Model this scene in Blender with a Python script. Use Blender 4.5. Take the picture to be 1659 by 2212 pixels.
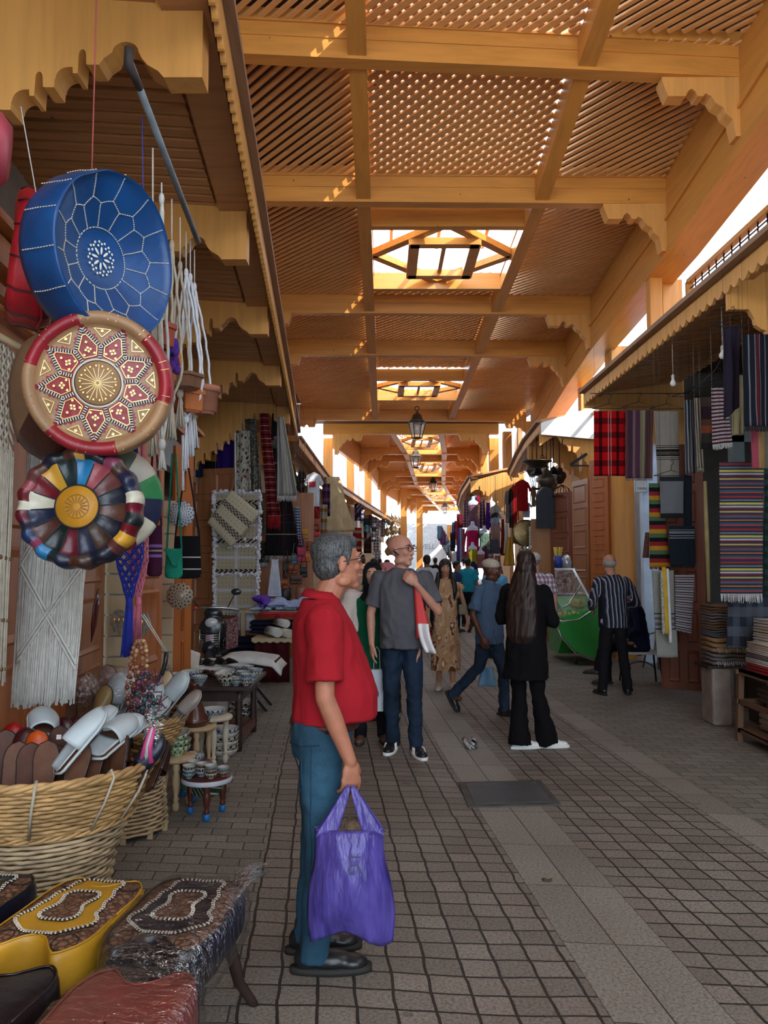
import bpy, bmesh, math, random
from mathutils import Vector, Matrix, noise
random.seed(7)
PI = math.pi
V = Vector
D = bpy.data
C = bpy.context.scene.collection
for o in list(D.objects): D.objects.remove(o)
R = random.uniform
FPX = 1720.0; CAMZ = 1.65; PITCH = math.atan((1210 - 1106) / FPX)
cd = D.cameras.new('camera'); cam = D.objects.new('camera', cd); C.objects.link(cam)
cam.location = (0, 0, CAMZ); cam.rotation_euler = (PI/2 + PITCH, 0, 0)
cd.sensor_fit = 'VERTICAL'; cd.sensor_height = 24.0; cd.lens = 24.0 * FPX / 2212
cd.clip_start = 0.05; cd.clip_end = 400
bpy.context.scene.camera = cam
vs = bpy.context.scene.view_settings
vs.view_transform = 'Standard'; vs.look = 'None'; vs.gamma = 1; vs.exposure = 1.0
try: vs.use_curve_mapping = False
except Exception: pass
wd = D.worlds.new('sky'); bpy.context.scene.world = wd; wd.use_nodes = True
wn = wd.node_tree; wn.nodes.clear()
wo = wn.nodes.new('ShaderNodeOutputWorld'); wb = wn.nodes.new('ShaderNodeBackground')
wb.inputs[0].default_value = (0.74, 0.87, 1.0, 1); wb.inputs[1].default_value = 3.3
wn.links.new(wb.outputs[0], wo.inputs[0])
sl = D.lights.new('sun', 'SUN'); so = D.objects.new('sun', sl); C.objects.link(so)
sl.energy = 3.5; sl.angle = math.radians(0.6); sl.color = (1, 0.93, 0.82)
so.rotation_euler = V((-0.50, 0.62, -0.60)).to_track_quat('-Z', 'Y').to_euler()
_f = V((0, math.cos(PITCH), math.sin(PITCH))); _u = V((0, -math.sin(PITCH), math.cos(PITCH)))
def ray(px, py):
    return V((1, 0, 0)) * ((px - 829.5) / FPX) + _u * ((1106 - py) / FPX) + _f
def P(px, py, y):
    r = ray(px, py); return V((0, 0, CAMZ)) + r * (y / r.y)
def Zp(px, py, z):
    r = ray(px, py); return V((0, 0, CAMZ)) + r * ((z - CAMZ) / r.z)
def lin(c):
    return tuple((x/12.92 if x <= .04045 else ((x+.055)/1.055)**2.4) for x in c)
def hx(s):
    return lin(tuple(int(s[i:i+2], 16)/255 for i in (0, 2, 4)))
class NT:
    def __init__(s, name):
        s.m = D.materials.new(name); s.m.use_nodes = True; s.t = s.m.node_tree
        s.b = s.t.nodes['Principled BSDF']; s.i = s.b.inputs; s._c = None
    def n(s, t, **k):
        q = s.t.nodes.new('ShaderNode' + t)
        for a, v in k.items(): setattr(q, a, v)
        return q
    def l(s, a, b): s.t.links.new(a, b)
    def val(s, sock, v):
        if isinstance(v, (int, float)): sock.default_value = v
        elif isinstance(v, tuple): sock.default_value = v if len(v) == 4 or sock.type == 'VECTOR' else v + (1,)
        else: s.l(v, sock)
    def math(s, op, a, b=0.0, c=None):
        q = s.n('Math', operation=op); s.val(q.inputs[0], a); s.val(q.inputs[1], b)
        if c is not None: s.val(q.inputs[2], c)
        return q.outputs[0]
    def coord(s, k='Object'):
        return s.n('TexCoord').outputs[k]
    def xyz(s, v):
        q = s.n('SeparateXYZ'); s.l(v, q.inputs[0]); return q.outputs
    def comb(s, x, y, z=0.0):
        q = s.n('CombineXYZ'); s.val(q.inputs[0], x); s.val(q.inputs[1], y); s.val(q.inputs[2], z); return q.outputs[0]
    def noise(s, v, scale, detail=3, rough=.5):
        q = s.n('TexNoise'); s.l(v, q.inputs['Vector']); q.inputs['Scale'].default_value = scale
        q.inputs['Detail'].default_value = detail; q.inputs['Roughness'].default_value = rough; return q.outputs['Fac']
    def scale(s, v, sc):
        q = s.n('Mapping'); s.l(v, q.inputs['Vector']); q.inputs['Scale'].default_value = sc; return q.outputs[0]
    def mix(s, f, a, b, mode='MIX'):
        q = s.n('MixRGB', blend_type=mode); s.val(q.inputs[0], f); s.val(q.inputs[1], a); s.val(q.inputs[2], b); return q.outputs[0]
    def ramp(s, f, stops, interp='LINEAR'):
        q = s.n('ValToRGB'); r = q.color_ramp; r.interpolation = interp; s.l(f, q.inputs[0])
        while len(r.elements) > 1: r.elements.remove(r.elements[-1])
        r.elements[0].position = stops[0][0]; r.elements[0].color = tuple(stops[0][1]) + (1,)
        for p, c in stops[1:]:
            e = r.elements.new(p); e.color = tuple(c) + (1,)
        return q.outputs[0]
    def col(s, c): s.val(s.i['Base Color'], c); return s
    def bump(s, h, st=.3, dist=.01):
        q = s.n('Bump'); q.inputs['Strength'].default_value = st; q.inputs['Distance'].default_value = dist
        s.l(h, q.inputs['Height']); s.l(q.outputs[0], s.i['Normal']); return s
    def r(s, rough, metal=0, spec=.5):
        s.val(s.i['Roughness'], rough); s.i['Metallic'].default_value = metal; s.i['Specular IOR Level'].default_value = spec; return s
_mc = {}
def mat(name, color, rough=.6, var=.18, vs_=6, bs=60, bst=.15, metal=0, spec=.4, bdist=.004, sheen=0):
    """plain material with blotchy tone variation and a fine bump"""
    if name in _mc: return _mc[name]
    if isinstance(color, str): color = hx(color)
    k = NT(name); v = k.coord()
    n1 = k.noise(v, vs_, 4)
    d = tuple(x * (1 - var) for x in color); l = tuple(min(1, x * (1 + var)) for x in color)
    k.col(k.ramp(n1, [(.3, d), (.7, l)])).r(rough, metal, spec)
    if bst: k.bump(k.noise(v, bs, 3), bst, bdist)
    if sheen: k.i['Sheen Weight'].default_value = sheen
    _mc[name] = k.m; return k.m
def wood(name, color, axis=0, rough=.45, var=.3, spec=.4, sc=1.0, bst=.12):
    if name in _mc: return _mc[name]
    if isinstance(color, str): color = hx(color)
    k = NT(name); v = k.coord(); s = [14*sc, 14*sc, 14*sc]; s[axis] = 1.2*sc
    vv = k.scale(v, tuple(s)); n1 = k.noise(vv, 1.0, 5, .6); n2 = k.noise(v, 1.1, 2)
    d = tuple(x * (1 - var) for x in color); l = tuple(min(1, x * (1 + var*.6)) for x in color)
    c = k.ramp(n1, [(.3, d), (.5, color), (.72, l)])
    c = k.mix(k.math('MULTIPLY', n2, .4), c, tuple(x*.75 for x in color), 'MIX')
    kn = k.n('TexVoronoi'); k.l(k.scale(v, (3, 3, 3)), kn.inputs['Vector']); kn.inputs['Scale'].default_value = 1.2
    kk = k.math('LESS_THAN', kn.outputs['Distance'], .045)
    c = k.mix(kk, c, tuple(x*.3 for x in color))
    k.col(c).r(rough, 0, spec).bump(n1, bst, .004); _mc[name] = k.m; return k.m
def stripes(name, bands, axis='V', rep=1, rough=.9, weave=True, soft=False):
    """woven cloth with bands (hexcolour, width) along uv axis, repeated"""
    if name in _mc: return _mc[name]
    k = NT(name); uv = k.coord('UV'); x = k.xyz(uv)
    f = x[1] if axis == 'V' else x[0]
    if rep != 1: f = k.math('FRACT', k.math('MULTIPLY', f, float(rep)))
    tot = sum(b[1] for b in bands); p = 0; st = []
    for c, w in bands:
        st.append((min(p/tot, .9999), hx(c))); p += w
    c = k.ramp(f, st[:32], 'LINEAR' if soft else 'CONSTANT')
    o = k.coord(); n = k.noise(o, 130, 2)
    c = k.mix(.35, c, k.ramp(n, [(.3, (.45,)*3), (.7, (1, 1, 1))]), 'MULTIPLY')
    k.col(c).r(rough, 0, .2).bump(n, .35, .003); _mc[name] = k.m; return k.m
def plaid(name, base, warp, weft, nu, nv, rough=.9, thin=None):
    if name in _mc: return _mc[name]
    k = NT(name); uv = k.coord('UV'); x = k.xyz(uv)
    a = k.math('GREATER_THAN', k.math('FRACT', k.math('MULTIPLY', x[0], float(nu))), .5)
    b = k.math('GREATER_THAN', k.math('FRACT', k.math('MULTIPLY', x[1], float(nv))), .5)
    c = k.mix(k.math('MULTIPLY', a, .62), hx(base), hx(warp)); c = k.mix(k.math('MULTIPLY', b, .62), c, hx(weft))
    if thin:
        t = k.math('LESS_THAN', k.math('ABSOLUTE', k.math('SUBTRACT', k.math('FRACT', k.math('MULTIPLY', x[0], thin[1])), .5)), thin[2])
        c = k.mix(k.math('MULTIPLY', t, .7), c, hx(thin[0]))
    o = k.coord(); n = k.noise(o, 130, 2)
    c = k.mix(.35, c, k.ramp(n, [(.3, (.45,)*3), (.7, (1, 1, 1))]), 'MULTIPLY')
    k.col(c).r(rough, 0, .2).bump(n, .35, .003); _mc[name] = k.m; return k.m
def plastic_film(name, tint='ffffff', alpha=.25, rough=.12):
    if name in _mc: return _mc[name]
    k = NT(name); o = k.coord(); t = k.n('BsdfTransparent'); g = k.n('BsdfGlossy'); g.inputs['Roughness'].default_value = rough; t.inputs[0].default_value = (.93, .94, .95, 1)
    w = k.noise(k.scale(o, (1.3, 4, 2)), 8, 4, .65); bp = k.n('Bump'); bp.inputs['Strength'].default_value = 1; bp.inputs['Distance'].default_value = .03; k.l(w, bp.inputs['Height']); k.l(bp.outputs[0], g.inputs['Normal'])
    lw = k.n('LayerWeight'); lw.inputs[0].default_value = .25; cr = k.math('POWER', k.math('SUBTRACT', 1.0, k.math('ABSOLUTE', k.math('MULTIPLY', k.math('SUBTRACT', w, .5), 5.0))), 6.0)
    f = k.math('MINIMUM', k.math('ADD', k.math('ADD', alpha*.35, k.math('MULTIPLY', lw.outputs['Facing'], .25)), k.math('MULTIPLY', k.math('MAXIMUM', cr, 0.0), .30)), .8)
    mx = k.n('MixShader'); k.l(f, mx.inputs[0]); k.l(t.outputs[0], mx.inputs[1]); k.l(g.outputs[0], mx.inputs[2]); k.l(mx.outputs[0], k.t.nodes['Material Output'].inputs[0])
    _mc[name] = k.m; return k.m
class MB:
    def __init__(s): s.v = []; s.f = []; s.mi = []; s.uv = []; s.cur = 0; s.hasuv = False; s.sm = []; s.smooth = True
    def add(s, vs, fs, uvs=None):
        b = len(s.v); s.v += [tuple(v) for v in vs]
        for j, f in enumerate(fs):
            s.f.append([b + i for i in f]); s.mi.append(s.cur); s.sm.append(s.smooth)
            if uvs is not None: s.uv.append(uvs[j]); s.hasuv = True
            else: s.uv.append([(0, 0)] * len(f))
        return s
    def box(s, c, d, m=None):
        x, y, z = [q/2 for q in d]; c = V(c)
        p = [V(q) for q in ((-x,-y,-z),(x,-y,-z),(x,y,-z),(-x,y,-z),(-x,-y,z),(x,-y,z),(x,y,z),(-x,y,z))]
        if m is not None: p = [m @ q for q in p]
        sm = s.smooth; s.smooth = False
        s.add([q + c for q in p], [(0,3,2,1),(4,5,6,7),(0,1,5,4),(1,2,6,5),(2,3,7,6),(3,0,4,7)]); s.smooth = sm; return s
    def beam(s, a, b, w, h, up=V((0,0,1))):
        """bar from a to b, w wide sideways, h tall; a,b on the centre line"""
        a = V(a); b = V(b); t = (b-a).normalized(); sd = t.cross(up)
        if sd.length < 1e-4: sd = t.cross(V((1,0,0)))
        sd.normalize(); u = sd.cross(t).normalized()
        p = []
        for q in (a, b):
            for i, j in ((-1,-1),(1,-1),(1,1),(-1,1)): p.append(q + sd*(i*w/2) + u*(j*h/2))
        sm = s.smooth; s.smooth = False
        s.add(p, [(3,2,1,0),(4,5,6,7),(0,1,5,4),(1,2,6,5),(2,3,7,6),(3,0,4,7)]); s.smooth = sm; return s
    def prism(s, pts, a, b):
        """polygon pts (2D) -> 3D through frames a(p), b(p): extrude between the two functions"""
        n = len(pts); A = [a(p) for p in pts]; B = [b(p) for p in pts]
        sm = s.smooth; s.smooth = False
        s.add(A + B, [list(range(n))[::-1], [n+i for i in range(n)]] + [(i, (i+1) % n, n+(i+1) % n, n+i) for i in range(n)]); s.smooth = sm
        return s
    def tube(s, pts, r, n=8, cap=True, flat=1.0):
        pts = [V(p) for p in pts]; k = len(pts)
        rr = r if isinstance(r, (list, tuple)) else [r]*k
        vs = []; t0 = (pts[1]-pts[0]).normalized(); u = t0.cross(V((0,0,1)))
        if u.length < .1: u = t0.cross(V((1,0,0)))
        u.normalize()
        for i in range(k):
            t = (pts[min(i+1,k-1)] - pts[max(i-1,0)])
            if t.length < 1e-9: t = t0
            t.normalize(); u = (u - t*u.dot(t))
            if u.length < 1e-5: u = t.orthogonal()
            u.normalize(); w = t.cross(u)
            for j in range(n):
                a = 2*PI*j/n; vs.append(pts[i] + (u*math.cos(a) + w*math.sin(a)*flat)*rr[i])
        fs = [(i*n+j, i*n+(j+1) % n, (i+1)*n+(j+1) % n, (i+1)*n+j) for i in range(k-1) for j in range(n)]
        if cap: fs += [list(range(n))[::-1], [(k-1)*n+j for j in range(n)]]
        return s.add(vs, fs)
    def lathe(s, prof, n=24, c=(0,0,0), m=None, a0=0, a1=2*PI, close=True, split=None):
        """profile [(r,z)] round the z axis; split(j)-> material index per sector"""
        c = V(c); vs = []; full = abs(a1-a0-2*PI) < 1e-6; N = n if full else n+1
        for r, z in prof:
            for j in range(N):
                a = a0 + (a1-a0)*j/n; q = V((r*math.cos(a), r*math.sin(a), z)); vs.append((m @ q if m is not None else q) + c)
        k = len(prof); base = s.cur
        fs = []
        for i in range(k-1):
            for j in range(n):
                f = (i*N+j, i*N+(j+1) % N, (i+1)*N+(j+1) % N, (i+1)*N+j)
                if split is None: fs.append(f)
                else: pass
        if split is None: s.add(vs, fs)
        else:
            b = len(s.v); s.v += [tuple(v) for v in vs]
            for i in range(k-1):
                for j in range(n):
                    s.f.append([b+q for q in (i*N+j, i*N+(j+1) % N, (i+1)*N+(j+1) % N, (i+1)*N+j)])
                    s.mi.append(split(i, j)); s.uv.append([(0,0)]*4); s.sm.append(s.smooth)
        return s
    def ell(s, c, r, n=12, m=None):
        if isinstance(r, (int, float)): r = (r, r, r)
        c = V(c); k = max(6, n//2+1); vs = []; 
        for i in range(1, k):
            t = PI*i/k
            for j in range(n):
                a = 2*PI*j/n; q = V((r[0]*math.sin(t)*math.cos(a), r[1]*math.sin(t)*math.sin(a), r[2]*math.cos(t)))
                vs.append((m @ q if m is not None else q) + c)
        q0 = V((0,0,r[2])); q1 = V((0,0,-r[2]))
        vs += [(m @ q0 if m is not None else q0)+c, (m @ q1 if m is not None else q1)+c]
        fs = [(i*n+j, (i+1)*n+j, (i+1)*n+(j+1) % n, i*n+(j+1) % n) for i in range(k-2) for j in range(n)]
        T = (k-1)*n
        fs += [(T, j, (j+1) % n) for j in range(n)] + [(T+1, (k-2)*n+(j+1) % n, (k-2)*n+j) for j in range(n)]
        return s.add(vs, fs)
    def grid(s, fn, nu, nv, th=.004, closed=False):
        """surface fn(u,v)->Vector, thickened; uv mapped"""
        G = [[V(fn(i/nu, j/nv)) for i in range(nu+1)] for j in range(nv+1)]
        N = []
        for j in range(nv+1):
            row = []
            for i in range(nu+1):
                du = G[j][min(i+1,nu)] - G[j][max(i-1,0)]; dv = G[min(j+1,nv)][i] - G[max(j-1,0)][i]
                nn = du.cross(dv); row.append(nn.normalized() if nn.length > 1e-12 else V((0,0,1)))
            N.append(row)
        W = nu+1; vs = [G[j][i] + N[j][i]*th/2 for j in range(nv+1) for i in range(W)]
        K = len(vs)
        vs += [G[j][i] - N[j][i]*th/2 for j in range(nv+1) for i in range(W)]
        fs = []; uvs = []
        for j in range(nv):
            for i in range(nu):
                a = j*W+i; q = (a, a+1, a+W+1, a+W); uu = [(i/nu, j/nv), ((i+1)/nu, j/nv), ((i+1)/nu, (j+1)/nv), (i/nu, (j+1)/nv)]
                fs.append(q); uvs.append(uu); fs.append(tuple(K+t for t in q[::-1])); uvs.append(uu[::-1])
        ed = [(i, i+1) for i in range(nu)] + [(j*W+nu, (j+1)*W+nu) for j in range(nv)] + \
             [(nv*W+i+1, nv*W+i) for i in range(nu)][::-1] + [((j+1)*W, j*W) for j in range(nv)]
        for a, b in ed:
            ua = ((a % W)/nu, (a//W)/nv); ub = ((b % W)/nu, (b//W)/nv)
            fs.append((b, a, K+a, K+b)); uvs.append([ub, ua, ua, ub])
        return s.add(vs, fs, uvs)
    def build(s, name, m, parent=None, loc=None, label=None):
        me = D.meshes.new(name); me.from_pydata(s.v, [], s.f)
        ms = m if isinstance(m, (list, tuple)) else [m]
        for q in ms: me.materials.append(q)
        if len(ms) > 1: me.polygons.foreach_set('material_index', s.mi)
        me.polygons.foreach_set('use_smooth', s.sm)
        if s.hasuv:
            ul = me.uv_layers.new(name='UVMap'); fl = [c for f in s.uv for p in f for c in p]
            ul.data.foreach_set('uv', fl)
        me.update()
        o = D.objects.new(name, me); C.objects.link(o)
        if parent: o.parent = parent; o.matrix_parent_inverse = Matrix()
        if loc is not None: o.location = loc
        if label: o['label'] = label
        return o
def par_local(o, parent):
    """parent keeping world placement when the parent empty is already placed"""
    o.parent = parent; o.matrix_parent_inverse = parent_world(parent).inverted(); return o
def parent_world(e):
    m = Matrix.LocRotScale(e.location, e.rotation_euler, e.scale)
    while e.parent:
        e = e.parent; m = Matrix.LocRotScale(e.location, e.rotation_euler, e.scale) @ m
    return m
def tag(o, label, cat, group=None, kind=None):
    o['label'] = label; o['category'] = cat
    if group: o['group'] = group
    if kind: o['kind'] = kind
    return o
def thing(name, label, cat, loc=(0,0,0), rz=0, group=None):
    o = D.objects.new(name, None); C.objects.link(o); o.location = loc; o.rotation_euler = (0,0,rz); o.empty_display_size = .1
    return tag(o, label, cat, group)
def struct(o): o['kind'] = 'structure'; return o
def copy_tree(o, parent=None):
    c = o.copy(); C.objects.link(c)
    if parent is not None: c.parent = parent
    for ch in list(o.children): copy_tree(ch, c)
    return c
def dup(o, loc=None, rot=None, scl=None, label=None, group=None):
    c = copy_tree(o)
    if loc is not None: c.location = loc
    if rot is not None: c.rotation_euler = rot
    if scl is not None: c.scale = (scl,)*3 if isinstance(scl, (int, float)) else scl
    if label: c['label'] = label
    if group: c['group'] = group
    return c
def bev(o, w=.006, seg=2):
    m = o.modifiers.new('b', 'BEVEL'); m.width = w; m.segments = seg; m.limit_method = 'ANGLE'; return o
def subd(o, n=1):
    m = o.modifiers.new('s', 'SUBSURF'); m.levels = n; m.render_levels = n; return o
def _w(s, name, m, parent=None, label=None):
    """build from world coordinates and hang under a placed parent"""
    o = s.build(name, m, None, None, label)
    if parent is not None: par_local(o, parent)
    return o
MB.w = _w
PINE = wood('pine', (.62, .262, .052), 0, .32, .22); PINEY = wood('pine_y', (.62, .262, .052), 1, .32, .22); PINEZ = wood('pine_z', (.62, .262, .052), 2, .38, .22)
BOARD = wood('arch_pine', (.66, .31, .075), 2, .5, .2, bst=.06)
SLAT = wood('slat', (.78, .40, .15), 0, .4, .2, bst=.03)
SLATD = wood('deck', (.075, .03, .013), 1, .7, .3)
SOFF = wood('soffit', (.50, .23, .09), 0, .6, .3)
EDGE = wood('eave_edge', (.30, .17, .10), 1, .6, .3)
DOORW = wood('door_wood', (.42, .13, .035), 2, .38, .3)
DOORB = wood('door_brown', (.33, .125, .05), 2, .4, .3)
DARKW = wood('dark_wood', (.035, .02, .016), 1, .45, .4)
WORN = wood('worn_wood', (.46, .33, .19), 2, .7, .3)
PLAST = mat('plaster', (.55, .55, .53), .9, .1, 2, 40, .3)
BLUEW = mat('blue_wash', (.60, .72, .86), .85, .12, 3, 9, .7, bdist=.03)
WHITEW = mat('white_wall', (.80, .80, .78), .9, .06, 1.5, 30, .3)
IRON = mat('black_iron', (.012, .012, .014), .45, .2, metal=.6)
def cc(y): return -.081*y + .0045*max(0, y-6)**2
def floor_mat():
    k = NT('paving'); v = k.coord('Object'); x = k.xyz(v)
    wob = k.noise(v, .9, 2); wob2 = k.noise(v, 5, 2)
    far = k.math('MAXIMUM', k.math('SUBTRACT', x[1], 6.0), 0.0)
    cy = k.math('ADD', k.math('MULTIPLY', x[1], -.081), k.math('MULTIPLY', k.math('MULTIPLY', far, far), .0045))
    u = k.math('SUBTRACT', x[0], cy)
    uw = k.math('ADD', u, k.math('MULTIPLY', k.math('SUBTRACT', wob2, .5), .030))
    w = k.math('ADD', k.math('ADD', x[1], k.math('MULTIPLY', x[0], .07)), k.math('MULTIPLY', k.math('SUBTRACT', wob, .5), .12))
    w = k.math('ADD', w, k.math('MULTIPLY', k.math('SUBTRACT', wob2, .5), .02))
    def bricks(bw, bh, off, mort, c1, c2, cm, sx=u, sy=w):
        q = k.n('TexBrick', offset=off, squash=1.0); k.l(k.comb(sx, sy), q.inputs['Vector'])
        q.inputs['Color1'].default_value = c1 + (1,); q.inputs['Color2'].default_value = c2 + (1,); q.inputs['Mortar'].default_value = cm + (1,)
        q.inputs['Scale'].default_value = 1; q.inputs['Mortar Size'].default_value = mort; q.inputs['Mortar Smooth'].default_value = .25
        q.inputs['Brick Width'].default_value = bw; q.inputs['Row Height'].default_value = bh; return q.outputs
    mo = (.035, .029, .024)
    A = bricks(.146, .132, 0.0, .0066, (.30, .262, .228), (.205, .18, .155), mo, uw)
    B = bricks(.215, .112, .5, .0042, (.285, .262, .228), (.21, .195, .168), (.055, .05, .042))
    G = bricks(.22, .60, 0.0, .0035, (.345, .32, .288), (.27, .25, .22), (.06, .05, .045), k.math('SUBTRACT', u, 1.06))
    H = bricks(.24, .42, 0.0, .004, (.345, .31, .275), (.25, .23, .20), (.06, .05, .045), k.math('SUBTRACT', u, 2.53))
    def gt(a, b): return k.math('GREATER_THAN', a, b)
    def sel(f, a, b): return (k.mix(f, a[0], b[0]), k.mix(f, a[1], b[1]))
    r = sel(gt(u, -.30), (B[0], B[1]), (A[0], A[1]))
    r = sel(gt(u, 1.06), r, (G[0], G[1])); r = sel(gt(u, 1.50), r, (A[0], A[1]))
    r = sel(gt(u, 2.53), r, (H[0], H[1])); r = sel(gt(u, 2.77), r, (B[0], B[1]))
    gr = k.noise(v, 75, 4, .8); big = k.noise(v, .8, 4)
    c = k.mix(.85, r[0], k.ramp(gr, [(.36, (.30, .29, .28)), (.5, (.85,)*3), (.68, (1.35, 1.33, 1.3))]), 'MULTIPLY')
    c = k.mix(.8, c, k.ramp(big, [(.3, (.72, .66, .60)), (.7, (1.1, 1.1, 1.1))]), 'MULTIPLY')
    st = k.noise(v, 2.6, 3, .6); c = k.mix(k.math('MULTIPLY', gt(st, .70), .45), c, (.03, .025, .02))
    k.col(c)
    k.val(k.i['Roughness'], k.math('ADD', .50, k.math('MULTIPLY', big, .25))); k.i['Specular IOR Level'].default_value = .45
    h = k.math('SUBTRACT', k.math('MULTIPLY', gr, .25), r[1]); k.bump(h, .8, .008); return k.m
m = MB(); m.smooth = False
m.add([(-14, -4, 0), (14, -4, 0), (14, 95, 0), (-14, 95, 0)], [(0, 1, 2, 3)])
struct(m.build('floor', floor_mat()))
g = [Zp(*p, 0) for p in ((990, 1692), (1168, 1688), (1212, 1740), (1012, 1746))]
t = thing('manhole_cover', 'dark rectangular metal manhole cover set in the paving', 'manhole cover', sum(g, V())/4)
m = MB(); m.smooth = False
m.add([p + V((0,0,.010)) for p in g] + [p - V((0,0,.02)) for p in g], [(0,3,2,1), (0,1,5,4), (1,2,6,5), (2,3,7,6), (3,0,4,7)])
m.w('frame', mat('mh_frame', (.07, .065, .06), .7, .35, 5, 60, .5), t)
c0 = sum(g, V())/4; gi = [c0 + (p-c0)*.84 for p in g]
m = MB(); m.smooth = False
m.add([p + V((0,0,.014)) for p in gi] + [p for p in gi], [(0,3,2,1), (0,1,5,4), (1,2,6,5), (2,3,7,6), (3,0,4,7)])
m.w('lid', mat('mh_lid', (.055, .058, .06), .5, .25, 3, 120, .5, spec=.5), t)
XL, XR = -.25, 1.93; XA = -3.2; XB = 4.1
def zr(y):   # roof height (underside of cross beams) falls gently with distance
    pts = [(4.6, 6.5), (7.28, 6.31), (9.53, 6.0), (13.5, 5.87), (16.0, 5.79), (22.9, 5.64)]
    for (a, b), (c, d) in zip(pts, pts[1:]):
        if y <= c: return b + (d-b)*(y-a)/(c-a)
    return 5.64
tn = [0]
def trim(mb, m, name='trim'):
    tn[0] += 1; return struct(mb.build('%s_%d' % (name, tn[0]), m))
def bx(m, x, y, w=.16, h=.30, sk=.035):  # yaw of the beams
    return y + sk*(x-.8)
BE = [(-3.6, .03), (.6, .03), (4.9, .035), (7.30, .075), (9.53, .015), (13.5, .02), (16.0, .02), (22.7, .03)]  # first two rows, out of view, added to carry the roof back against the sun
for y, sk in BE:
    z = zr(y); m = MB()
    a = V((XA, y+sk*(XA-.8), z+.16)); b = V((XB, y+sk*(XB-.8), z+.16))
    m.beam(a, b, .16, .32); m.beam(a+V((0,-.085,.03)), b+V((0,-.085,.03)), .012, .012)
    m.beam(a+V((0,0,.22)), b+V((0,0,.22)), .20, .12)
    trim(m, PINE)
for x in (XL, XR):
    for (y0, s0), (y1, s1) in zip(BE, BE[1:]):
        m = MB(); m.beam(V((x, y0+s0*(x-.8)+.07, zr(y0)+.17)), V((x, y1+s1*(x-.8)-.07, zr(y1)+.17)), .17, .28); trim(m, PINEY)
def deep(xa, xb, ya, yb, top, bot, w=.28):
    m = MB()
    za, zb = zr(ya), zr(yb)
    m.beam(V((xa, ya, za+(top+bot)/2)), V((xb, yb, zb+(top+bot)/2)), .10, top-bot)
    m.beam(V((xa+.14*(1 if xa > 0 else -1), ya, za+bot+.02)), V((xb+.14*(1 if xa > 0 else -1), yb, zb+bot+.02)), w+.12, .07)
    m.beam(V((xa-.03, ya, za+(top+bot)/2-.12)), V((xb-.03, yb, zb+(top+bot)/2-.12)), .10, .03)
    trim(m, PINEY)
RX = [(-4, 3.4), (4.2, 3.45), (9.53, 3.50), (13.5, 3.60), (16.0, 3.75), (22.9, 4.3)]
for (ya, xa), (yb, xb) in zip(RX, RX[1:]): deep(xa, xb, ya, yb, .45, -.62)
LX = [(-4, -2.1), (4.2, -2.2), (9.53, -2.25), (16.0, -2.45), (22.9, -2.75)]
for (ya, xa), (yb, xb) in zip(LX, LX[1:]): deep(xa, xb, ya, yb, .45, -.55)
m = MB(); m.smooth = False
for (y0, s0), (y1, s1) in zip(BE, BE[1:]):
    for a, b in ((XA, XL), (XR, XB)):
        m.add([V((a, y0, zr(y0)+.50)), V((b, y0, zr(y0)+.50)), V((b, y1, zr(y1)+.50)), V((a, y1, zr(y1)+.50))], [(0,3,2,1)])
m.add([V((XA, 22.7, 6.14)), V((XB+.6, 22.7, 6.14)), V((XB+.6, 28, 6.47)), V((XA, 28, 6.47))], [(0,3,2,1)])  # deck added over the roof gap to keep direct sun off the far beam
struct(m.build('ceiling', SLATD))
def clip_line(x0, x1, y0, y1, s, c):   # x + s*y = c inside rectangle
    pts = []
    for x in (x0, x1):
        y = (c-x)/s
        if y0-1e-6 <= y <= y1+1e-6: pts.append((x, y))
    for y in (y0, y1):
        x = c - s*y
        if x0+1e-6 < x < x1-1e-6: pts.append((x, y))
    return pts[:2] if len(pts) >= 2 else None
def lattice(x0, x1, y0, y1, name, label, group, layers=1, holes=None, pitch=.098, w=.047, th=.025, zf=zr, zo=.33, m_=None):
    m = MB()
    for ly in range(layers):
        s = 1 if ly == 0 else -1
        c = min(x0+s*y0, x0+s*y1, x1+s*y0, x1+s*y1); ce = max(x0+s*y0, x0+s*y1, x1+s*y0, x1+s*y1); st = pitch*math.sqrt(2)
        c += st/2
        while c < ce:
            q = clip_line(x0, x1, y0, y1, s, c); c += st
            if not q: continue
            (ax, ay), (bx_, by) = q
            if abs(ax-bx_) < .03: continue
            z = zo + ly*th
            m.beam(V((ax, ay, zf(ay)+z)), V((bx_, by, zf(by)+z)), w, th)
    if not m.v: return
    o = m.build(name, m_ or SLAT); tag(o, label, 'lattice', group)
names = ['behind the camera', 'over the camera', 'nearest the camera', 'between the first and second crossbeams', 'beside the first skylight', 'between the third and fourth crossbeams', 'beside the second skylight']
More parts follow.
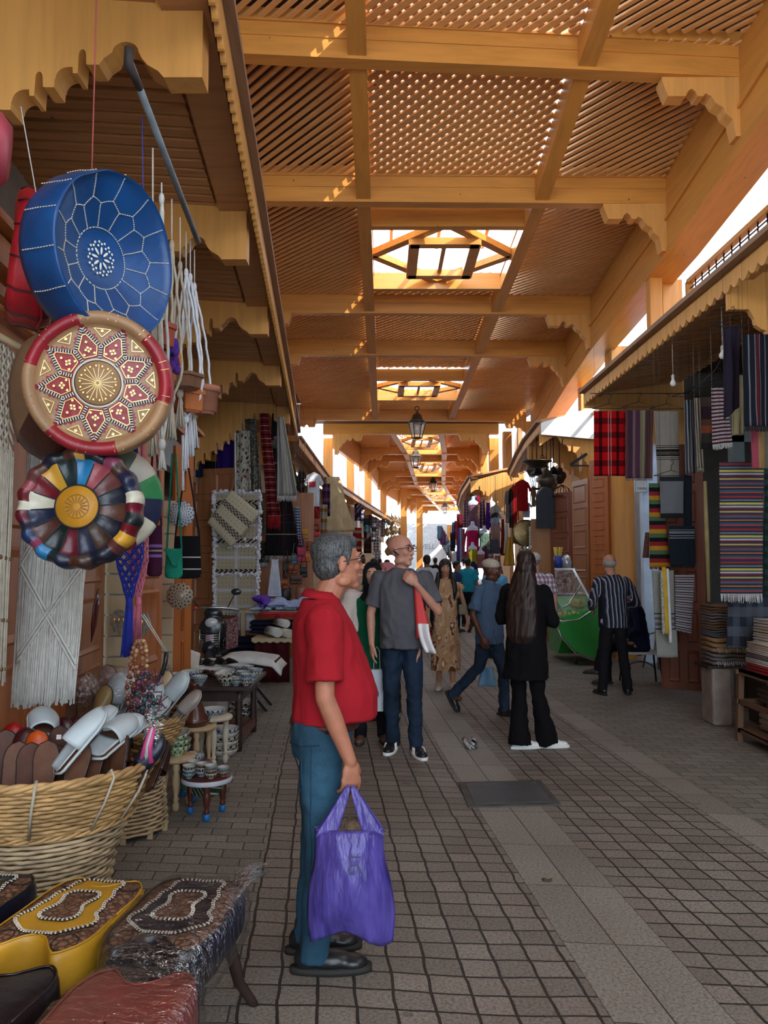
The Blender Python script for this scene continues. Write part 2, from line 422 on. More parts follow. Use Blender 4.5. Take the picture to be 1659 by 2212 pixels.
for k, ((y0, s0), (y1, s1)) in enumerate(zip(BE, BE[1:])):
    p = .098
    lattice(-2.3, XL-.08, y0+.05, y1-.05, 'ceiling_lattice', 'slatted wooden ceiling panel on the left, bay %s' % names[k], 'side lattice ceiling panels', pitch=p)
    rx = RX[0][1] if k < 4 else (3.6 if k == 4 else 3.7 if k == 5 else 4.1)
    lattice(XR+.08, rx+.05, y0+.05, y1-.05, 'ceiling_lattice', 'slatted wooden ceiling panel on the right, bay %s' % names[k], 'side lattice ceiling panels', pitch=p)
    def mid(a, b, lab): lattice(XL+.08, XR-.08, a, b, 'ceiling_lattice', lab, 'central lattice screens', layers=2, pitch=.105, w=.077)
    if k == 4:
        mid(y0+.05, 10.15, 'crossed lattice strip just before the first skylight'); mid(12.55, y1-.05, 'crossed lattice strip just beyond the first skylight')
    elif k == 6:
        mid(y0+.05, 18.05, 'crossed lattice before the second skylight'); mid(20.35, y1-.05, 'crossed lattice beyond the second skylight')
    else: mid(y0+.05, y1-.05, 'crossed lattice screen in the middle of the ceiling, bay %s' % names[k])
def skylight(ya, yb, zf, x0, x1, label, m_=PINE, detail=True):
    t = thing('skylight_frame', label, 'skylight', ((x0+x1)/2, (ya+yb)/2, zf(ya)+.2))
    for y in (ya, yb):
        m = MB(); m.beam(V((x0, y, zf(y)+.17)), V((x1, y, zf(y)+.17)), .12, .26); m.w('end_beam', m_, t)
    for x in (x0, x1):   # raised shaft sides
        m = MB(); m.beam(V((x, ya, zf(ya)+.55)), V((x, yb, zf(yb)+.55)), .03, .6); m.w('shaft_side', m_, t)
    cx = (x0+x1)/2; cy = (ya+yb)/2; z = zf(cy)+.10; hw = (x1-x0)/2; hl = (yb-ya)/2
    m = MB(); q = [V((cx-hw, cy, z+.06)), V((cx, cy+hl, z+.06)), V((cx+hw, cy, z+.06)), V((cx, cy-hl, z+.06))]
    for i in range(4): m.beam(q[i], q[(i+1) % 4], .13, .09)
    m.w('diamond_frame', m_, t)
    m = MB(); a, b = hw*.42, hl*.55; q = [V((cx-a, cy-b, z-.02)), V((cx+a, cy-b, z-.02)), V((cx+a, cy+b, z-.02)), V((cx-a, cy+b, z-.02))]
    for i in range(4): m.beam(q[i] + (q[i]-q[(i+1) % 4]).normalized()*.05, q[(i+1) % 4] + (q[(i+1) % 4]-q[i]).normalized()*.05, .15, .10)
    m.beam(V((cx, cy-b, z)), V((cx, cy+b, z)), .06, .06)
    m.w('inner_frame', m_, t)
    m = MB()
    for f in (-.36, 0, .36): m.beam(V((cx+f*hw*2, ya, z+.65)), V((cx+f*hw*2, yb, z+.6)), .05, .05)
    m.beam(V((x0, cy, z+.65)), V((x1, cy, z+.65)), .05, .05)
    m.w('glazing_bars', m_, t)
skylight(10.25, 12.45, zr, XL+.08, XR-.08, 'open skylight with a diamond and rectangle timber frame, nearest of the skylights')
skylight(18.15, 20.25, zr, XL+.08, XR-.08, 'open skylight with diamond timber frame above the nearest lantern')
BR = [(0,0),(.86,0),(.86,-.04),(.80,-.20),(.62,-.20),(.60,-.15),(.56,-.12),(.52,-.15),(.50,-.20),(.44,-.20),(.42,-.17),(.36,-.20),(.32,-.27),(.24,-.32),(.22,-.38),(.15,-.44),(.12,-.62),(0,-.62)]
def bracket(x, y, z, sgn, s=1.0, m_=BOARD, group='carved brackets under the beam ends', lab='carved wooden bracket under a ceiling beam end', w=.16):
    pts = BR
    m = MB()
    fr = lambda dy: (lambda p: V((x - sgn*p[0]*s, y+dy, z+p[1]*s)))
    m.prism(pts, fr(-w/2), fr(w/2))
    o = m.build('carved_bracket', m_); tag(o, lab, 'bracket', group)
bd = ['first', 'second', 'third', 'fourth', 'fifth']
for i, (y, sk) in enumerate(BE[3:]):
    rx = {0: 3.50, 1: 3.5, 2: 3.62, 3: 3.75, 4: 4.3}[i]
    bracket(rx, y+sk*(rx-.8), zr(y), 1, .95, lab='carved wooden bracket under the right end of the %s crossbeam' % bd[i])
    lx = {0: -2.2, 1: -2.3, 2: -2.4, 3: -2.5, 4: -2.75}[i]
    bracket(lx, y+sk*(lx-.8), zr(y), -1, .95, lab='carved wooden bracket under the left end of the %s crossbeam' % bd[i])
def post(x, y, z0, z1, w=.26, d=.26, m_=PINEZ):
    m = MB(); m.box((x, y, (z0+z1)/2), (w, d, z1-z0)); return trim(m, m_)
post(3.56, 10.3, 4.3, 5.4, .16, .16); post(3.86, 10.5, 4.3, 5.4, .26, .10); post(4.05, 13.6, 0, 5.3, .34, .42); post(4.15, 16.2, 0, 5.2); post(4.6, 22.9, 0, 5.1)
post(3.95, 6.9, 4.2, 5.7, .24, .24)
for y, x in ((22.9, -2.95), (16.0, -2.75), (9.5, -2.55)): post(x, y, 3.8, 5.3)
m = MB()
for y0, y1 in ((10.4, 13.3), (13.9, 16.0)):
    m.beam(V((4.05, y0, 4.55)), V((4.10, y1, 4.5)), .05, .05)
trim(m, PINEY)
M2 = [(28, 6.10, -1.75, 3.65), (33.4, 6.10, -1.05, 4.1), (35.9, 6.10, -.75, 4.2), (42.3, 6.10, -.35, 4.7), (45.3, 6.10, -.1, 4.9), (47.5, 6.10, 0, 5.1), (54, 6.1, .9, 5.9), (60, 6.1, 1.6, 6.9), (64, 6.1, 2.1, 7.4), (72, 6.1, 3, 8.6)]
for i, (y, z, xa, xb) in enumerate(M2):
    m = MB(); m.beam(V((xa-.4, y, z+.18)), V((xb+.4, y, z+.18)), .3, .36); trim(m, PINE)
    bracket(xa, y, z, -1, 1.15, lab='carved bracket under the left end of far beam, %s beyond the gap' % ['first','second','third','fourth','fifth','sixth','seventh','eighth','ninth','tenth'][i], group='far carved brackets', w=.28)
    bracket(xb, y, z, 1, 1.15, lab='carved bracket under the right end of far beam, %s beyond the gap' % ['first','second','third','fourth','fifth','sixth','seventh','eighth','ninth','tenth'][i], group='far carved brackets', w=.28)
z6 = lambda y: 6.1
for i, ((y0, z, a0, b0), (y1, _, a1, b1)) in enumerate(zip(M2, M2[1:])):
    la, lb = a0+(b0-a0)*.38, a0+(b0-a0)*.70; lc, ld = a1+(b1-a1)*.38, a1+(b1-a1)*.70
    for p, q in ((la, lc), (lb, ld)):
        m = MB(); m.beam(V((p, y0, z+.15)), V((q, y1, z+.15)), .22, .25); trim(m, PINEY)
    for p, q in ((a0, a1), (b0, b1)):
        m = MB(); m.beam(V((p, y0, z-.05)), V((q, y1, z-.05)), .16, .9); trim(m, PINEY)
    m = MB(); m.smooth = False
    sky = (y1-y0) > 4
    for (p, q, r_, s_) in ((a0, la, a1, lc), (lb, b0, ld, b1)):
        m.add([V((p, y0, z+.36)), V((q, y0, z+.36)), V((s_, y1, z+.36)), V((r_, y1, z+.36))], [(0,3,2,1)])
    if not sky: m.add([V((la, y0, z+.36)), V((lb, y0, z+.36)), V((ld, y1, z+.36)), V((lc, y1, z+.36))], [(0,3,2,1)])
    struct(m.build('ceiling', SLAT))
    if i < 3:
        xm0, xm1 = max(a0, a1)+.1, min(la, lc)-.1
        lattice(xm0, xm1, y0+.2, y1-.2, 'ceiling_lattice', 'far slatted ceiling panel on the left, %s bay beyond the gap' % ('first','second','third')[i] , 'far lattice ceiling panels', pitch=.2, w=.1, zf=z6, zo=.28)
        lattice(max(lb, ld)+.1, min(b0, b1)-.1, y0+.2, y1-.2, 'ceiling_lattice', 'far slatted ceiling panel on the right, %s bay beyond the gap' % ('first','second','third')[i], 'far lattice ceiling panels', pitch=.2, w=.1, zf=z6, zo=.28)
    if sky:
        cx0, cx1 = (la+lc)/2+.1, (lb+ld)/2-.1
        skylight(y0+.9, y1-1.2, z6, cx0, cx1, 'small far skylight with timber frame, %s beyond the gap' % ['first','','second','','','third','fourth','fifth','sixth'][i] if i in (0,2,5,6,7,8) else 'far skylight')
for px, pt, pb, y, w in ((709, 926, 1040, 29, .34), (757, 965, 1065, 34, .32), (795, 990, 1090, 38.5, .34), (828, 1010, 1100, 44, .36), (872, 1079, 1160, 50, .4), (906, 1110, 1180, 57, .45),
                         (1066, 923, 1030, 29, .34), (1095, 926, 1040, 27.5, .30), (1045, 960, 1050, 33, .3)):
    a = P(px, pt, y); b = P(px, pb, y); post(a.x, y, 0 if w >= .4 else b.z-.5, 6.1, w, w)
def wl(y): return -1.52 - .083*y      # left shop-front line
def el(y):                             # left eave line
    pts = [(1.5, -.62), (3.6, -.82), (16.2, -1.79), (24.7, -1.73), (35, -.85), (57, 1.2)]
    for (a, b), (c, d) in zip(pts, pts[1:]):
        if y <= c: return b + (d-b)*(y-a)/(c-a)
    return 1.2
def scal(a, b, ztop, zbot, pitch, amp, name, m_, parent, th=.03, flip=1):
    """fascia board from a to b (xy) with a scalloped lower edge"""
    a = V((a[0], a[1], 0)); b = V((b[0], b[1], 0)); L = (b-a).length; t = (b-a)/L; nrm = V((t.y, -t.x, 0))
    n = max(1, int(L/pitch)); m = MB(); pl = []
    K = 8
    for i in range(n*K+1):
        s = i/K; f = s % 1.0; z = zbot + amp*(1-abs(math.sin(PI*f)))**1.0
        pl.append((L*i/(n*K), z))
    top = []; A = []; sm = m.smooth; m.smooth = False
    vs = []
    for x, z in pl:
        p = a + t*x
        for d in (0, th):
            q = p + nrm*d; vs += [V((q.x, q.y, z)), V((q.x, q.y, ztop))]
    fs = []
    for i in range(len(pl)-1):
        o = i*4; k = o+4
        fs += [(o, k, k+1, o+1), (o+2, o+3, k+3, k+2), (o, o+2, k+2, k), (o+1, k+1, k+3, o+3)]
    m.add(vs, fs); return m.w(name, m_, parent)
def canopy(path, wallx, z0, label, scpitch=.16, depthname='left', soff=SOFF, side=-1, slatp=.16, zin=None, rise=.35):
    t = thing('canopy', label, 'canopy', (path[0][0], path[0][1], z0))
    for (a, b) in zip(path, path[1:]):
        scal(a, b, z0+.13, z0-.05, scpitch, .055, 'fascia', BOARD, t)
        m = MB(); m.beam(V((a[0]-side*.03, a[1], z0+.155)), V((b[0]-side*.03, b[1], z0+.155)), .11, .05); m.w('eave_trim', EDGE, t)
        wa, wb = wallx(a[1]), wallx(b[1]); m = MB(); m.smooth = False
        m.add([V((a[0], a[1], z0+.13)), V((b[0], b[1], z0+.13)), V((wb, b[1], z0+.13+rise)), V((wa, a[1], z0+.13+rise)),
               V((a[0], a[1], z0+.19)), V((b[0], b[1], z0+.19)), V((wb, b[1], z0+.19+rise)), V((wa, a[1], z0+.19+rise))], [(0,1,2,3), (7,6,5,4), (0,4,5,1), (0,3,7,4), (1,5,6,2)])
        m.w('roof_deck', soff, t)
        m = MB(); L = math.hypot(b[0]-a[0], b[1]-a[1]); n = int(L/slatp)
        for i in range(n):
            f = (i+.5)/n; x = a[0]+(b[0]-a[0])*f; y = a[1]+(b[1]-a[1])*f; w = wallx(y)
            m.beam(V((x+side*.28, y, z0+.11+rise*.2)), V((w, y, z0+.10+rise)), .085, .03)
        m.beam(V((a[0]+side*.14, a[1], z0+.10)), V((b[0]+side*.14, b[1], z0+.10)), .22, .04)
        m.w('soffit_slats', soff, t)
    return t
CL = canopy([(el(1.5), 1.5), (el(16.2), 16.2)], lambda y: wl(y)-.66, 4.12, 'long pine shop canopy with scalloped fascia along the left side', .105, slatp=.125, rise=.12)
m = MB(); m.smooth = False
def vwall(m, x0, y0, x1, y1, z0, z1, th=.12):
    a = V((x0, y0, 0)); b = V((x1, y1, 0)); t = (b-a).normalized(); n = V((t.y, -t.x, 0))*th
    q = [a, b, b-n, a-n] if th else [a, b]
    m.add([V((p.x, p.y, z0)) for p in q] + [V((p.x, p.y, z1)) for p in q], [(0,3,2,1), (4,5,6,7), (0,1,5,4), (1,2,6,5), (2,3,7,6), (3,0,4,7)])
m = MB(); m.smooth = False
vwall(m, wl(1)-.7, 1, wl(16.2)-.7, 16.2, 2.95, 4.7, -.15)
struct(m.build('wall_left', mat('grey_plaster', (.42, .43, .44), .9, .1)))
m = MB(); m.smooth = False    # shop interiors behind the front
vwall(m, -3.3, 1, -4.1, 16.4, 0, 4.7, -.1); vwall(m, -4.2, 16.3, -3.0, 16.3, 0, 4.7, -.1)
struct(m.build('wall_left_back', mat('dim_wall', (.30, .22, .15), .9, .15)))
m = MB(); m.smooth = False
m.add([(-5.2, 1, 4.72), (wl(1), 1, 4.72), (wl(24), 24, 4.72), (-5.2, 24, 4.72)], [(0,1,2,3)])
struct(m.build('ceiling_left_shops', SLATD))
def spandrel(y, x0, x1, ztop, zlo, zhi, name_label, side=-1, steps=5, m_=BOARD, th=.13, group='carved arch boards of the left shops', zend=None, peak=.78):
    """board across the canopy; lower edge climbs in steps from the wall (x0) to a pointed arch near the fascia (x1)"""
    pts = []; W = x1-x0; zend = zhi-.1 if zend is None else zend
    pts.append((0, zlo))
    for i in range(steps):
        f0 = i/steps*peak; f1 = (i+1)/steps*peak; za = zlo+(zhi-zlo)*i/steps; zb = zlo+(zhi-zlo)*(i+1)/steps; d = f1-f0; h = zb-za
        pts += [(f0+d*.12, za), (f0+d*.13, za+h*.35)]
        for a in range(0, 7):
            an = PI - PI/2*a/6; pts.append((f0+d*.45+math.cos(an)*d*.30, za+h*.40+math.sin(an)*h*.50))
        pts += [(f0+d*.54, za+h*.90), (f0+d*.55, za+h*.62), (f0+d*.66, za+h*.62), (f0+d*.67, za+h*1.0)]
        kx = f0+d*.765
        for a in range(0, 7):
            an = PI - PI*a/6; pts.append((kx+math.cos(an)*d*.085, za+h*1.42+math.sin(an)*h*.28))
        pts += [(f0+d*.86, za+h*1.02), (f0+d*.93, zb)]
    pz = zhi; pr = 1-peak
    pts += [(peak+.02*1, pz+.0), (peak+pr*.10, pz+.03)]
    for a in range(0, 9):
        an = PI - PI*a/8; pts.append((peak+pr*.30+math.cos(an)*pr*.12, pz+.06+math.sin(an)*.05))
    pts += [(peak+pr*.45, pz+.03), (peak+pr*.5, pz), (peak+pr*.6, pz-.03), (peak+pr*.65, zend), (1, zend)]
    pts += [(1, ztop), (0, ztop)]
    m = MB()
    fr = lambda dy: (lambda p: V((x0+W*p[0], y+dy, p[1])))
    m.prism(pts, fr(-th/2), fr(th/2))
    o = m.build('arch_board', m_); tag(o, name_label, 'arch board', group); return o
ords = ['first and nearest', 'second', 'third', 'fourth', 'fifth']
for i, (y, zlo, zhi) in enumerate(((3.62, 3.40, 3.94), (5.75, 3.25, 3.90), (7.95, 3.25, 3.98), (10.4, 3.2, 4.0), (13.2, 3.15, 3.98))):
    spandrel(y, wl(y)-.52, el(y)-.02, 4.5, zlo, zhi, 'stepped carved arch board under the left canopy, %s from the camera' % ords[i], zend=zhi-.06, peak=.66)
CL2 = canopy([(el(16.4), 16.4), (el(24.7), 24.7), (el(35), 35), (el(57), 57)], lambda y: el(y)-1.3, 4.05, 'far left canopy bending with the street', .3, slatp=.5, rise=.4)
m = MB()
y = 16.35; fr = lambda dy: (lambda p: V((p[0], y+dy, p[1])))
x1 = el(y); m.prism([(x1, 4.1), (x1, 4.25), (x1-1.2, 4.75), (x1-1.2, 3.3), (x1-1.0, 3.3), (x1-.95, 3.6), (x1-.7, 3.62), (x1-.6, 3.85), (x1-.3, 3.9), (x1-.2, 4.1)], fr(-.03), fr(.03))
tag(m.build('arch_board', BOARD), 'carved gable board at the near end of the far left canopy', 'arch board', 'carved arch boards of the left shops')
m = MB(); m.smooth = False
for a, b in ((16.4, 24.7), (24.7, 35), (35, 57)): vwall(m, el(a)-1.3, a, el(b)-1.3, b, 2.9, 4.4, -.1)
for a, b in ((16.4, 24.7), (24.7, 35), (35, 57)): vwall(m, el(a)-1.5, a, el(b)-1.5, b, 0, 3.0, -.1)
struct(m.build('wall_left_far', mat('far_wall', (.40, .29, .2), .9, .2)))
m = MB(); m.smooth = False
m.box((-4.5, 30, 4.4), (.4, 12, 3.0)); m.box((-1.5, 50, 4.5), (.4, 22, 3.2))
struct(m.build('wall_upper_left', WHITEW))
FX = 3.05
CR = canopy([(FX, 2.6), (FX, 9.1)], lambda y: 4.55, 4.07, 'long shop canopy with wavy scalloped fascia along the right side', .17, side=1, slatp=.17, rise=.22)
for ch in CR.children:
    pass
CR1 = canopy([(FX, 9.1), (FX+.02, 12.1)], lambda y: 4.55, 4.07, 'short continuation of the right canopy ending above the red plaid blanket', .17, side=1, slatp=.17, rise=.22)
CR2 = canopy([(3.07, 15.5), (3.22, 18), (3.45, 20.5), (3.85, 24.3), (4.1, 25.5)], lambda y: 5.0, 4.22, 'right canopy above the lantern shop beyond the alley', .22, side=1, slatp=.35, rise=.35)
CR3 = canopy([(2.84, 26.1), (3.1, 32), (3.64, 39), (5.5, 55), (8.2, 72)], lambda y: (4.3 if y < 33 else 5.2 if y < 45 else 7.5 if y < 60 else 10), 4.25, 'far right canopy above the clothes stall', .3, side=1, slatp=.6, rise=.3)
m = MB(); fr = lambda dy: (lambda p: V((p[0], 15.45+dy, p[1])))
m.prism([(3.07, 4.10), (3.07, 4.33), (4.35, 4.72), (4.35, 4.12), (4.20, 4.0)], fr(-.03), fr(.03)); tag(m.build('gable_board', WHITEW), 'pale sunlit gable board at the near end of the lantern shop canopy', 'gable board')
def gothic_steps(x0, x1, zlo, zhi, n, full=False):
    pts = []
    for i in range(n):
        f0 = i/n; d = 1/n; za = zlo+(zhi-zlo)*f0; h = (zhi-zlo)/n
        pts += [(f0, za), (f0+d*.05, za+h*.5), (f0+d*.3, za+h*.8), (f0+d*.5, za+h*.9), (f0+d*.52, za+h*1.5), (f0+d*.62, za+h*1.9), (f0+d*.72, za+h*1.5), (f0+d*.75, za+h)]
    return [(x0+(x1-x0)*p, q) for p, q in pts]
m = MB(); fr = lambda dy: (lambda p: V((p[0], 15.6+dy, p[1])))
m.prism(gothic_steps(4.55, 3.45, 3.0, 3.95, 6) + [(3.40, 4.12), (3.07, 3.9), (3.07, 4.3), (4.55, 4.3)], fr(-.03), fr(.03))
tag(m.build('arch_board', BOARD), 'carved half arch board with keyhole notches under the sunlit gable', 'arch board', 'carved arch boards on the right')
m = MB(); fr = lambda dy: (lambda p: V((p[0], 17.6+dy, p[1])))
m.prism(gothic_steps(5.0, 3.65, 2.95, 3.85, 6) + [(3.55, 3.95), (3.2, 3.8), (3.2, 4.3), (5.0, 4.3)], fr(-.03), fr(.03))
tag(m.build('arch_board', BOARD), 'second carved half arch board above the hanging lanterns', 'arch board', 'carved arch boards on the right')
m = MB(); fr = lambda dy: (lambda p: V((p[0], 26+dy, p[1])))
m.prism(gothic_steps(4.05, 3.05, 3.1, 3.95, 5) + [(3.0, 3.95), (2.84, 3.85), (2.84, 4.22), (3.9, 4.52), (4.6, 4.55), (4.6, 3.1)], fr(-.03), fr(.03))
tag(m.build('arch_board', BOARD), 'carved gable and arch board at the front of the clothes stall', 'arch board', 'carved arch boards on the right')
for y, lab in ((7.0, 'carved arch board under the near end of the right canopy, behind the dark hanging scarves'),):
    m = MB(); fr = lambda dy: (lambda p: V((p[0], y+dy, p[1])))
    m.prism([(3.07, 3.88), (3.25, 3.88), (3.28, 3.83)] + gothic_steps(3.3, 4.5, 3.80, 3.05, 6) + [(4.5, 3.0), (4.5, 4.40), (3.07, 4.2)], fr(-.03), fr(.03))
    tag(m.build('arch_board', BOARD), lab, 'arch board', 'carved arch boards on the right')
m = MB(); fr = lambda dy: (lambda p: V((p[0], 12.1+dy, p[1])))
m.prism([(3.07, 3.99), (3.3, 3.97)] + gothic_steps(3.3, 4.6, 3.92, 3.4, 4) + [(4.6, 3.35), (4.6, 4.42), (3.07, 4.21)], fr(-.03), fr(.03))
tag(m.build('arch_board', BOARD), 'carved arch board at the far end of the right canopy behind the plaid blanket', 'arch board', 'carved arch boards on the right')
m = MB(); m.smooth = False
vwall(m, 4.55, 1.5, 4.55, 9.2, 2.75, 4.6, .15)
struct(m.build('wall_right', mat('right_plaster', (.36, .37, .37), .9, .15, 2, 20, .4)))
m = MB(); m.smooth = False
vwall(m, 4.6, 12.6, 4.75, 15.6, 0, 4.7, .15); vwall(m, 4.2, 12.9, 4.9, 12.9, 0, 4.0, .15)
struct(m.build('wall_alley', BLUEW))
m = MB(); m.smooth = False
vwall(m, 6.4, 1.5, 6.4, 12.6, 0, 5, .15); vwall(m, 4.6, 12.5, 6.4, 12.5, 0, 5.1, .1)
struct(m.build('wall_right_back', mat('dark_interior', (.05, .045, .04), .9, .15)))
m = MB(); m.smooth = False
m.add([(4.55, 1.5, 4.62), (6.4, 1.5, 4.62), (6.4, 12.5, 4.62), (4.55, 12.5, 4.62)], [(0,1,2,3)])
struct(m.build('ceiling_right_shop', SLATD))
m = MB(); m.smooth = False
vwall(m, 5.0, 15.6, 5.6, 25.8, 0, 4.6, .15); vwall(m, 4.6, 26.2, 5.4, 32, 0, 6.2, .15)
for a, b, c, d in ((5.2, 32, 6, 45), (6.2, 45, 7.8, 60), (7.8, 60, 10, 72)): vwall(m, a, b, c, d, 0, 4.4, .15)
struct(m.build('wall_right_far', mat('far_wall_r', (.45, .25, .12), .8, .2)))
m = MB(); m.smooth = False
m.box((7.3, .2, 5.2), (.5, 18.4, 10.4)); m.box((8.0, 22, 4.5), (.5, 9, 4.5)); m.box((7.5, 33, 5), (.4, 10, 4));  # first box: tall block added to keep the sun out of the near street
struct(m.build('wall_upper_right', WHITEW))
m = MB(); m.smooth = False
m.box((3.2, 74, 2.4), (2.6, .3, 4.8)); m.box((1.2, 66, 2.6), (1.6, .4, 2.2)); m.box((8, 82, 3), (10, .3, 6))
struct(m.build('wall_end', WHITEW))
t = thing('balcony_railing', 'black wrought iron balcony railing with scrolls above the right canopy', 'railing', (3.35, 9, 4.5))
y0, y1, z0, z1 = 4.0, 8.75, 4.34, 4.76; X = 3.42
m = MB(); m.beam(V((X, y0, z1)), V((X, y1, z1)), .07, .05); m.beam(V((X, y1, z0-.1)), V((X, y1, z1)), .07, .07, V((0,1,0))); m.w('handrail', PINEY, t)
m = MB(); n = 26
for i in range(n):
    y = y0+(y1-y0)*(i+.5)/n; m.tube([(X, y-.085, z0-.05), (X, y-.085, z1)], .008, 5)
m.beam(V((X, y0, z0+.05)), V((X, y1, z0+.05)), .012, .012); m.beam(V((X, y0, z1-.08)), V((X, y1, z1-.08)), .012, .012); m.w('bars', IRON, t)
m = MB()
for i in range(n):
    y = y0+(y1-y0)*(i+.5)/n; pts = []; sg = 1 if i % 2 else -1
    for a in range(15):
        an = a/14*2.3*PI; r_ = .015+.055*a/14; pts.append((X, y+sg*math.cos(an)*r_, (z0+z1)/2-.02+math.sin(an)*r_*1.6))
    m.tube(pts, .009, 4)
m.w('scrolls', IRON, t)
m = MB(); m.smooth = False; vwall(m, wl(-6.5), -6.5, wl(2.5), 2.5, 0, 4.7, -.15); vwall(m, 4.55, -6.5, 4.55, 1.4, 0, 4.6, .15)  # unseen side walls added behind the camera to cut the frontal light
struct(m.build('wall_behind_added', mat('dim_wall', (.30, .22, .15), .9, .15)))
def lerp_(pts, y):
    for (a, b), (c, d) in zip(pts, pts[1:]):
        if y <= c: return b + (d-b)*(y-a)/(c-a)
    return pts[-1][1]
def ceil_z(x, y):
    """underside of the canopy above a point, for things hung from it"""
    if x < .3:
        if y < 16.3: return 4.27 + .12*max(0, min(1, (el(y)-x)/(el(y)-wl(y)+.66)))
        return 4.20 + .4*max(0, min(1, (el(y)-x)/1.3))
    if y < 12.3: return 4.22 + .22*max(0, min(1, (x-3.05)/1.5))
    if y < 25.9:
        xf = lerp_([(12, 3.07), (18, 3.22), (20.5, 3.45), (24.3, 3.85), (26, 4.1)], y); return 4.37 + .35*max(0, min(1, (x-xf)/(5-xf)))
    xf = lerp_([(26, 2.84), (32, 3.1), (39, 3.64), (55, 5.5)], y); return 4.40 + .3*max(0, min(1, (x-xf)/1.6))
def hangc(m, p, r=.0012):
    z = ceil_z(p.x, p.y)
    if z > p.z > (2.5 if p.x > .3 and p.y < 12 else 0): m.tube([p, V((p.x, p.y, z))], r, 4)
    return m
def under_left(px, off=9):
    """depth at which something seen at px hangs just inside the far left canopy"""
    y = 17.0
    while y < 56 and el(y)/y*FPX+829.5 < px+off: y += .25
    return y
CLOTHN = {}
def cloth(name, c, var=.12, rough=.85, bst=.6, spec=.2, bs=11, bd=.02):
    return mat(name, c, rough, var, 5, bs, bst, 0, spec, bd)
def checks(name, base, a, b, s):
    if name in _mc: return _mc[name]
    k = NT(name); x = k.xyz(k.coord())
    p = k.math('GREATER_THAN', k.math('FRACT', k.math('MULTIPLY', k.math('ADD', x[0], x[1]), s)), .5)
    q = k.math('GREATER_THAN', k.math('FRACT', k.math('MULTIPLY', x[2], s)), .5)
    c = k.mix(k.math('MULTIPLY', p, .65), hx(base), hx(a)); c = k.mix(k.math('MULTIPLY', q, .6), c, hx(b)); k.col(c).r(.9, 0, .2)
    _mc[name] = k.m; return k.m
def vstripes(name, base, line, s, w=.12):
    if name in _mc: return _mc[name]
    k = NT(name); x = k.xyz(k.coord()); n = k.noise(k.coord(), 4, 2)
    ang = k.math('ADD', k.math('ADD', x[0], k.math('MULTIPLY', x[1], .35)), k.math('MULTIPLY', n, .012))
    f = k.math('FRACT', k.math('MULTIPLY', ang, s)); p = k.math('LESS_THAN', f, w)
    f2 = k.math('LESS_THAN', k.math('ABSOLUTE', k.math('SUBTRACT', f, w+.16)), .03)
    c = k.mix(k.math('MAXIMUM', p, k.math('MULTIPLY', f2, .6)), hx(base), hx(line)); k.col(c).r(.8, 0, .3); _mc[name] = k.m; return k.m
def blotch(name, cols, sc=9, stretch=(1, 1, .6)):
    if name in _mc: return _mc[name]
    k = NT(name); v = k.scale(k.coord(), stretch); n = k.noise(v, sc, 2, .4); n = k.math('FRACT', k.math('MULTIPLY', n, 2.2))
    k.col(k.ramp(n, [(i/len(cols), hx(c)) for i, c in enumerate(cols)], 'CONSTANT')).r(.8, 0, .2); k.bump(k.noise(k.coord(), 14, 2), .4, .012); _mc[name] = k.m; return k.m
def denim(name, c):
    if name in _mc: return _mc[name]
    c = hx(c); k = NT(name); v = k.coord(); n = k.noise(v, 3, 3); f = k.noise(k.scale(v, (1, 1, .3)), 260, 2)
    cc = k.ramp(n, [(.3, tuple(x*.65 for x in c)), (.7, tuple(min(1, x*1.4) for x in c))])
    cc = k.mix(.5, cc, k.ramp(f, [(.3, (.55,)*3), (.7, (1.1,)*3)]), 'MULTIPLY')
    k.col(cc).r(.8, 0, .2).bump(k.noise(k.scale(v, (1, 1, 2.2)), 9, 2), .5, .015); _mc[name] = k.m; return k.m
def skin(name, c):
    if name in _mc: return _mc[name]
    k = NT(name); c = hx(c); v = k.coord(); n = k.noise(v, 18, 4)
    k.col(k.ramp(n, [(.3, tuple(x*.86 for x in c)), (.7, tuple(min(1, x*1.1) for x in c))])).r(.5, 0, .4)
    k.i['Subsurface Weight'].default_value = .08; k.i['Subsurface Radius'].default_value = (.02, .008, .004); k.bump(k.noise(v, 220, 2), .12, .002)
    _mc[name] = k.m; return k.m
def hairm(name, c, streak=None):
    if name in _mc: return _mc[name]
    k = NT(name); c = hx(c); v = k.coord(); n = k.noise(k.scale(v, (1, 1, .35)), 210, 4)
    b = hx(streak) if streak else tuple(min(1, x*2.2+.01) for x in c)
    k.col(k.ramp(n, [(.35, c), (.7, b)])).r(.5, 0, .4).bump(n, .45, .003); _mc[name] = k.m; return k.m
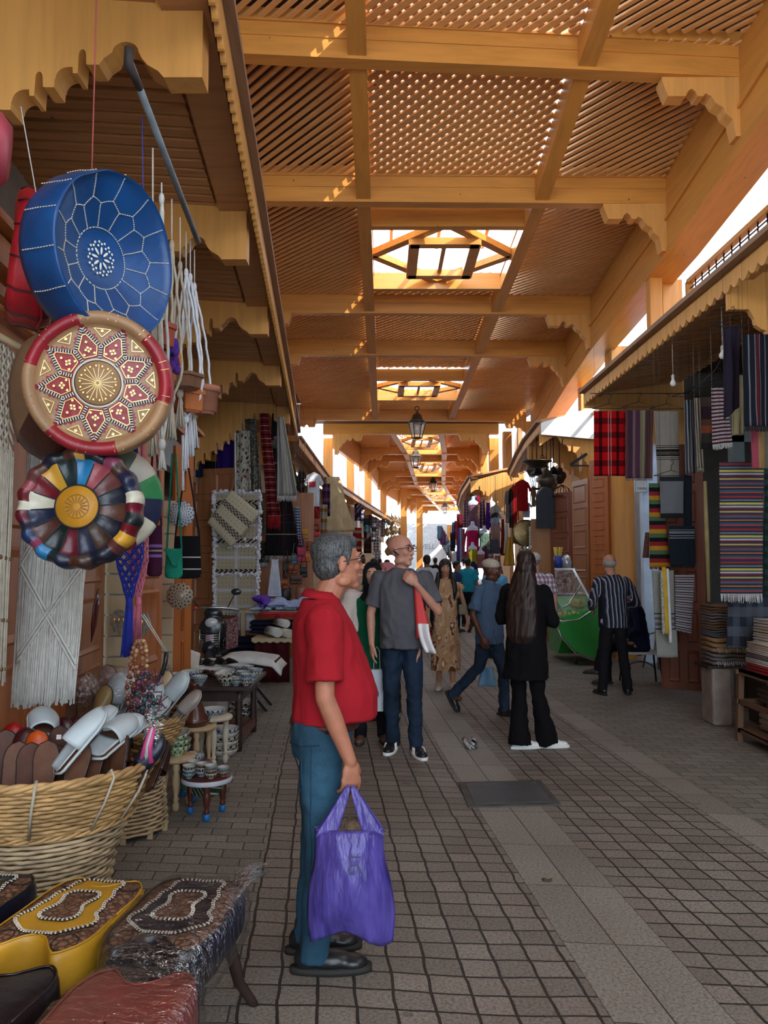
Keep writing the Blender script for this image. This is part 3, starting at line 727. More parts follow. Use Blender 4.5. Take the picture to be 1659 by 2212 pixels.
def blob(name, parts, m, parent, vox=.008, sm=6, wr=0, wf=9, ws=(1, 1, 1), clipz=None, label=None):
    """one continuous closed surface grown round a set of overlapping volumes (local space of parent)"""
    mb = parts; me = D.meshes.new('tmp'); me.from_pydata(mb.v, [], mb.f); o = D.objects.new('tmp', me); C.objects.link(o)
    r_ = o.modifiers.new('r', 'REMESH'); r_.mode = 'VOXEL'; r_.voxel_size = vox; r_.adaptivity = 0
    if sm: s_ = o.modifiers.new('s', 'SMOOTH'); s_.iterations = sm; s_.factor = .5
    dg = bpy.context.evaluated_depsgraph_get(); dg.update()
    n = D.meshes.new_from_object(o.evaluated_get(dg)); D.objects.remove(o); D.meshes.remove(me)
    n.name = name
    if wr:
        n.calc_loop_triangles() if False else None
        nr = [v.normal.copy() for v in n.vertices]
        for v, q in zip(n.vertices, nr):
            c = v.co; a = noise.noise(V((c.x*wf*ws[0], c.y*wf*ws[1], c.z*wf*ws[2]))); b = noise.noise(V((c.x*wf*2.3*ws[0]+7, c.y*wf*2.3*ws[1], c.z*wf*2.3*ws[2])))
            e = noise.noise(V((c.x*wf*1.1*ws[0]+c.z*4, c.y*wf*1.1*ws[1]+3, c.z*wf*1.2*ws[2]-c.x*5+9)))
            v.co = c + q*(wr*(.7*a + .35*b + .9*(.35-abs(e)*1.8)))
    n.materials.clear(); n.materials.append(m)
    n.polygons.foreach_set('use_smooth', [True]*len(n.polygons)); n.update()
    q = D.objects.new(name, n); C.objects.link(q); q.parent = parent
    if label: q['label'] = label
    return q
class BB(MB):
    def cap(s, a, ra, b, rb, n=12, ends=True):
        a = V(a); b = V(b); s.tube([a, a.lerp(b, .5), b], [ra, (ra+rb)/2, rb], n)
        if ends: s.ell(a, ra, n); s.ell(b, rb, n)
        return s
    def chain(s, pts, rs, n=12, ends=True):
        for i in range(len(pts)-1): s.tube([V(pts[i]), V(pts[i+1])], [rs[i], rs[i+1]], n)
        for i in range(len(pts)):
            if ends or 0 < i < len(pts)-1: s.ell(pts[i], rs[i], n)
        return s
    def loft(s, rings, n=24):
        """rings of (centre, rx, ry[, exponent]) in xy plane"""
        vs = []; 
        for rg in rings:
            c, rx, ry = V(rg[0]), rg[1], rg[2]; e = rg[3] if len(rg) > 3 else 2.3
            for j in range(n):
                t = 2*PI*j/n; ct, st = math.cos(t), math.sin(t)
                vs.append(c + V((rx*math.copysign(abs(ct)**(2/e), ct), ry*math.copysign(abs(st)**(2/e), st), 0)))
        k = len(rings)
        fs = [(i*n+j, i*n+(j+1) % n, (i+1)*n+(j+1) % n, (i+1)*n+j) for i in range(k-1) for j in range(n)]
        if rings[0][0][2] > rings[-1][0][2]: fs = [f[::-1] for f in fs]; fs += [list(range(n)), [(k-1)*n+j for j in range(n)][::-1]]
        else: fs += [list(range(n))[::-1], [(k-1)*n+j for j in range(n)]]
        return s.add(vs, fs)
def hand(b, w, d, n, side, curl=.5, k=1.0, thumb=.6, spread=1.0):
    """w wrist, d direction of the hand, n way the palm faces, side +1/-1 picks the thumb side"""
    w = V(w); d = V(d).normalized(); n = V(n); n = (n - d*n.dot(d)).normalized(); s = d.cross(n)*side
    M = Matrix((s, d, n)).transposed()
    b.ell(w + d*.048*k, (.040*k, .052*k, .017*k), 14, M); b.ell(w + d*.075*k, (.041*k, .026*k, .015*k), 12, M)
    b.ell(w + d*.03*k + s*.022*k + n*.008*k, (.018*k, .032*k, .016*k), 10, M)
    for i, (o, L) in enumerate(((.036, .070), (.0122, .079), (-.0120, .073), (-.036, .058))):
        p = w + d*(.088 - (.006 if i == 3 else 0))*k + s*o*k*spread; a = curl*.55 + .05*i*curl; seg = (.46, .30, .24); r_ = .0086*k
        pts = [p - d*.02*k]; dd = d.copy(); pts.append(p)
        for q in seg:
            dd = (Matrix.Rotation(a*1.25, 3, s*side*1.0) @ dd) if False else (dd*math.cos(a) + n*math.sin(a)*1.0)
            dd.normalize(); 
            p = p + dd*L*q*k; pts.append(p.copy())
            tt = dd.dot(d); uu = dd.dot(n); n2 = n; an = math.atan2(uu, tt) + curl*.9; dd = d*math.cos(an - a) + n*math.sin(an - a)
        b.chain(pts, [r_*1.05, r_*1.05, r_, r_*.92, r_*.8], 8)
    tp = w + d*.022*k + s*.030*k + n*.006*k; td = (s*thumb + d*.75 + n*.35*(curl+.3)).normalized()
    t2 = (d*.9 + n*.5*curl + s*.1).normalized(); b.chain([tp, tp+td*.038*k, tp+td*.038*k+t2*.030*k, tp+td*.038*k+t2*.052*k], [.0135*k, .012*k, .0105*k, .009*k], 8)
def headb(b, c, M, k=1.0, nose=1.0, jaw=1.0, fem=False):
    c = V(c); T = lambda p: c + M @ (V(p)*k)
    R3 = lambda r_: tuple(q*k for q in r_)
    b.ell(T((0, .018, .040)), R3((.076, .098, .082)), 20, M)
    b.ell(T((0, -.016, .0)), R3((.064, .074, .095)), 18, M)
    b.ell(T((0, -.018, -.062)), R3((.052*jaw, .060, .045)), 16, M)
    b.ell(T((0, -.058, -.094)), R3((.027*jaw, .024, .019)), 12, M)
    b.ell(T((0, -.072, .034)), R3((.050, .018, .013)), 12, M)
    for sg in (-1, 1):
        b.ell(T((sg*.038, -.062, -.018)), R3((.021, .020, .020)), 10, M)
        b.ell(T((sg*.077, .010, -.004)), R3((.010, .020, .032)), 10, M @ Matrix.Rotation(.3, 3, 'X'))
        b.ell(T((sg*.011, -.094, -.026)), R3((.009, .010, .008)), 8, M)
        b.ell(T((sg*.052*jaw, .0, -.072)), R3((.014, .035, .022)), 8, M)
    b.cap(T((0, -.082, .026)), .0085*k, T((0, -.101*nose, -.024)), .0115*k, 8)
    b.cap(T((-.016, -.083, -.056)), .0065*k, T((.016, -.083, -.056)), .0065*k, 8)
    b.ell(T((0, -.086, -.054)), R3((.016, .007, .006)), 8, M); b.ell(T((0, -.083, -.066)), R3((.015, .008, .007)), 8, M)
EYEW = mat('eye_white', (.75, .72, .68), .3, 0, bst=0); EYED = mat('eye_dark', (.02, .012, .008), .2, 0, bst=0)
LIP = mat('lips', (.45, .12, .10), .5, .1, bst=0)
def face_bits(c, M, parent, k=1.0, brow='1a1210', lip=None, smile=0):
    c = V(c); T = lambda p: c + M @ (V(p)*k)
    for sg in (-1, 1):
        m = MB(); m.ell(T((sg*.031, -.0785, .014)), (.0150*k, .008*k, .0075*k), 12, M); e = m.build('eye', EYEW, parent)
        m = MB(); m.ell(T((sg*.031, -.0845, .014)), (.0068*k, .004*k, .0068*k), 10, M); m.build('iris', EYED, e)
        m = MB(); m.tube([T((sg*.014, -.091, .034)), T((sg*.032, -.092, .041)), T((sg*.052, -.080, .034))], [.0035*k, .0042*k, .002*k], 6); m.build('eyebrow', hairm('brow_'+brow, brow), parent)
    m = MB(); m.tube([T((-.024, -.082, -.058)), T((-.010, -.0925, -.056)), T((0, -.0935, -.057)), T((.010, -.0925, -.056)), T((.024, -.082, -.058))], [.002*k, .0055*k, .006*k, .0055*k, .002*k], 6); m.build('mouth', lip or LIP, parent)
def rot(yaw=0, pitch=0, roll=0):
    """yaw turns the face (degrees, ccw seen from above), pitch>0 looks down"""
    return Matrix.Rotation(math.radians(yaw), 3, 'Z') @ Matrix.Rotation(math.radians(pitch), 3, 'X') @ Matrix.Rotation(math.radians(roll), 3, 'Y')
SHOEB = mat('shoe_black', (.012, .012, .014), .35, .2, 8, 30, .2, spec=.5); SOLEW = mat('sole_white', (.72, .72, .70), .6, .05); SOLEB = mat('sole_dark', (.02, .018, .016), .7, .1)
def shoe(parent, ankle, yaw, m_, sole, k=1.0, pitch=0, label=None, stripe=None, L=.27):
    """toe points along local -y turned by yaw"""
    M = rot(yaw, pitch); a = V(ankle); T = lambda p: a + M @ (V(p)*k)
    z = -.085
    b = BB(); 
    b.ell(T((0, .025, z+.052)), (.038*k, .050*k, .048*k), 14, M); b.ell(T((0, -.06, z+.042)), (.043*k, .085*k, .036*k), 14, M)
    b.ell(T((0, -.135, z+.034)), (.044*k, .060*k, .028*k), 14, M); b.cap(T((0, .005, z+.06)), .040*k, T((0, .012, z+.11)), .042*k, 12)
    s = blob('shoe', b, m_, parent, .007, 4, label=label)
    m = MB(); pts = []
    for j in range(28):
        t = 2*PI*j/28; y = -.06+math.cos(t)*.148; w = .047-.010*max(0, math.cos(t)) + .004*max(0, -math.cos(t)); x = math.copysign(abs(math.sin(t))**.75, math.sin(t))*w
        pts.append((x, y if y < .07 else .07+(y-.07)))
    A = [T((x, y, z+.003)) for x, y in pts]; B_ = [T((x, y, z+.026)) for x, y in pts]; n = len(pts)
    m.add(A+B_, [list(range(n)), [n+i for i in range(n)][::-1]] + [((i+1) % n, i, n+i, n+(i+1) % n) for i in range(n)])
    m.build('sole', sole, s)
    if stripe:
        m = MB()
        for sg in (-1, 1):
            for q in (0, 1, 2): m.beam(T((sg*.044, -.055-.022*q, z+.028)), T((sg*.036, -.035-.022*q, z+.072)), .006, .008)
        m.build('stripe', stripe, s)
    return s
def person(label, xy, rz, H=1.75, vox=.008, skinc='b07a5c', torso=None, arms=None, legs=None, head=(0, 0, 0), hoff=(0, -.02, 0), build=1.0, belly=0.0,
           shirt=None, sleeve='short', shirtlen=.88, trousers=None, flare=0, shoes=None, hair=None, fem=False, wr=.011, lean=0, cat='person', z0=0.0, neckz=0, skirt=None, shoek=1.0, facebits=True, lens=None, group=None, shirtpart='shirt', collar=None, bodyvox=None, headk=1.0):
    s = H/1.75; R_ = thing('person', label, cat, (xy[0], xy[1], z0), math.radians(rz), group); S = lambda *p: V(p)*s
    SK = skin('skin_'+skinc, skinc); w = (.185 if not fem else .165)*build
    ln = lambda z: -lean*(z-.93)          # forward lean offset in y
    pel = torso or S(0, 0, .93); pz = pel.z/s; px_, py_ = pel.x/s, pel.y/s
    def TT(x, y, z): return S(px_+x, py_+y+ln(z), z+(pz-.93))
    hM = rot(*head); hc = TT(hoff[0], hoff[1]-.01, 1.625+hoff[2])
    if legs is None: legs = {'L': ((.10, -.01, .50), (.11, .02, .085), 8), 'R': ((-.10, -.01, .50), (-.11, .02, .085), -8)}
    if arms is None: arms = {'L': ((.235, .02, 1.13), (.25, -.05, .88)), 'R': ((-.235, .02, 1.13), (-.25, -.05, .88))}
    s0 = s; hk = s*headk; b = BB(); headb(b, hc, hM, hk*(.97 if fem else 1.0), jaw=.88 if fem else 1.05)
    b.cap(TT(0, .005, 1.45), .058*s*(.85 if fem else 1.05), hc+V((0, .014, -.06))*s, .052*s*(.82 if fem else 1.05), 14)
    b.loft([(TT(0, 0, .86), .12*s, .09*s), (TT(0, 0, 1.0), .13*s, .09*s), (TT(0, 0, 1.2), .12*s, .09*s), (TT(0, .0, 1.38), w*.9*s, .09*s), (TT(0, 0, 1.44), w*.75*s, .07*s), (TT(0, 0, 1.48), .06*s, .05*s)])
    for k, sg in (('L', 1), ('R', -1)):
        el_, wr_ = S(*arms[k][0]), S(*arms[k][1]); sh = TT(sg*w, 0, 1.405); t = build**.5*(.85 if fem else 1)
        b.chain([sh, sh.lerp(el_, .5), el_, el_.lerp(wr_, .35), wr_], [.050*t*s, .043*t*s, .036*t*s, .037*t*s, .025*t*s])
        o = arms[k][2] if len(arms[k]) > 2 else {}
        d = V(o.get('d', tuple((wr_-el_).normalized()+V((0, 0, -.2))))); n = V(o.get('n', (-sg*1.0, 0.3, 0)))
        hand(b, wr_, d, n, o.get('side', 1 if k == 'R' else -1) if 'side' in o else (-1 if k == 'L' else 1), o.get('curl', .45), s*(.9 if fem else 1.02), o.get('thumb', .5))
        kn, an = S(*legs[k][0]), S(*legs[k][1]); hp = TT(sg*.09, 0, .90)
        b.chain([hp, hp.lerp(kn, .5), kn, kn.lerp(an, .35), an], [.078*s, .066*s, .050*s, .050*s, .034*s])
        b.ell(an+S(0, -.04, -.045), (.035*s, .085*s, .032*s), 10, rot(legs[k][2]))
    body = blob('body', b, SK, R_, bodyvox or vox, 5)
    if facebits: face_bits(hc, hM, R_, hk*(.97 if fem else 1.0), lip=LIP if fem else skin('lip_'+skinc, skinc))
    if shirt:
        b = BB(); bl = belly; e = .012
        z1 = shirtlen
        rg = []
        prof = [(z1, .165, .122, -.3*bl), (1.0, .168, .125+bl*.55, -bl*.9), (1.1, .165, .122+bl*.6, -bl), (1.22, .168, .118+bl*.35, -bl*.6), (1.32, .178, .118+bl*.1, -bl*.25), (1.39, .186, .108, 0), (1.43, .165, .088, .004), (1.465, .10, .070, .008), (1.487, .067, .062, .008)]
        if z1 > .99: prof = prof[:1]+prof[2:]
        if z1 < .8: prof = [(z1, .19, .15, 0), ((z1+.95)/2, .18, .14, 0)] + prof[1:]
        if z1 < .8: prof[0] = (z1, .20, .165, 0)
        for z, rx, ry, oy in prof: rg.append((TT(0, oy, z), (rx*build*(.9 if fem else 1)+e)*s, (ry*build**.6+e*.8)*s, 2.4))
        b.loft(rg, 28)
        for k, sg in (('L', 1), ('R', -1)):
            el_, wr_ = S(*arms[k][0]), S(*arms[k][1]); sh = TT(sg*w*.96, 0, 1.40); t = build**.5*(.88 if fem else 1)
            if sleeve == 'short':
                q = sh.lerp(el_, .80); dd = (el_-sh).normalized(); b.ell(sh, (.066*t+.008)*s, 14); b.tube([sh, sh.lerp(el_, .4), q], [(.066*t+.006)*s, (.064*t+.006)*s, (.064*t+.008)*s], 18)
            elif sleeve == 'long': b.chain([sh, sh.lerp(el_, .5), el_], [.068*t*s, .060*t*s, .052*t*s]); b.tube([el_, el_.lerp(wr_, .93)], [.052*t*s, .042*t*s], 16)
            elif sleeve == 'wide': b.chain([sh, sh.lerp(el_, .5), el_], [.072*t*s, .07*t*s, .066*t*s]); b.tube([el_, el_.lerp(wr_, .9)], [.066*t*s, .078*t*s], 16)
        so_ = blob(shirtpart, b, shirt, R_, vox, 4, wr*s, 10, (1, 1, .55))
        if collar:
            m = MB(); q = TT(0, .008, 1.487); 
            m.lathe([(.064*s, 0), (.066*s, .03*s), (.070*s, .034*s), (.084*s, .006*s), (.082*s, .0)], 28, q, Matrix.Rotation(.14, 3, 'X'))
            m.build('collar', collar, so_)
    if trousers:
        b = BB(); f = flare
        b.loft([(TT(0, 0, .84), .150*s*build, .118*s), (TT(0, 0.005, .90), .160*s*build, .125*s), (TT(0, -.02*belly*5, .99), .155*s*build, (.118+belly*.3)*s)], 24)
        for k, sg in (('L', 1), ('R', -1)):
            kn, an = S(*legs[k][0]), S(*legs[k][1]); hp = TT(sg*.078*build, 0.005, .875); up = (kn-an).normalized(); hem = an - up*.045*s
            b.ell(hp, .092*s, 16); b.tube([hp, hp.lerp(kn, .5), kn], [.092*s, .082*s, .066*s], 18); b.ell(kn, .066*s, 16)
            b.tube([kn, kn.lerp(hem, .5), hem], [.066*s, (.062+f*.3)*s, (.060+f)*s], 18)
        tr = blob('trousers', b, trousers, R_, vox, 4, wr*s, 9, (1, 1, .8))
    if skirt:
        b = BB(); b.loft([(S(*q[0]), q[1]*s, q[2]*s, 2.1) for q in skirt[1]], 32); blob('skirt', b, skirt[0], R_, vox, 3, wr*1.6*s, 11, (1, 1, .15))
    if shoes:
        for k in 'LR':
            an = S(*legs[k][1]); shoe(R_, an, legs[k][2], shoes[0], shoes[1], s*shoek, legs[k][3] if len(legs[k]) > 3 else 0, stripe=shoes[2] if len(shoes) > 2 else None)
    if hair: hair(R_, hc, hM, hk)
    return R_, hc, hM, hk
def hair_short(m_, full=True):
    def f(R_, c, M, s):
        T = lambda p: c + M @ (V(p)*s); b = BB()
        b.ell(T((0, .026, .056)), (.083*s, .100*s, .083*s), 20, M); b.ell(T((0, .052, -.004)), (.073*s, .066*s, .070*s), 16, M)
        if full: b.ell(T((0, -.020, .088)), (.066*s, .066*s, .042*s), 16, M)
        for sg in (-1, 1): b.cap(T((sg*.068, -.018, .045)), .018*s, T((sg*.075, -.012, -.002)), .009*s, 8)
        blob('hair', b, m_, R_, .007, 3, .0035*s, 45, (1, 1, .5))
    return f
def hair_fringe(m_):
    def f(R_, c, M, s):
        T = lambda p: c + M @ (V(p)*s); b = BB()
        b.ell(T((0, .055, .0)), (.078*s, .062*s, .052*s), 16, M)
        for sg in (-1, 1): b.ell(T((sg*.062, .035, .012)), (.020*s, .048*s, .042*s), 10, M)
        blob('hair', b, m_, R_, .007, 3)
    return f
def hair_long(m_, L=.45, wid=.085, back_=.10):
    def f(R_, c, M, s):
        T = lambda p: c + M @ (V(p)*s); b = BB()
        b.ell(T((0, .026, .052)), (.086*s, .104*s, .086*s), 20, M); b.ell(T((0, .05, -.03)), (.085*s, .072*s, .09*s), 16, M)
        for sg in (-1, 1): b.cap(T((sg*.060, -.035, .065)), .024*s, T((sg*.075, .0, -.06)), .020*s, 8)
        q = T((0, .075, -.05)); z = V((0, 0, 1)); up = c + V((0, .085, -.13))*s
        b.loft([(V((c.x, c.y+.05*s, c.z-.02*s)), .085*s, .06*s), (V((c.x, c.y+.075*s, c.z-.14*s)), (wid+.01)*s, .065*s), (V((c.x, c.y+back_*.8*s, c.z-.26*s)), wid*1.2*s, .06*s), (V((c.x, c.y+back_*s, c.z-L*.6*s)), wid*1.3*s, .06*s), (V((c.x, c.y+back_*s, c.z-L*s)), wid*1.25*s, .055*s), (V((c.x, c.y+back_*s, c.z-(L+.07)*s)), wid*.8*s, .03*s)], 24)
        blob('hair', b, m_, R_, .008, 3, .006*s, 26, (1, 1, .1))
    return f
def hijab(m_, m2=None):
    def f(R_, c, M, s):
        T = lambda p: c + M @ (V(p)*s); b = BB()
        b.ell(T((0, .032, .046)), (.090*s, .104*s, .092*s), 20, M); b.ell(T((0, .045, -.04)), (.084*s, .082*s, .09*s), 18, M)
        for sg in (-1, 1): b.cap(T((sg*.068, -.020, .06)), .026*s, T((sg*.066, -.015, -.08)), .030*s, 10)
        b.ell(T((0, -.035, .115)), (.05*s, .035*s, .02*s), 12, M)
        b.loft([(V((c.x, c.y+.02*s, c.z-.10*s)), .082*s, .085*s), (V((c.x, c.y+.015*s, c.z-.16*s)), .095*s, .09*s), (V((c.x, c.y+.01*s, c.z-.20*s)), .15*s, .10*s), (V((c.x, c.y, c.z-.25*s)), .17*s, .11*s)], 24)
        blob('headscarf', b, m_, R_, .008, 3, .005*s, 20)
    return f
def glasses(R_, c, M, s, m_, lens=None, tinted=False, r=.022):
    T = lambda p: c + M @ (V(p)*s); m = MB()
    for sg in (-1, 1):
        pts = [T((sg*.033+math.cos(a)*.026, -.100+abs(math.cos(a)*.004), .012+math.sin(a)*.019)) for a in [2*PI*i/16 for i in range(17)]]
        m.tube(pts, .0024*s, 6); m.tube([T((sg*.058, -.095, .018)), T((sg*.080, -.05, .016)), T((sg*.084, .01, .010))], .0026*s, 6)
    m.tube([T((-.008, -.102, .016)), T((.008, -.102, .016))], .0022*s, 6)
    g = m.build('glasses', m_, R_)
    if lens:
        for sg in (-1, 1):
            q = MB(); q.ell(T((sg*.033, -.099, .012)), (.025*s, .002*s, .018*s), 14, M); q.build('lens', lens, g)
    return g
def text(body, size, m_, parent, loc, rot_, ext=.0006, name='lettering', align='CENTER'):
    fc = D.curves.new('t', 'FONT'); fc.body = body; fc.size = size; fc.extrude = ext; fc.align_x = align
    fo = D.objects.new('t', fc); C.objects.link(fo); dg = bpy.context.evaluated_depsgraph_get(); dg.update()
    me = D.meshes.new_from_object(fo.evaluated_get(dg)); D.objects.remove(fo); me.materials.clear(); me.materials.append(m_)
    o = D.objects.new(name, me); C.objects.link(o); o.parent = parent; o.location = loc; o.rotation_euler = rot_; return o
LENS = mat('dark_lens', (.02, .012, .01), .08, 0, bst=0, spec=.8)
JEAN = denim('jean_blue', '2f5268'); REDP = cloth('red_pique', (.30, .008, .016), .1, .85, .5, bs=220, bd=.002)
A_, ac, aM, as_ = person('man in red polo shirt and blue jeans seen from the side, holding a purple bag', (-.262, 3.40), 97, 1.75, vox=.0075, bodyvox=.0046, skinc='aa7058',
    arms={'L': ((.26, .06, 1.13), (.24, -.04, .90), {'curl': .6}), 'R': ((-.255, -.0, 1.115), (-.245, -.10, .865), {'d': (0, -.06, -1), 'n': (.9, .5, 0), 'curl': .85, 'thumb': .5})},
    legs={'L': ((.075, .015, .50), (.08, .05, .09), 4), 'R': ((-.085, .005, .50), (-.09, .03, .09), -3)},
    head=(14, -4, 0), hoff=(0, -.062, .01), build=1.13, belly=.058, shirt=REDP, sleeve='short', shirtlen=.985, trousers=JEAN, shoes=(SHOEB, SOLEB), collar=REDP, shoek=1.12, wr=.007,
    hair=hair_short(hairm('grey_hair', '1b1c1e', '5c5f61')))
glasses(A_, ac, aM, as_, mat('tort', (.05, .02, .012), .3, .2), LENS)
m = MB(); m.lathe([(.001, 0), (.155, 0), (.16, .02), (.155, .04), (.001, .04)], 32, (0, 0, 0)); 
for i, v in enumerate(m.v): m.v[i] = (v[0]*1.13*as_, v[1]*.92*as_-.012, v[2]+.955)
m.build('belt', mat('belt_leather', (.055, .014, .010), .5, .2), A_)
from mathutils.bvhtree import BVHTree
tro = [c_ for c_ in A_.children if c_.name.startswith('trousers')][0]; bt = BVHTree.FromPolygons([v.co for v in tro.data.vertices], [p.vertices for p in tro.data.polygons])
def snapped(pts, tree, off=.002, n=8):
    o = []
    for a, b in zip(pts, pts[1:]):
        for i in range(n): q = V(a).lerp(V(b), i/n); h = tree.find_nearest(q); o.append(h[0] + h[1]*off)
    h = tree.find_nearest(V(pts[-1])); o.append(h[0]+h[1]*off); return o
m = MB(); DJ = denim('jean_dark', '24435a')
m.tube(snapped([(-.13, .10, .85), (-.05, .16, .86), (-.055, .16, .73), (-.10, .14, .70), (-.14, .10, .74), (-.13, .10, .85)], bt), .003, 5)
m.tube(snapped([(-.18, .05, .92), (-.16, .06, .60), (-.14, .05, .30), (-.13, .05, .16)], bt), .002, 5); m.tube(snapped([(-.20, .02, .915), (-.10, .16, .895), (0, .18, .89)], bt), .002, 5); m.build('stitching', DJ, A_)
PURP = NT('purple_film'); PURP.col(PURP.ramp(PURP.noise(PURP.scale(PURP.coord(), (3, 3, 1)), 6, 3), [(.3, hx('3a3080')), (.7, hx('5e52a8'))])).r(.32, 0, .5); PURP.i['Alpha'].default_value = .86
PURP.i['Subsurface Weight'].default_value = 0; PURP.bump(PURP.noise(PURP.scale(PURP.coord(), (4, 4, 1)), 9, 3), .6, .02); PURP = PURP.m
hx_, hz_ = P(757, 1704, 3.13).x, P(757, 1704, 3.13).z
BG = thing('carrier_bag', 'purple plastic carrier bag hanging from the hand of the man in red', 'bag', (hx_, 3.13, hz_ - .55))
def bagf(front):
    sg = -1 if front else 1
    def f(u, v):    # v 0 bottom .. 1 top of body
        z = .005 + v*.40; w = .158 - .035*max(0, v-.55)/.45 + .010*math.sin(v*7); x = (u-.5)*2*w + .012*(1-v) - .006
        dpt = .075*(1-abs(2*u-1)**2.5)*(.30+.9*math.sin(PI*min(1, v*.8+.12)))
        wr_ = .006*noise.noise(V((u*9, v*5, 3+sg))) + .004*noise.noise(V((u*22, v*6, sg)))
        zb = .030*(1-v)**6*math.cos(u*PI*2+.6)*-1
        return V((x, sg*(dpt+.004)+wr_*1.2, z+zb))
    return f
m = MB(); m.grid(bagf(True), 30, 30, .0015); m.grid(bagf(False), 30, 30, .0015); m.build('bag_body', PURP, BG)
for sg in (-1, 1):
    for fr_ in (-1, 1):
        def hf(u, v, sg=sg, fr_=fr_):
            a = (u-.5)*2; w = .055*(1-v)**.8+.012
            x = sg*(.088*(1-v)**1.1 + .008) + a*w*(1 if v < .98 else .6)*.62; y = fr_*(.032*(1-v)+.004) ; z = .395 + v*.168 - .02*abs(a)*(1-v)
            return V((x, y+.004*noise.noise(V((u*8, v*6, fr_))), z))
        m = MB(); m.grid(hf, 8, 12, .0015); m.build('handle', PURP, BG)
m = MB(); m.box((0, 0, .21), (.17, .05, .26), Matrix.Rotation(.08, 3, 'Y')); b_ = m.build('parcel', mat('parcel_grey', (.30, .28, .38), .6, .2), None)
par_local(b_, None) if False else None
b_.location = BG.location; tag(b_, 'pale printed box inside the purple carrier bag', 'box')
m = MB(); m.ell((0, 0, .40), (.085, .035, .045), 16); o = m.build('fur_bundle', mat('fur_brown', (.10, .065, .04), .9, .5, 30, 90, .9, bdist=.02), None); o.location = BG.location; tag(o, 'brown tufty bundle peeping from the top of the purple bag', 'bundle')
text('LG', .062, mat('ink_grey', (.06, .055, .16), .6, 0, bst=0), BG, (.0, -.105, .30), (PI/2, math.radians(90), 0))
GREYT = cloth('grey_tee', '55545a', .1, .85, .5)
B_, bc, bM, bs_ = person('bald man in grey t-shirt and dark jeans with black glasses and a red bag', (.155, 6.95), -6, 1.86, vox=.0085, skinc='c08a74',
    arms={'L': ((.30, -.06, 1.14), (.13, -.19, 1.36), {'d': (-.55, -.1, .5), 'n': (-.2, .9, 0), 'curl': 1.1}), 'R': ((-.255, .0, 1.12), (-.245, -.03, .87), {'curl': .45})},
    legs={'L': ((.10, -.03, .50), (.115, -.05, .085), 22), 'R': ((-.09, -.0, .50), (-.085, .09, .085), -8)},
    head=(60, -3, 0), hoff=(0, -.01, 0), build=1.0, belly=.03, headk=1.12, shirt=GREYT, shirtlen=.84, trousers=denim('jean_navy', '1c2b3e'), shoes=(SHOEB, SOLEW, SOLEW), shoek=1.08)
glasses(B_, bc, bM, bs_, mat('black_frame', (.01, .01, .012), .3, 0))
m = MB(); T = lambda p: bc + bM @ (V(p)*bs_); m.cap = None
m.tube([T((-.088, .004, .0)), T((-.092, -.012, -.012)), T((-.088, -.035, -.030))], [.009, .008, .006], 8); m.build('earpiece', SHOEB, B_)
RB = thing('shoulder_bag', 'red and white bag hung from the shoulder of the bald man', 'bag', (.155, 6.95, 0), math.radians(-6))
m = MB(); m.grid(lambda u, v: V((.13+.075*v+(u-.5)*.03*(1+3.2*v), -.165-.06*v, 1.50-v*.50)), 4, 12, .012); m.build('strap', mat('bag_red', (.55, .02, .02), .5, .1), RB)
m = MB(); m.grid(lambda u, v: V((.20+.13*v*v*.5+(u-.5)*.09, -.235+.02*math.sin(u*5), 1.12-v*.24)), 6, 8, .03); m.build('panel', mat('bag_white', (.75, .72, .72), .5, .1), RB)
W1, wc, wM, ws_ = person('woman in black headscarf and long green dress standing behind the man in red', (-.11, 7.35), 4, 1.63, skinc='c99a80', fem=True, head=(-4, 0, 0),
    arms={'L': ((.22, .0, 1.12), (.20, -.06, .88)), 'R': ((-.27, -.02, 1.14), (-.22, -.16, .98))},
    shirt=cloth('green_dress', '0a5238'), sleeve='long', build=1.08, shirtlen=.60, trousers=cloth('black_trouser', '141318'), shoes=(mat('sandal', (.12, .06, .04), .6), SOLEB), hair=hijab(cloth('black_scarf', '16151a')))
m = MB(); b = BB()
for k in ((-.20, 0, 1.40, -.27, -.02, 1.14), ): b.cap(V(k[:3])*ws_, .085, V(k[3:])*ws_, .09); b.cap(V(k[3:])*ws_, .088, V((-.22, -.15, .98))*ws_, .06)
b.loft([(V((-.13, .02, 1.0)), .06, .10), (V((-.13, .01, 1.36)), .07, .09)])
blob('cardigan', b, stripes('cream_knit', [('d2c5bc', 3), ('b8a9a0', .4)], 'V', 1), W1, .009, 4, .008)
def paper_bag(name, c, w, d, h, m_, label, yaw=0):
    t = thing(name, label, 'bag', c, math.radians(yaw)); m = MB(); m.box((0, 0, h/2), (w, d, h)); m.build('bag_body', m_, t)
    for sg in (-1, 1):
        m = MB(); m.tube([(-w*.25, sg*d/2, h), (-w*.2, sg*d*.3, h+.16), (0, 0, h+.20), (w*.2, sg*d*.3, h+.16), (w*.25, sg*d/2, h)], .003, 5); m.build('handle', m_, t)
    return t
q = P(814, 1535, 7.1)
pb = paper_bag('paper_bag', (q.x, 7.1, q.z), .115, .08, .36, mat('paper_grey', (.50, .54, .60), .7, .05), 'pale grey paper bag carried by the woman in green')
m = MB(); m.box((0, -.042, .14), (.012, .004, .06)); m.box((.014, -.042, .15), (.008, .004, .04)); m.build('print', mat('print_navy', (.05, .06, .15), .5), pb)
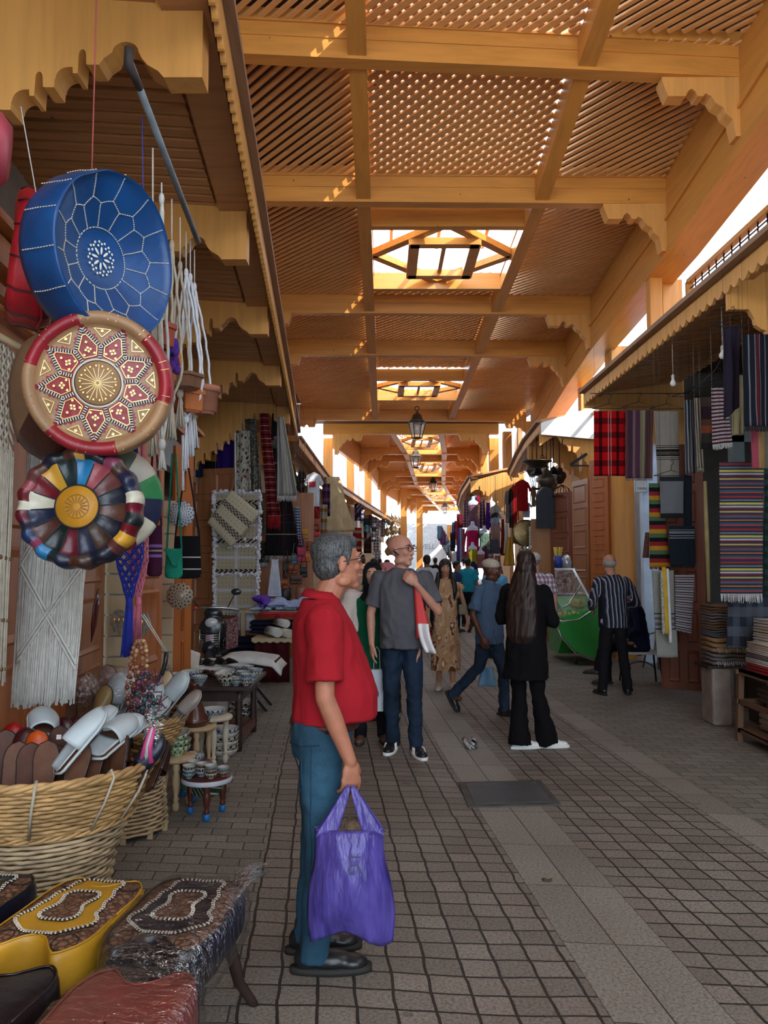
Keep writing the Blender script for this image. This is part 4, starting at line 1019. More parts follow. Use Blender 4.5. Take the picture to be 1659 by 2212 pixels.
person('woman in dusty pink headscarf partly hidden behind the bald man', (.03, 8.35), -30, 1.62, vox=.011, skinc='c08c78', fem=True, shirt=cloth('rose_coat', '6c3f44'), sleeve='long', shirtlen=.7,
       trousers=blotch('print_trouser', ['2a2420', '8a7a60', '3c3226', '151210']), shoes=(mat('sandal', (.12, .06, .04), .6), SOLEB), hair=hijab(cloth('pink_scarf', 'b5787a')), head=(-30, 0, 0))
person('person hidden behind the man in red with only a brown shoe showing', (-.66, 6.75), 185, 1.66, vox=.012, skinc='a87860', head=(0, 10, 0), hoff=(0, -.04, -.03), shirt=cloth('dark_tee', '2c2a30'), trousers=cloth('grey_trouser', '33343a'), build=.85,
       shoes=(mat('shoe_brown', (.10, .06, .035), .8), SOLEB), hair=hair_short(hairm('dark_hair', '100d0c')), legs={'L': ((.05, -.03, .5), (.01, .03, .085), -90), 'R': ((-.08, -.03, .5), (-.09, .0, .085), -20)}) if False else None
FLOR = blotch('floral', ['b08a68', 'c7a583', '6e3f2c', 'd4bda0', '9a6f50', 'b89470'], 11)
F_, fc_, fM, fs_ = person('young woman in floral dress with long dark hair walking towards the camera', (.79, 10.3), -2, 1.66, vox=.009, skinc='b98468', fem=True, head=(0, 2, 0), shirt=FLOR, sleeve='none', shirtlen=.84,
    arms={'L': ((.255, .03, 1.14), (.30, -.02, .90), {'curl': .9}), 'R': ((-.24, .05, 1.15), (-.23, .05, .92))},
    legs={'L': ((.08, -.06, .49), (.09, -.14, .085), 6), 'R': ((-.08, .02, .49), (-.09, .06, .085), -6)},
    skirt=(FLOR, [((0, 0, 1.02), .135, .10), ((0, 0, .92), .165, .125), ((0, -.01, .72), .185, .15), ((0, -.02, .45), .195, .18), ((0, -.04, .27), .20, .20)]), shoes=(mat('sandal_cream', (.60, .52, .42), .7), SOLEW), hair=hair_long(hairm('dark_hair', '100d0c'), .42, .105))
b = BB()
for sg in (-1, 1): b.ell(V((sg*.185, 0, 1.37))*fs_, (.07, .07, .055), 12)
b.loft([(V((0, -.01, 1.22))*fs_, .17, .13), (V((0, -.01, 1.36))*fs_, .20, .12), (V((0, 0, 1.385))*fs_, .17, .10)])
blob('ruffle', b, FLOR, F_, .009, 3, .012, 30, (1, 1, .2))
for sg in (-1, 1):
    m = MB(); m.tube([fc_+V((sg*.085, -.01, -.05)), fc_+V((sg*.105, -.06, -.16)), fc_+V((sg*.12, -.10, -.27)), fc_+V((sg*.11, -.10, -.38))], [.028, .035, .034, .012], 10, flat=.6); m.build('hair_lock', hairm('dark_hair', '100d0c'), F_)
m = MB(); m.lathe([(.052, 0), (.056, .005), (.052, .01)], 20, V((0, -.035, 1.44))*fs_, Matrix.Rotation(.45, 3, 'X')); m.build('necklace', mat('gold', (.8, .6, .3), .3, 0, metal=1, bst=0), F_)
hb = thing('handbag', 'small khaki handbag on a thin strap worn by the woman in the floral dress', 'bag', (.79+.215, 10.22, 1.02)); m = MB(); m.box((0, 0, .0), (.11, .06, .13)); bev(m.build('bag_body', mat('khaki', (.22, .19, .12), .6), hb), .02)
m = MB(); m.tube([(.0, 0, .07), (-.03, .0, .35)], .006, 5); m.build('strap', mat('tan_strap', (.55, .45, .3), .6), hb)
ph = MB(); ph.box((0, 0, 0), (.012, .075, .15), rot(20, 0, 20)); tag(ph.build('phone', mat('phone', (.02, .02, .025), .2), None, (1.105, 10.22, .80)), 'dark phone held low by the woman in the floral dress', 'phone')
K_, kc, kM, ks_ = person('man in blue polo shirt and patterned white skullcap striding past', (1.13, 8.6), 48, 1.66, vox=.0085, skinc='5c3426', head=(14, 6, 0), hoff=(0, -.03, -.01), build=1.02,
    arms={'L': ((.24, .08, 1.14), (.25, .05, .9)), 'R': ((-.25, .05, 1.13), (-.24, -.06, .90), {'curl': .6})},
    legs={'L': ((.08, -.13, .50), (.10, -.12, .085), 10), 'R': ((-.06, .10, .54), (-.09, .44, .20), 0, 52)},
    shirt=cloth('polo_blue', '4d637f'), shirtlen=.80, collar=cloth('polo_blue', '4d637f'), trousers=denim('jean_steel', '27364a'), shoes=(SHOEB, SOLEB))
b = BB(); T = lambda p: kc + kM @ (V(p)*ks_); b.ell(T((0, .022, .075)), (.083, .102, .062), 20, kM)
blob('skullcap', b, checks('cap_check', 'b3a898', '8a7c6c', 'c9bfb0', 60), K_, .007, 2)
m = MB(); m.tube([T((-.028, -.09, -.045)), T((0, -.10, -.042)), T((.028, -.09, -.045))], [.004, .008, .004], 6); m.build('moustache', hairm('dark_hair', '100d0c'), K_)
q = P(1052, 1440, 9.1); m = MB(); m.grid(lambda u, v: V(((u-.5)*.10*(1+v), .02*math.sin(u*6), -.22*v)), 8, 8, .03); tag(m.build('carrier_bag', mat('film_blue', (.18, .38, .58), .4), None, q), 'light blue plastic bag showing between the legs of the striding man', 'bag')
BLK = cloth('black_cloth', '08070b', .1, .9)
L_, lc, lM, ls_ = person('woman in black clothes with waist-length brown hair looking at her phone, seen from behind', (1.255, 7.1), 152, 1.725, vox=.0085, skinc='c09078', fem=True, head=(12, 18, 0), hoff=(0, -.02, 0),
    arms={'L': ((.24, -.03, 1.14), (.11, -.26, 1.18)), 'R': ((-.24, -.03, 1.13), (-.13, -.27, 1.18), {'curl': .8, 'd': (.2, -1, .2), 'n': (.3, 0, 1)})},
    legs={'L': ((.07, -.01, .50), (.05, .05, .085), -52), 'R': ((-.10, -.02, .50), (-.15, -.10, .085), -58)}, shirt=BLK, sleeve='wide', shirtlen=.62, build=1.08, trousers=BLK, flare=.045, shoes=(mat('white_sneaker', (.72, .71, .70), .6, .05), SOLEW), shoek=1.0,
    hair=hair_long(hairm('brown_hair', '120a08', '3a221a'), .62, .112, .15))
q = V((-.01, -.36, 1.24)); m = MB(); m.box((-.04, -.33, 1.225), (.08, .15, .012), rot(0, 35)); tag(m.build('phone', mat('phone', (.02, .02, .025), .2), None, L_.location), 'dark phone held up by the woman in black', 'phone').rotation_euler = L_.rotation_euler
H_, hc_, hM_, hs_ = person('man in pale baseball cap and blue and red checked shirt seen from behind', (2.14, 11.3), 172, 1.74, vox=.010, skinc='c0907c', head=(-20, 5, 0), shirt=checks('gingham', 'd8d4da', '2c3f7c', '8a2c3c', 14), shirtlen=.84, trousers=cloth('dark_trouser', '17191f'),
    arms={'L': ((.25, .05, 1.13), (.26, .0, .88)), 'R': ((-.27, .02, 1.13), (-.27, -.03, .88))},
    legs={'L': ((.10, -.04, .50), (.10, .02, .085), 8), 'R': ((-.08, .03, .52), (-.10, .16, .14), 0, 25)}, shoes=(mat('shoe_slate', (.06, .09, .11), .6), SOLEW), hair=hair_fringe(hairm('grey_short', '6c625c')), build=1.05)
b = BB(); T = lambda p: hc_ + hM_ @ (V(p)*hs_); b.ell(T((0, .022, .068)), (.088, .106, .075), 20, hM_); b.ell(T((0, -.105, .055)), (.065, .075, .010), 14, hM_)
blob('cap', b, mat('cap_stone', (.50, .47, .42), .85, .06), H_, .008, 2)
O_, oc, oM, os_ = person('elderly man in navy striped shirt and black trousers standing with his back to the camera', (2.83, 9.9), 186, 1.73, vox=.0085, skinc='b58068', head=(-6, 12, 0), hoff=(0, -.05, -.01), shirt=vstripes('navy_stripe', '121626', 'b9bccb', 21, .13), sleeve='long', shirtlen=.83, lean=.05,
    arms={'L': ((.29, .05, 1.13), (.20, -.18, 1.06)), 'R': ((-.30, .05, 1.13), (-.20, -.18, 1.08))}, trousers=cloth('black_trouser', '141318'),
    legs={'L': ((.125, .0, .50), (.15, .0, .085), 10), 'R': ((-.12, .0, .50), (-.17, .01, .085), -22)}, shoes=(SHOEB, SOLEB), hair=hair_fringe(hairm('white_hair', '7a7672', 'a8a4a0')))
S_, sc_, sM, ss_ = person('seated man in navy jacket and dark boots behind the man in stripes', (3.42, 10.75), 262, 1.72, vox=.010, skinc='8a5c48', torso=V((0, .0, .53)), head=(-8, 8, 0), hoff=(0, -.04, 0), lean=.12, shirt=cloth('navy_jacket', '131a33'), sleeve='long', shirtlen=.86,
    arms={'L': ((.27, -.06, .76), (.16, -.26, .62)), 'R': ((-.27, -.06, .76), (-.16, -.26, .62))}, trousers=cloth('black_trouser', '141318'),
    legs={'L': ((.12, -.44, .52), (.16, -.46, .10), 10), 'R': ((-.10, -.45, .55), (-.02, -.55, .20), -10)}, shoes=(mat('boot', (.045, .038, .032), .7), SOLEB), hair=hair_fringe(hairm('grey_short', '6c625c')))
ch = thing('chair', 'metal-legged chair draped with a white fringed blanket under the seated man', 'chair', (3.44, 10.77, 0), math.radians(262))
m = MB(); m.box((0, 0, .425), (.44, .44, .03)); m.build('seat', mat('seat_plastic', (.5, .5, .5), .5), ch)
for x in (-.2, .2):
    for y in (-.2, .2): m = MB(); m.tube([(x, y, .42), (x*1.2, y*1.2, 0)], .013, 8); m.build('leg', IRON, ch)
m = MB(); m.grid(lambda u, v: V(((u-.5)*.44, .22+.03*v, .42+.42*v)), 4, 4, .02); m.build('backrest', mat('seat_plastic', (.5, .5, .5), .5), ch)
th = MB(); th.grid(lambda u, v: V(((u-.5)*.52, .25 + .05*math.sin(v*9)*.3 + .02*math.sin(u*14), .86-.62*v)), 20, 16, .012)
for i in range(26): th.tube([(-.26+i*.021, .26, .25), (-.26+i*.021+R(-.01, .01), .265, .17)], .004, 4)
tag(th.build('blanket', stripes('white_throw', [('b8b2a8', 6), ('4c5058', .4), ('b8b2a8', 1), ('4c5058', .3), ('b8b2a8', 4)]), None, ch.location), 'white fringed blanket draped over the chair back behind the seated man', 'blanket').rotation_euler = ch.rotation_euler
def crowd(px, ptop, y, rz, H, label, top, leg, skc, hr, fem=False, **kw):
    x = (px-829.5)/FPX*y; return person(label, (x, y), rz, H, vox=.016, bodyvox=.014, skinc=skc, fem=fem, shirt=top, trousers=leg, shoes=(SHOEB, SOLEB), hair=hr, facebits=False, **kw)
DH = hair_short(hairm('dark_hair', '100d0c'))
c1 = crowd(922, 1187, 17.5, 180, 1.76, 'man in white shirt with a dark backpack walking away in the distance', cloth('white_shirt', 'c4c8d2'), cloth('dark_trouser', '17191f'), '8a5c48', DH)[0]
bp = thing('backpack', 'dark backpack on the man in the white shirt far down the street', 'backpack', (c1.location.x, 17.5, 0)); b = BB(); b.ell((0, -.17, 1.22), (.14, .09, .21), 14); b.ell((0, -.24, 1.12), (.10, .04, .10), 12)
blob('pack', b, mat('pack_dark', (.02, .025, .035), .6), bp, .012, 2); 
crowd(1010, 1195, 20, 170, 1.70, 'person in a turquoise top far down the street', cloth('turquoise', '1f8fa8'), cloth('dark_trouser', '17191f'), '9a6a50', DH)
crowd(985, 1215, 18.5, 60, 1.62, 'seated-height person in blue top and black cap near the clothes stall', cloth('royal', '23406e'), denim('jean_navy', '1c2b3e'), '9a6a50', DH, z0=0)
crowd(1003, 1190, 24, 180, 1.74, 'person in a pale top walking away beside the clothes stall', cloth('white_shirt', 'c4c8d2'), cloth('dark_trouser', '17191f'), '9a6a50', DH)
crowd(808, 1200, 16, 150, 1.68, 'person in a grey top behind the headscarved women', cloth('greytop', '6a6e78'), cloth('dark_trouser', '17191f'), 'a8765c', DH)
crowd(836, 1205, 20, 10, 1.66, 'person in a rust top in the crowd left of the bald man', cloth('rust', '7a3c2c'), cloth('dark_trouser', '17191f'), 'a8765c', hair_short(hairm('brown_hair2', '3a2418')))
crowd(858, 1205, 23, 190, 1.70, 'person in a light blue top in the crowd behind the bald man', cloth('paleblue', '6f8eb4'), cloth('dark_trouser', '17191f'), 'a8765c', DH)
crowd(820, 1208, 26, 180, 1.7, 'person in a black top in the far crowd on the left', cloth('black_top', '15151a'), denim('jean_navy', '1c2b3e'), 'a8765c', DH)
crowd(1068, 1205, 13.6, 200, 1.66, 'person in a light blue top hidden behind the striding man', cloth('skyblue', '5f9ac0'), denim('jean_navy', '1c2b3e'), 'b88a70', hair_short(hairm('brown_hair2', '3a2418')))
crowd(940, 1195, 30, 180, 1.74, 'person in a dark top far away in the middle of the street', cloth('black_top', '15151a'), denim('jean_navy', '1c2b3e'), '8a5c48', DH)
crowd(962, 1200, 36, 0, 1.7, 'person in a red top far away in the middle of the street', cloth('farred', '8a2420'), denim('jean_navy', '1c2b3e'), 'a8765c', DH)
def leather(name, c, var=.22, rough=.42, spec=.5): return mat(name, c, rough, var, 7, 26, .35, 0, spec, .008)
STW = mat('stitch_white', (.62, .58, .50), .7, 0, bst=0); GOLD = mat('gold_foil', (.75, .52, .20), .35, .1, bst=0, metal=.7); BLKS = mat('stitch_black', (.015, .012, .012), .7, 0, bst=0)
def orient(t, nrm, roll=0):
    t.rotation_mode = 'QUATERNION'; q = V(nrm).to_track_quat('Z', 'Y'); 
    from mathutils import Quaternion
    q = q @ Quaternion((0, 0, 1), math.radians(roll)); t.rotation_mode = 'XYZ'; t.rotation_euler = q.to_euler()
def wob(m, amp, f=5, keep=0):
    for i, v in enumerate(m.v):
        p = V(v); n = noise.noise(p*f); n2 = noise.noise(p*f*1.9 + V((5, 3, 1))); r = math.hypot(v[0], v[1])
        k = min(1, r/.2); m.v[i] = (v[0]*(1+n*amp*3*k), v[1]*(1+n2*amp*3*k), v[2]+n*amp*k)
def dashes(pts, m, n, w=.006, l=.5, z=.004):
    pts = [V(p) for p in pts]; L = sum((b-a).length for a, b in zip(pts, pts[1:])); k = 0
    for a, b in zip(pts, pts[1:]):
        q = max(1, int(n*(b-a).length/L)); t = (b-a).normalized(); s = t.cross(V((0, 0, 1))).normalized()
        for i in range(q):
            c = a.lerp(b, (i+.5)/q); m.beam(c - s*w, c + s*w, (b-a).length/q*l, .003)
BLUE = leather('leather_blue', '084078'); 
def bowl_prof(R0, dp, back): return [(0.0, -dp), (.11, -dp), (.12, -dp+.006), (R0*.62, -dp*.72), (R0*.9, -dp*.22), (R0*.985, -.01), (R0*1.0, .008), (R0*1.025, -.004), (R0*1.05, -.06), (R0*1.04, -.14), (R0*.95, -back), (R0*.6, -back-.04), (0.0, -back-.05)]
def pz_at(r, R0, dp):
    pts = [(0, -dp), (.11, -dp), (.12, -dp+.006), (R0*.62, -dp*.72), (R0*.9, -dp*.22), (R0*.985, -.01), (R0, .008)]
    for (a, b), (c, d) in zip(pts, pts[1:]):
        if r <= c: return b+(d-b)*(r-a)/max(c-a, 1e-6)
    return .008
c = P(258, 552, 2.92)
t = thing('leather_pouf', 'bright blue leather pouf with white star embroidery hanging open towards the street', 'pouf', c); orient(t, (.89, -.45, -.05))
m = MB(); m.lathe(bowl_prof(.295, .10, .20), 64); wob(m, .016); m.build('cover', BLUE, t)
def seam(parent, f, mt=STW, r=.0022, n=14, name='seam', dash=True):
    m = MB(); pts = [f(i/n) for i in range(n+1)]; pts = [V(p) for p in pts]
    for i, p in enumerate(pts):
        nn = noise.noise(p*5); n2 = noise.noise(p*5*1.9+V((5, 3, 1))); rr = math.hypot(p.x, p.y); k = min(1, rr/.2)
        pts[i] = V((p.x*(1+nn*.048*k), p.y*(1+n2*.048*k), p.z+nn*.016*k+.0025))
    for a, b in zip(pts, pts[1:]):
        if dash:
            q = max(1, int((b-a).length/.009))
            for j in range(q): m.tube([a.lerp(b, (j+.15)/q), a.lerp(b, (j+.75)/q)], r, 5)
        else: m.tube([a, b], r, 5)
    return m
mm = MB(); R0 = .295
def pol(r, a, R0=R0, dp=.10): return (r*math.cos(a), r*math.sin(a), pz_at(r, R0, dp))
allm = MB()
def addm(A, B_): 
    A.add(B_.v, B_.f)
addm(allm, seam(None, lambda f: pol(.115, 2*PI*f), n=40))
NS = 14
for i in range(NS):
    a = 2*PI*i/NS; a2 = a + PI/NS
    addm(allm, seam(None, lambda f: pol(.118+.075*f, a)))
    rj = .193; rk = .215
    addm(allm, seam(None, lambda f: pol(rj+(rk-rj)*f, a+(a2-a)*f), n=6)); addm(allm, seam(None, lambda f: pol(rk+(rj-rk)*f, a2+(a+2*PI/NS-a2)*f), n=6))
    addm(allm, seam(None, lambda f: pol(rk+(.292-rk)*f, a2)))
    pr = [(.300, .0), (.309, -.06), (.307, -.14)]
    addm(allm, seam(None, lambda f, a2=a2: (lambda r, z: (r*math.cos(a2)*1.01, r*math.sin(a2)*1.01, z))(.302+.008*min(1, f*2), -.0-.15*f), n=6))
allm.build('seam', STW, t)
m = MB()
for i in range(8):
    a = 2*PI*i/8; M_ = Matrix.Rotation(a, 3, 'Z')
    m.ell(M_ @ V((.030, 0, -.094)), (.016, .0055, .002), 8, M_)
    for r_, o in ((.055, 0), (.062, .22), (.062, -.22), (.048, .35)): m.ell(Matrix.Rotation(a+o, 3, 'Z') @ V((r_, 0, -.094)), (.0055, .0055, .002), 6)
m.build('embroidery', mat('embroid', (.70, .70, .62), .6, 0, bst=0), t)
c = P(74, 562, 3.22); RED = leather('leather_red', (.30, .008, .014))
t = thing('leather_pouf', 'red leather pouf seen edge-on beside the blue one, highest on the left', 'pouf', c); orient(t, (-.90, -.42, .10))
m = MB(); m.lathe([(0, .08), (.2, .09), (.255, .08), (.275, .05), (.268, 0), (.278, -.04), (.25, -.09), (.15, -.10), (0, -.10)], 60); wob(m, .014); m.build('cover', RED, t)
for i in range(14):
    m = MB(); a = 2*PI*i/14+.1; m.tube([V((r*math.cos(a+z*.2), r*math.sin(a+z*.2), z)) for r, z in ((.263, .08), (.284, .05), (.278, 0), (.286, -.04), (.262, -.08))], .004, 5); m.build('pleat_seam', mat('dark_red_seam', (.03, .002, .004), .6, 0, bst=0), t)
m = MB(); m.tube([(.282*math.cos(2*PI*i/60), .282*math.sin(2*PI*i/60), -.052+.006*math.sin(i)) for i in range(61)], .005, 5); m.build('piping', RED, t)
TAN = leather('leather_tan', '9a7654', .2, .5); RED2 = leather('leather_crimson', (.26, .010, .020)); 
c = P(212, 828, 2.86)
t = thing('leather_pouf', 'tan and crimson leather pouf with a star of stitched diamonds', 'pouf', c); orient(t, (.20, -.97, -.12), 6)
R0 = .262; prof = [(0, .012), (.078, .010), (.080, .002)] + [(.080+(.205-.080)*i/10, .0-.012*(i/10)) for i in range(1, 11)] + [(.214, .004), (.226, .022), (.242, .026), (.256, .014), (.262, -.01), (.266, -.06), (.258, -.12), (.22, -.17), (0, -.18)]
NP = 9
def star(i, j, n=144):
    r = prof[i][0]; a = (j+.5)/n*NP; f = a % 1.0; f = abs(f-.5)*2   # 0 at petal axis .. 1 between
    if i < 3: return 0
    if r < .214:
        q = (r-.08)/.134; w = 1.0-.0*q if q < .40 else 1.0-(q-.40)/.60
        return 1 if f < w*.98 else 0
    return 1 if int((j/n)*6+.35) % 2 == 0 else 0
m = MB(); m.lathe(prof, 144, split=star); wob(m, .004, 6); m.build('cover', [TAN, RED2], t)
mw, mk, mg = MB(), MB(), MB()
z0 = .0035
for i in range(NP):
    a = 2*PI*(i+.5)/NP; h = PI/NP
    pc = lambda r, an: V((r*math.cos(an), r*math.sin(an), z0-.010*(max(r, .08)-.08)/.125))
    edge = [pc(.082, a-h), pc(.134, a-h), pc(.206, a)]; edge2 = [pc(.134, a+h), pc(.206, a)]
    for e in (edge, edge2):
        for p, q in zip(e, e[1:]):
            mk.beam(p, q, .011, .003)
            n_ = int((q-p).length/.0085); tt = (q-p).normalized(); sd = tt.cross(V((0, 0, 1))).normalized()
            for k in range(n_): cc_ = p.lerp(q, (k+.5)/n_) + V((0, 0, .0022)); mw.beam(cc_-sd*.0062, cc_+sd*.0062, .0036, .003)
    d = [pc(.100, a-h*.62), pc(.134, a-h*.72), pc(.180, a-h*.10), pc(.180, a+h*.10), pc(.134, a+h*.72), pc(.100, a+h*.62)]
    for p, q in zip(d, d[1:]+d[:1]): mg.beam(p+V((0, 0, .001)), q+V((0, 0, .001)), .0028, .002)
    M_ = Matrix.Rotation(a, 3, 'Z')
    for dx, dy in ((.118, 0), (.131, 0), (.1245, .0085), (.1245, -.0085), (.152, 0), (.108, .018), (.108, -.018)): mg.box(M_ @ V((dx, dy, .0015)), (.0075, .0075, .002), M_ @ Matrix.Rotation(PI/4, 3, 'Z'))
    a2 = a+h; tri = [pc(.168, a2), pc(.200, a2-h*.42), pc(.200, a2+h*.42)]
    for p, q in zip(tri, tri[1:]+tri[:1]): mg.beam(p+V((0, 0, .001)), q+V((0, 0, .001)), .0025, .002)
    mg.box(Matrix.Rotation(a2, 3, 'Z') @ V((.19, 0, -.003)), (.009, .009, .002), Matrix.Rotation(a2+PI/4, 3, 'Z'))
mk.tube([(.083*math.cos(2*PI*i/60), .083*math.sin(2*PI*i/60), .003) for i in range(61)], .0055, 5)
mw.lathe([(.079, .004), (.0845, .010), (.089, .004)], 70)
mk.build('black_stitching', BLKS, t); mw.build('white_stitching', STW, t)
for k in range(18):
    a = 2*PI*k/18; L = .055 if k % 2 else .068; mg.beam(V((.006*math.cos(a), .006*math.sin(a), .0125)), V((L*math.cos(a), L*math.sin(a), .0125)), .0016, .002)
    mg.ell((.062*math.cos(a+.17), .062*math.sin(a+.17), .0118), (.005, .005, .001), 8)
for k in range(12):
    a = 2*PI*k/12+.2
    for o in (-.06, .06): mg.beam(V((.228*math.cos(a+o), .228*math.sin(a+o), .026)), V((.256*math.cos(a+o), .256*math.sin(a+o), .017)), .002, .003)
mg.build('gilding', GOLD, t)
c = P(112, 858, 3.06)
t = thing('leather_pouf', 'tan and dark brown leather pouf hanging back to back behind the star pouf', 'pouf', c); orient(t, (-.62, -.78, -.1))
m = MB(); BRN = leather('leather_dark', (.035, .012, .010)); TAN2 = leather('leather_tan_dull', '6f5238', .2, .55)
m.lathe([(0, .06), (.18, .065), (.23, .055), (.25, .02), (.245, -.05), (.24, -.10), (0, -.11)], 72, split=lambda i, j: 1 if 8 < j < 44 else 0); wob(m, .006)
m.build('cover', [BRN, TAN2], t)
cols = ['101828', '5a3030', '8c4048', '1d6fa0', '14262a', 'b98a2c', '5e0f1c', 'b9b6a4', '14203c', '4a2a22', '0e1c1e', '5c1024', '1c2038', '3a261e', '101426', '4a2a20', '15305c', '7c3a52']
c = P(168, 1095, 2.92)
t = thing('leather_pouf', 'patchwork leather pouf in many colours with a mustard centre, lowest of the hanging poufs', 'pouf', c); orient(t, (.04, -.99, .06), 4)
prof = [(0, .014), (.076, .012), (.079, .003), (.12, .0), (.165, -.002), (.178, .006), (.192, .020), (.208, .018), (.222, .0), (.228, -.05), (.215, -.11), (0, -.12)]
PW = [leather('patch_'+q, q, .2, .38) for q in cols] + [leather('patch_mustard', 'b57e1c', .12, .5)]
m = MB(); n = 144
def sp(i, j):
    if i < 2: return len(PW)-1
    s_ = int(j/n*16); 
    if i < 5: return s_
    return (s_*5+7 + (1 if (j/n*16) % 1 > .5 else 0)) % 18
m.lathe(prof, n, split=sp)
for i, v in enumerate(m.v):
    r = math.hypot(v[0], v[1])
    if r > .16:
        a = math.atan2(v[1], v[0]); k = 1+.022*math.sin(a*16)*min(1, (r-.16)/.04); m.v[i] = (v[0]*k, v[1]*k, v[2]+.006*math.sin(a*16+1))
m.build('cover', PW, t)
m = MB(); m.tube([(.0795*math.cos(2*PI*i/60), .0795*math.sin(2*PI*i/60), .008) for i in range(61)], .004, 6)
for k in range(16): a = 2*PI*k/16; m.beam(V((.08*math.cos(a), .08*math.sin(a), .004)), V((.172*math.cos(a), .172*math.sin(a), .003)), .004, .004)
m.build('seam', BLKS, t)
m = MB()
for k in range(16): a = 2*PI*k/16; m.ell(Matrix.Rotation(a, 3, 'Z') @ V((.028, 0, .0135)), (.017, .003, .0018), 8, Matrix.Rotation(a, 3, 'Z'))
m.lathe([(.042, .013), (.044, .0155), (.046, .013)], 40); m.build('embossing', leather('mustard_dark', '8a5c12', .1), t)
c = P(238, 1075, 3.10)
t = thing('leather_pouf', 'second patchwork pouf, green and pale, showing behind the right edge of the first', 'pouf', c); orient(t, (.55, -.82, .05))
m = MB(); PW2 = [leather('patch_'+q, q, .2, .38) for q in ('1f6a3a', '9a9488', '102a1e', '7a1020', 'b9b6a4', '1c2038')]
m.lathe([(0, .03), (.1, .03), (.19, .02), (.215, -.01), (.22, -.06), (.2, -.11), (0, -.12)], 96, split=lambda i, j: int(j/96*12) % 6); m.build('cover', PW2, t)
c = P(-30, 320, 2.9); t = thing('leather_pouf', 'pink leather pouf just entering the picture at the top left edge', 'pouf', c); orient(t, (-.9, -.4, .1))
m = MB(); m.lathe([(0, .06), (.11, .06), (.14, .03), (.14, -.04), (.1, -.08), (0, -.08)], 40); wob(m, .008); m.build('cover', leather('leather_pink', (.42, .06, .09)), t)
def rope(px0, py0, px1, py1, y, label, m_, r=.003, zt=None, y1=None):
    a = P(px0, py0, y); b = P(px1, py1, y1 or y); m = MB(); n = 6
    m.tube([a.lerp(b, i/n) for i in range(n+1)], r, 6); return tag(m.build('cord', m_), label, 'cord')
CORDR = mat('cord_red', (.35, .07, .06), .8, .1); CORDW = mat('cord_white', (.5, .47, .42), .8, .1)
rope(214, -190, 198, 385, 2.95, 'long thin red cord holding up the blue pouf', CORDR); rope(45, 230, 82, 440, 3.0, 'pale wire holding up the red pouf', CORDW, .0022)
rope(205, 690, 205, 700, 2.95, 'short cord between blue and star poufs', CORDR)
def panel_door(a, b, z0, z1, label_or_none, m_=DOORW, rows=6, colsn=2, th=.05, name='door_leaf', cat='door', top=None, rail=.09, group=None, structn=None, raised=.014):
    """panelled door leaf between ground points a and b (xy); raised fields face the viewer side"""
    a = V((a[0], a[1], 0)); b = V((b[0], b[1], 0)); t = (b-a); L = t.length; t.normalize(); n = V((t.y, -t.x, 0))
    if structn: T_ = D.objects.new(structn, None); C.objects.link(T_); T_.location = (a.x, a.y, z0); T_['kind'] = 'structure'
    else: T_ = thing(name, label_or_none, cat, (a.x, a.y, z0), 0, group)
    m = MB(); c = (a+b)/2; m.beam(V((a.x, a.y, (z0+z1)/2)), V((b.x, b.y, (z0+z1)/2)), th, z1-z0); m.w('slab', m_, T_)
    w = (L-rail*(colsn+1))/colsn; h = (z1-z0-rail*(rows+1))/rows
    for j in range(rows):
        for i in range(colsn):
            c = a + t*(rail+w/2+i*(w+rail)); zc = z0+rail+h/2+j*(h+rail); m = MB()
            for sg in (-1, 1):
                o = n*sg*(th/2)
                q = [c+o-t*w/2, c+o+t*w/2]; 
                P0 = [V((q[0].x, q[0].y, zc-h/2)), V((q[1].x, q[1].y, zc-h/2)), V((q[1].x, q[1].y, zc+h/2)), V((q[0].x, q[0].y, zc+h/2))]
                cc_ = V((c.x, c.y, zc))+o; P1 = [cc_+(p-cc_)*.93+n*sg*raised for p in P0]; P2 = [cc_+(p-cc_)*.78+n*sg*raised*.3 for p in P0]
                m.smooth = False
                m.add(P0+P1+P2, [(0,1,5,4), (1,2,6,5), (2,3,7,6), (3,0,4,7), (4,5,9,8), (5,6,10,9), (6,7,11,10), (7,4,8,11), (8,9,10,11)])
            m.w('door_panel', m_, T_)
    return T_
def wp(y, off=0): return (wl(y)+off, y)
panel_door(wp(2.7), wp(4.9), 0, 2.95, None, DOORW, 5, 3, structn='door_1'); panel_door(wp(4.95, -.03), wp(5.7, -.03), 0, 2.9, None, DOORB, 6, 1, structn='door_2')
panel_door(wp(6.35, .0), wp(7.3, .0), 0, 2.9, None, DOORW, 6, 2, structn='door_3')
m = MB(); m.beam(V((wl(2)+.06, 2, 3.0)), V((wl(9.2)+.06, 9.2, 3.0)), .16, .12); m.beam(V((wl(2)+.02, 2, 3.10)), V((wl(9.2)+.02, 9.2, 3.10)), .34, .04); trim(m, DOORW)
m = MB(); m.beam(V((wl(2.6)+.12, 2.6, 2.82)), V((wl(5)+.12, 5, 2.82)), .05, .05); trim(m, DOORW)
SLW = wood('slatwall', (.52, .40, .25), 2, .5, .1)
def slatwall(px0, px1, y, z0, z1, label):
    a = P(px0, 1210, y); b = P(px1, 1210, y); t = thing('slatted_rack', label, 'display rack', (a.x, y, z0)); n = int((z1-z0)/.145)
    for k in range(n):
        m = MB(); z = z0+(z1-z0)*(k+.5)/n; m.box(((a.x+b.x)/2, y, z), (b.x-a.x, .03, (z1-z0)/n-.012)); m.w('slat', SLW, t)
    m = MB(); m.box(((a.x+b.x)/2, y+.02, (z0+z1)/2), (b.x-a.x, .012, z1-z0)); m.w('backing', mat('alu', (.5, .5, .5), .4, 0, metal=.5, bst=0), t); return t
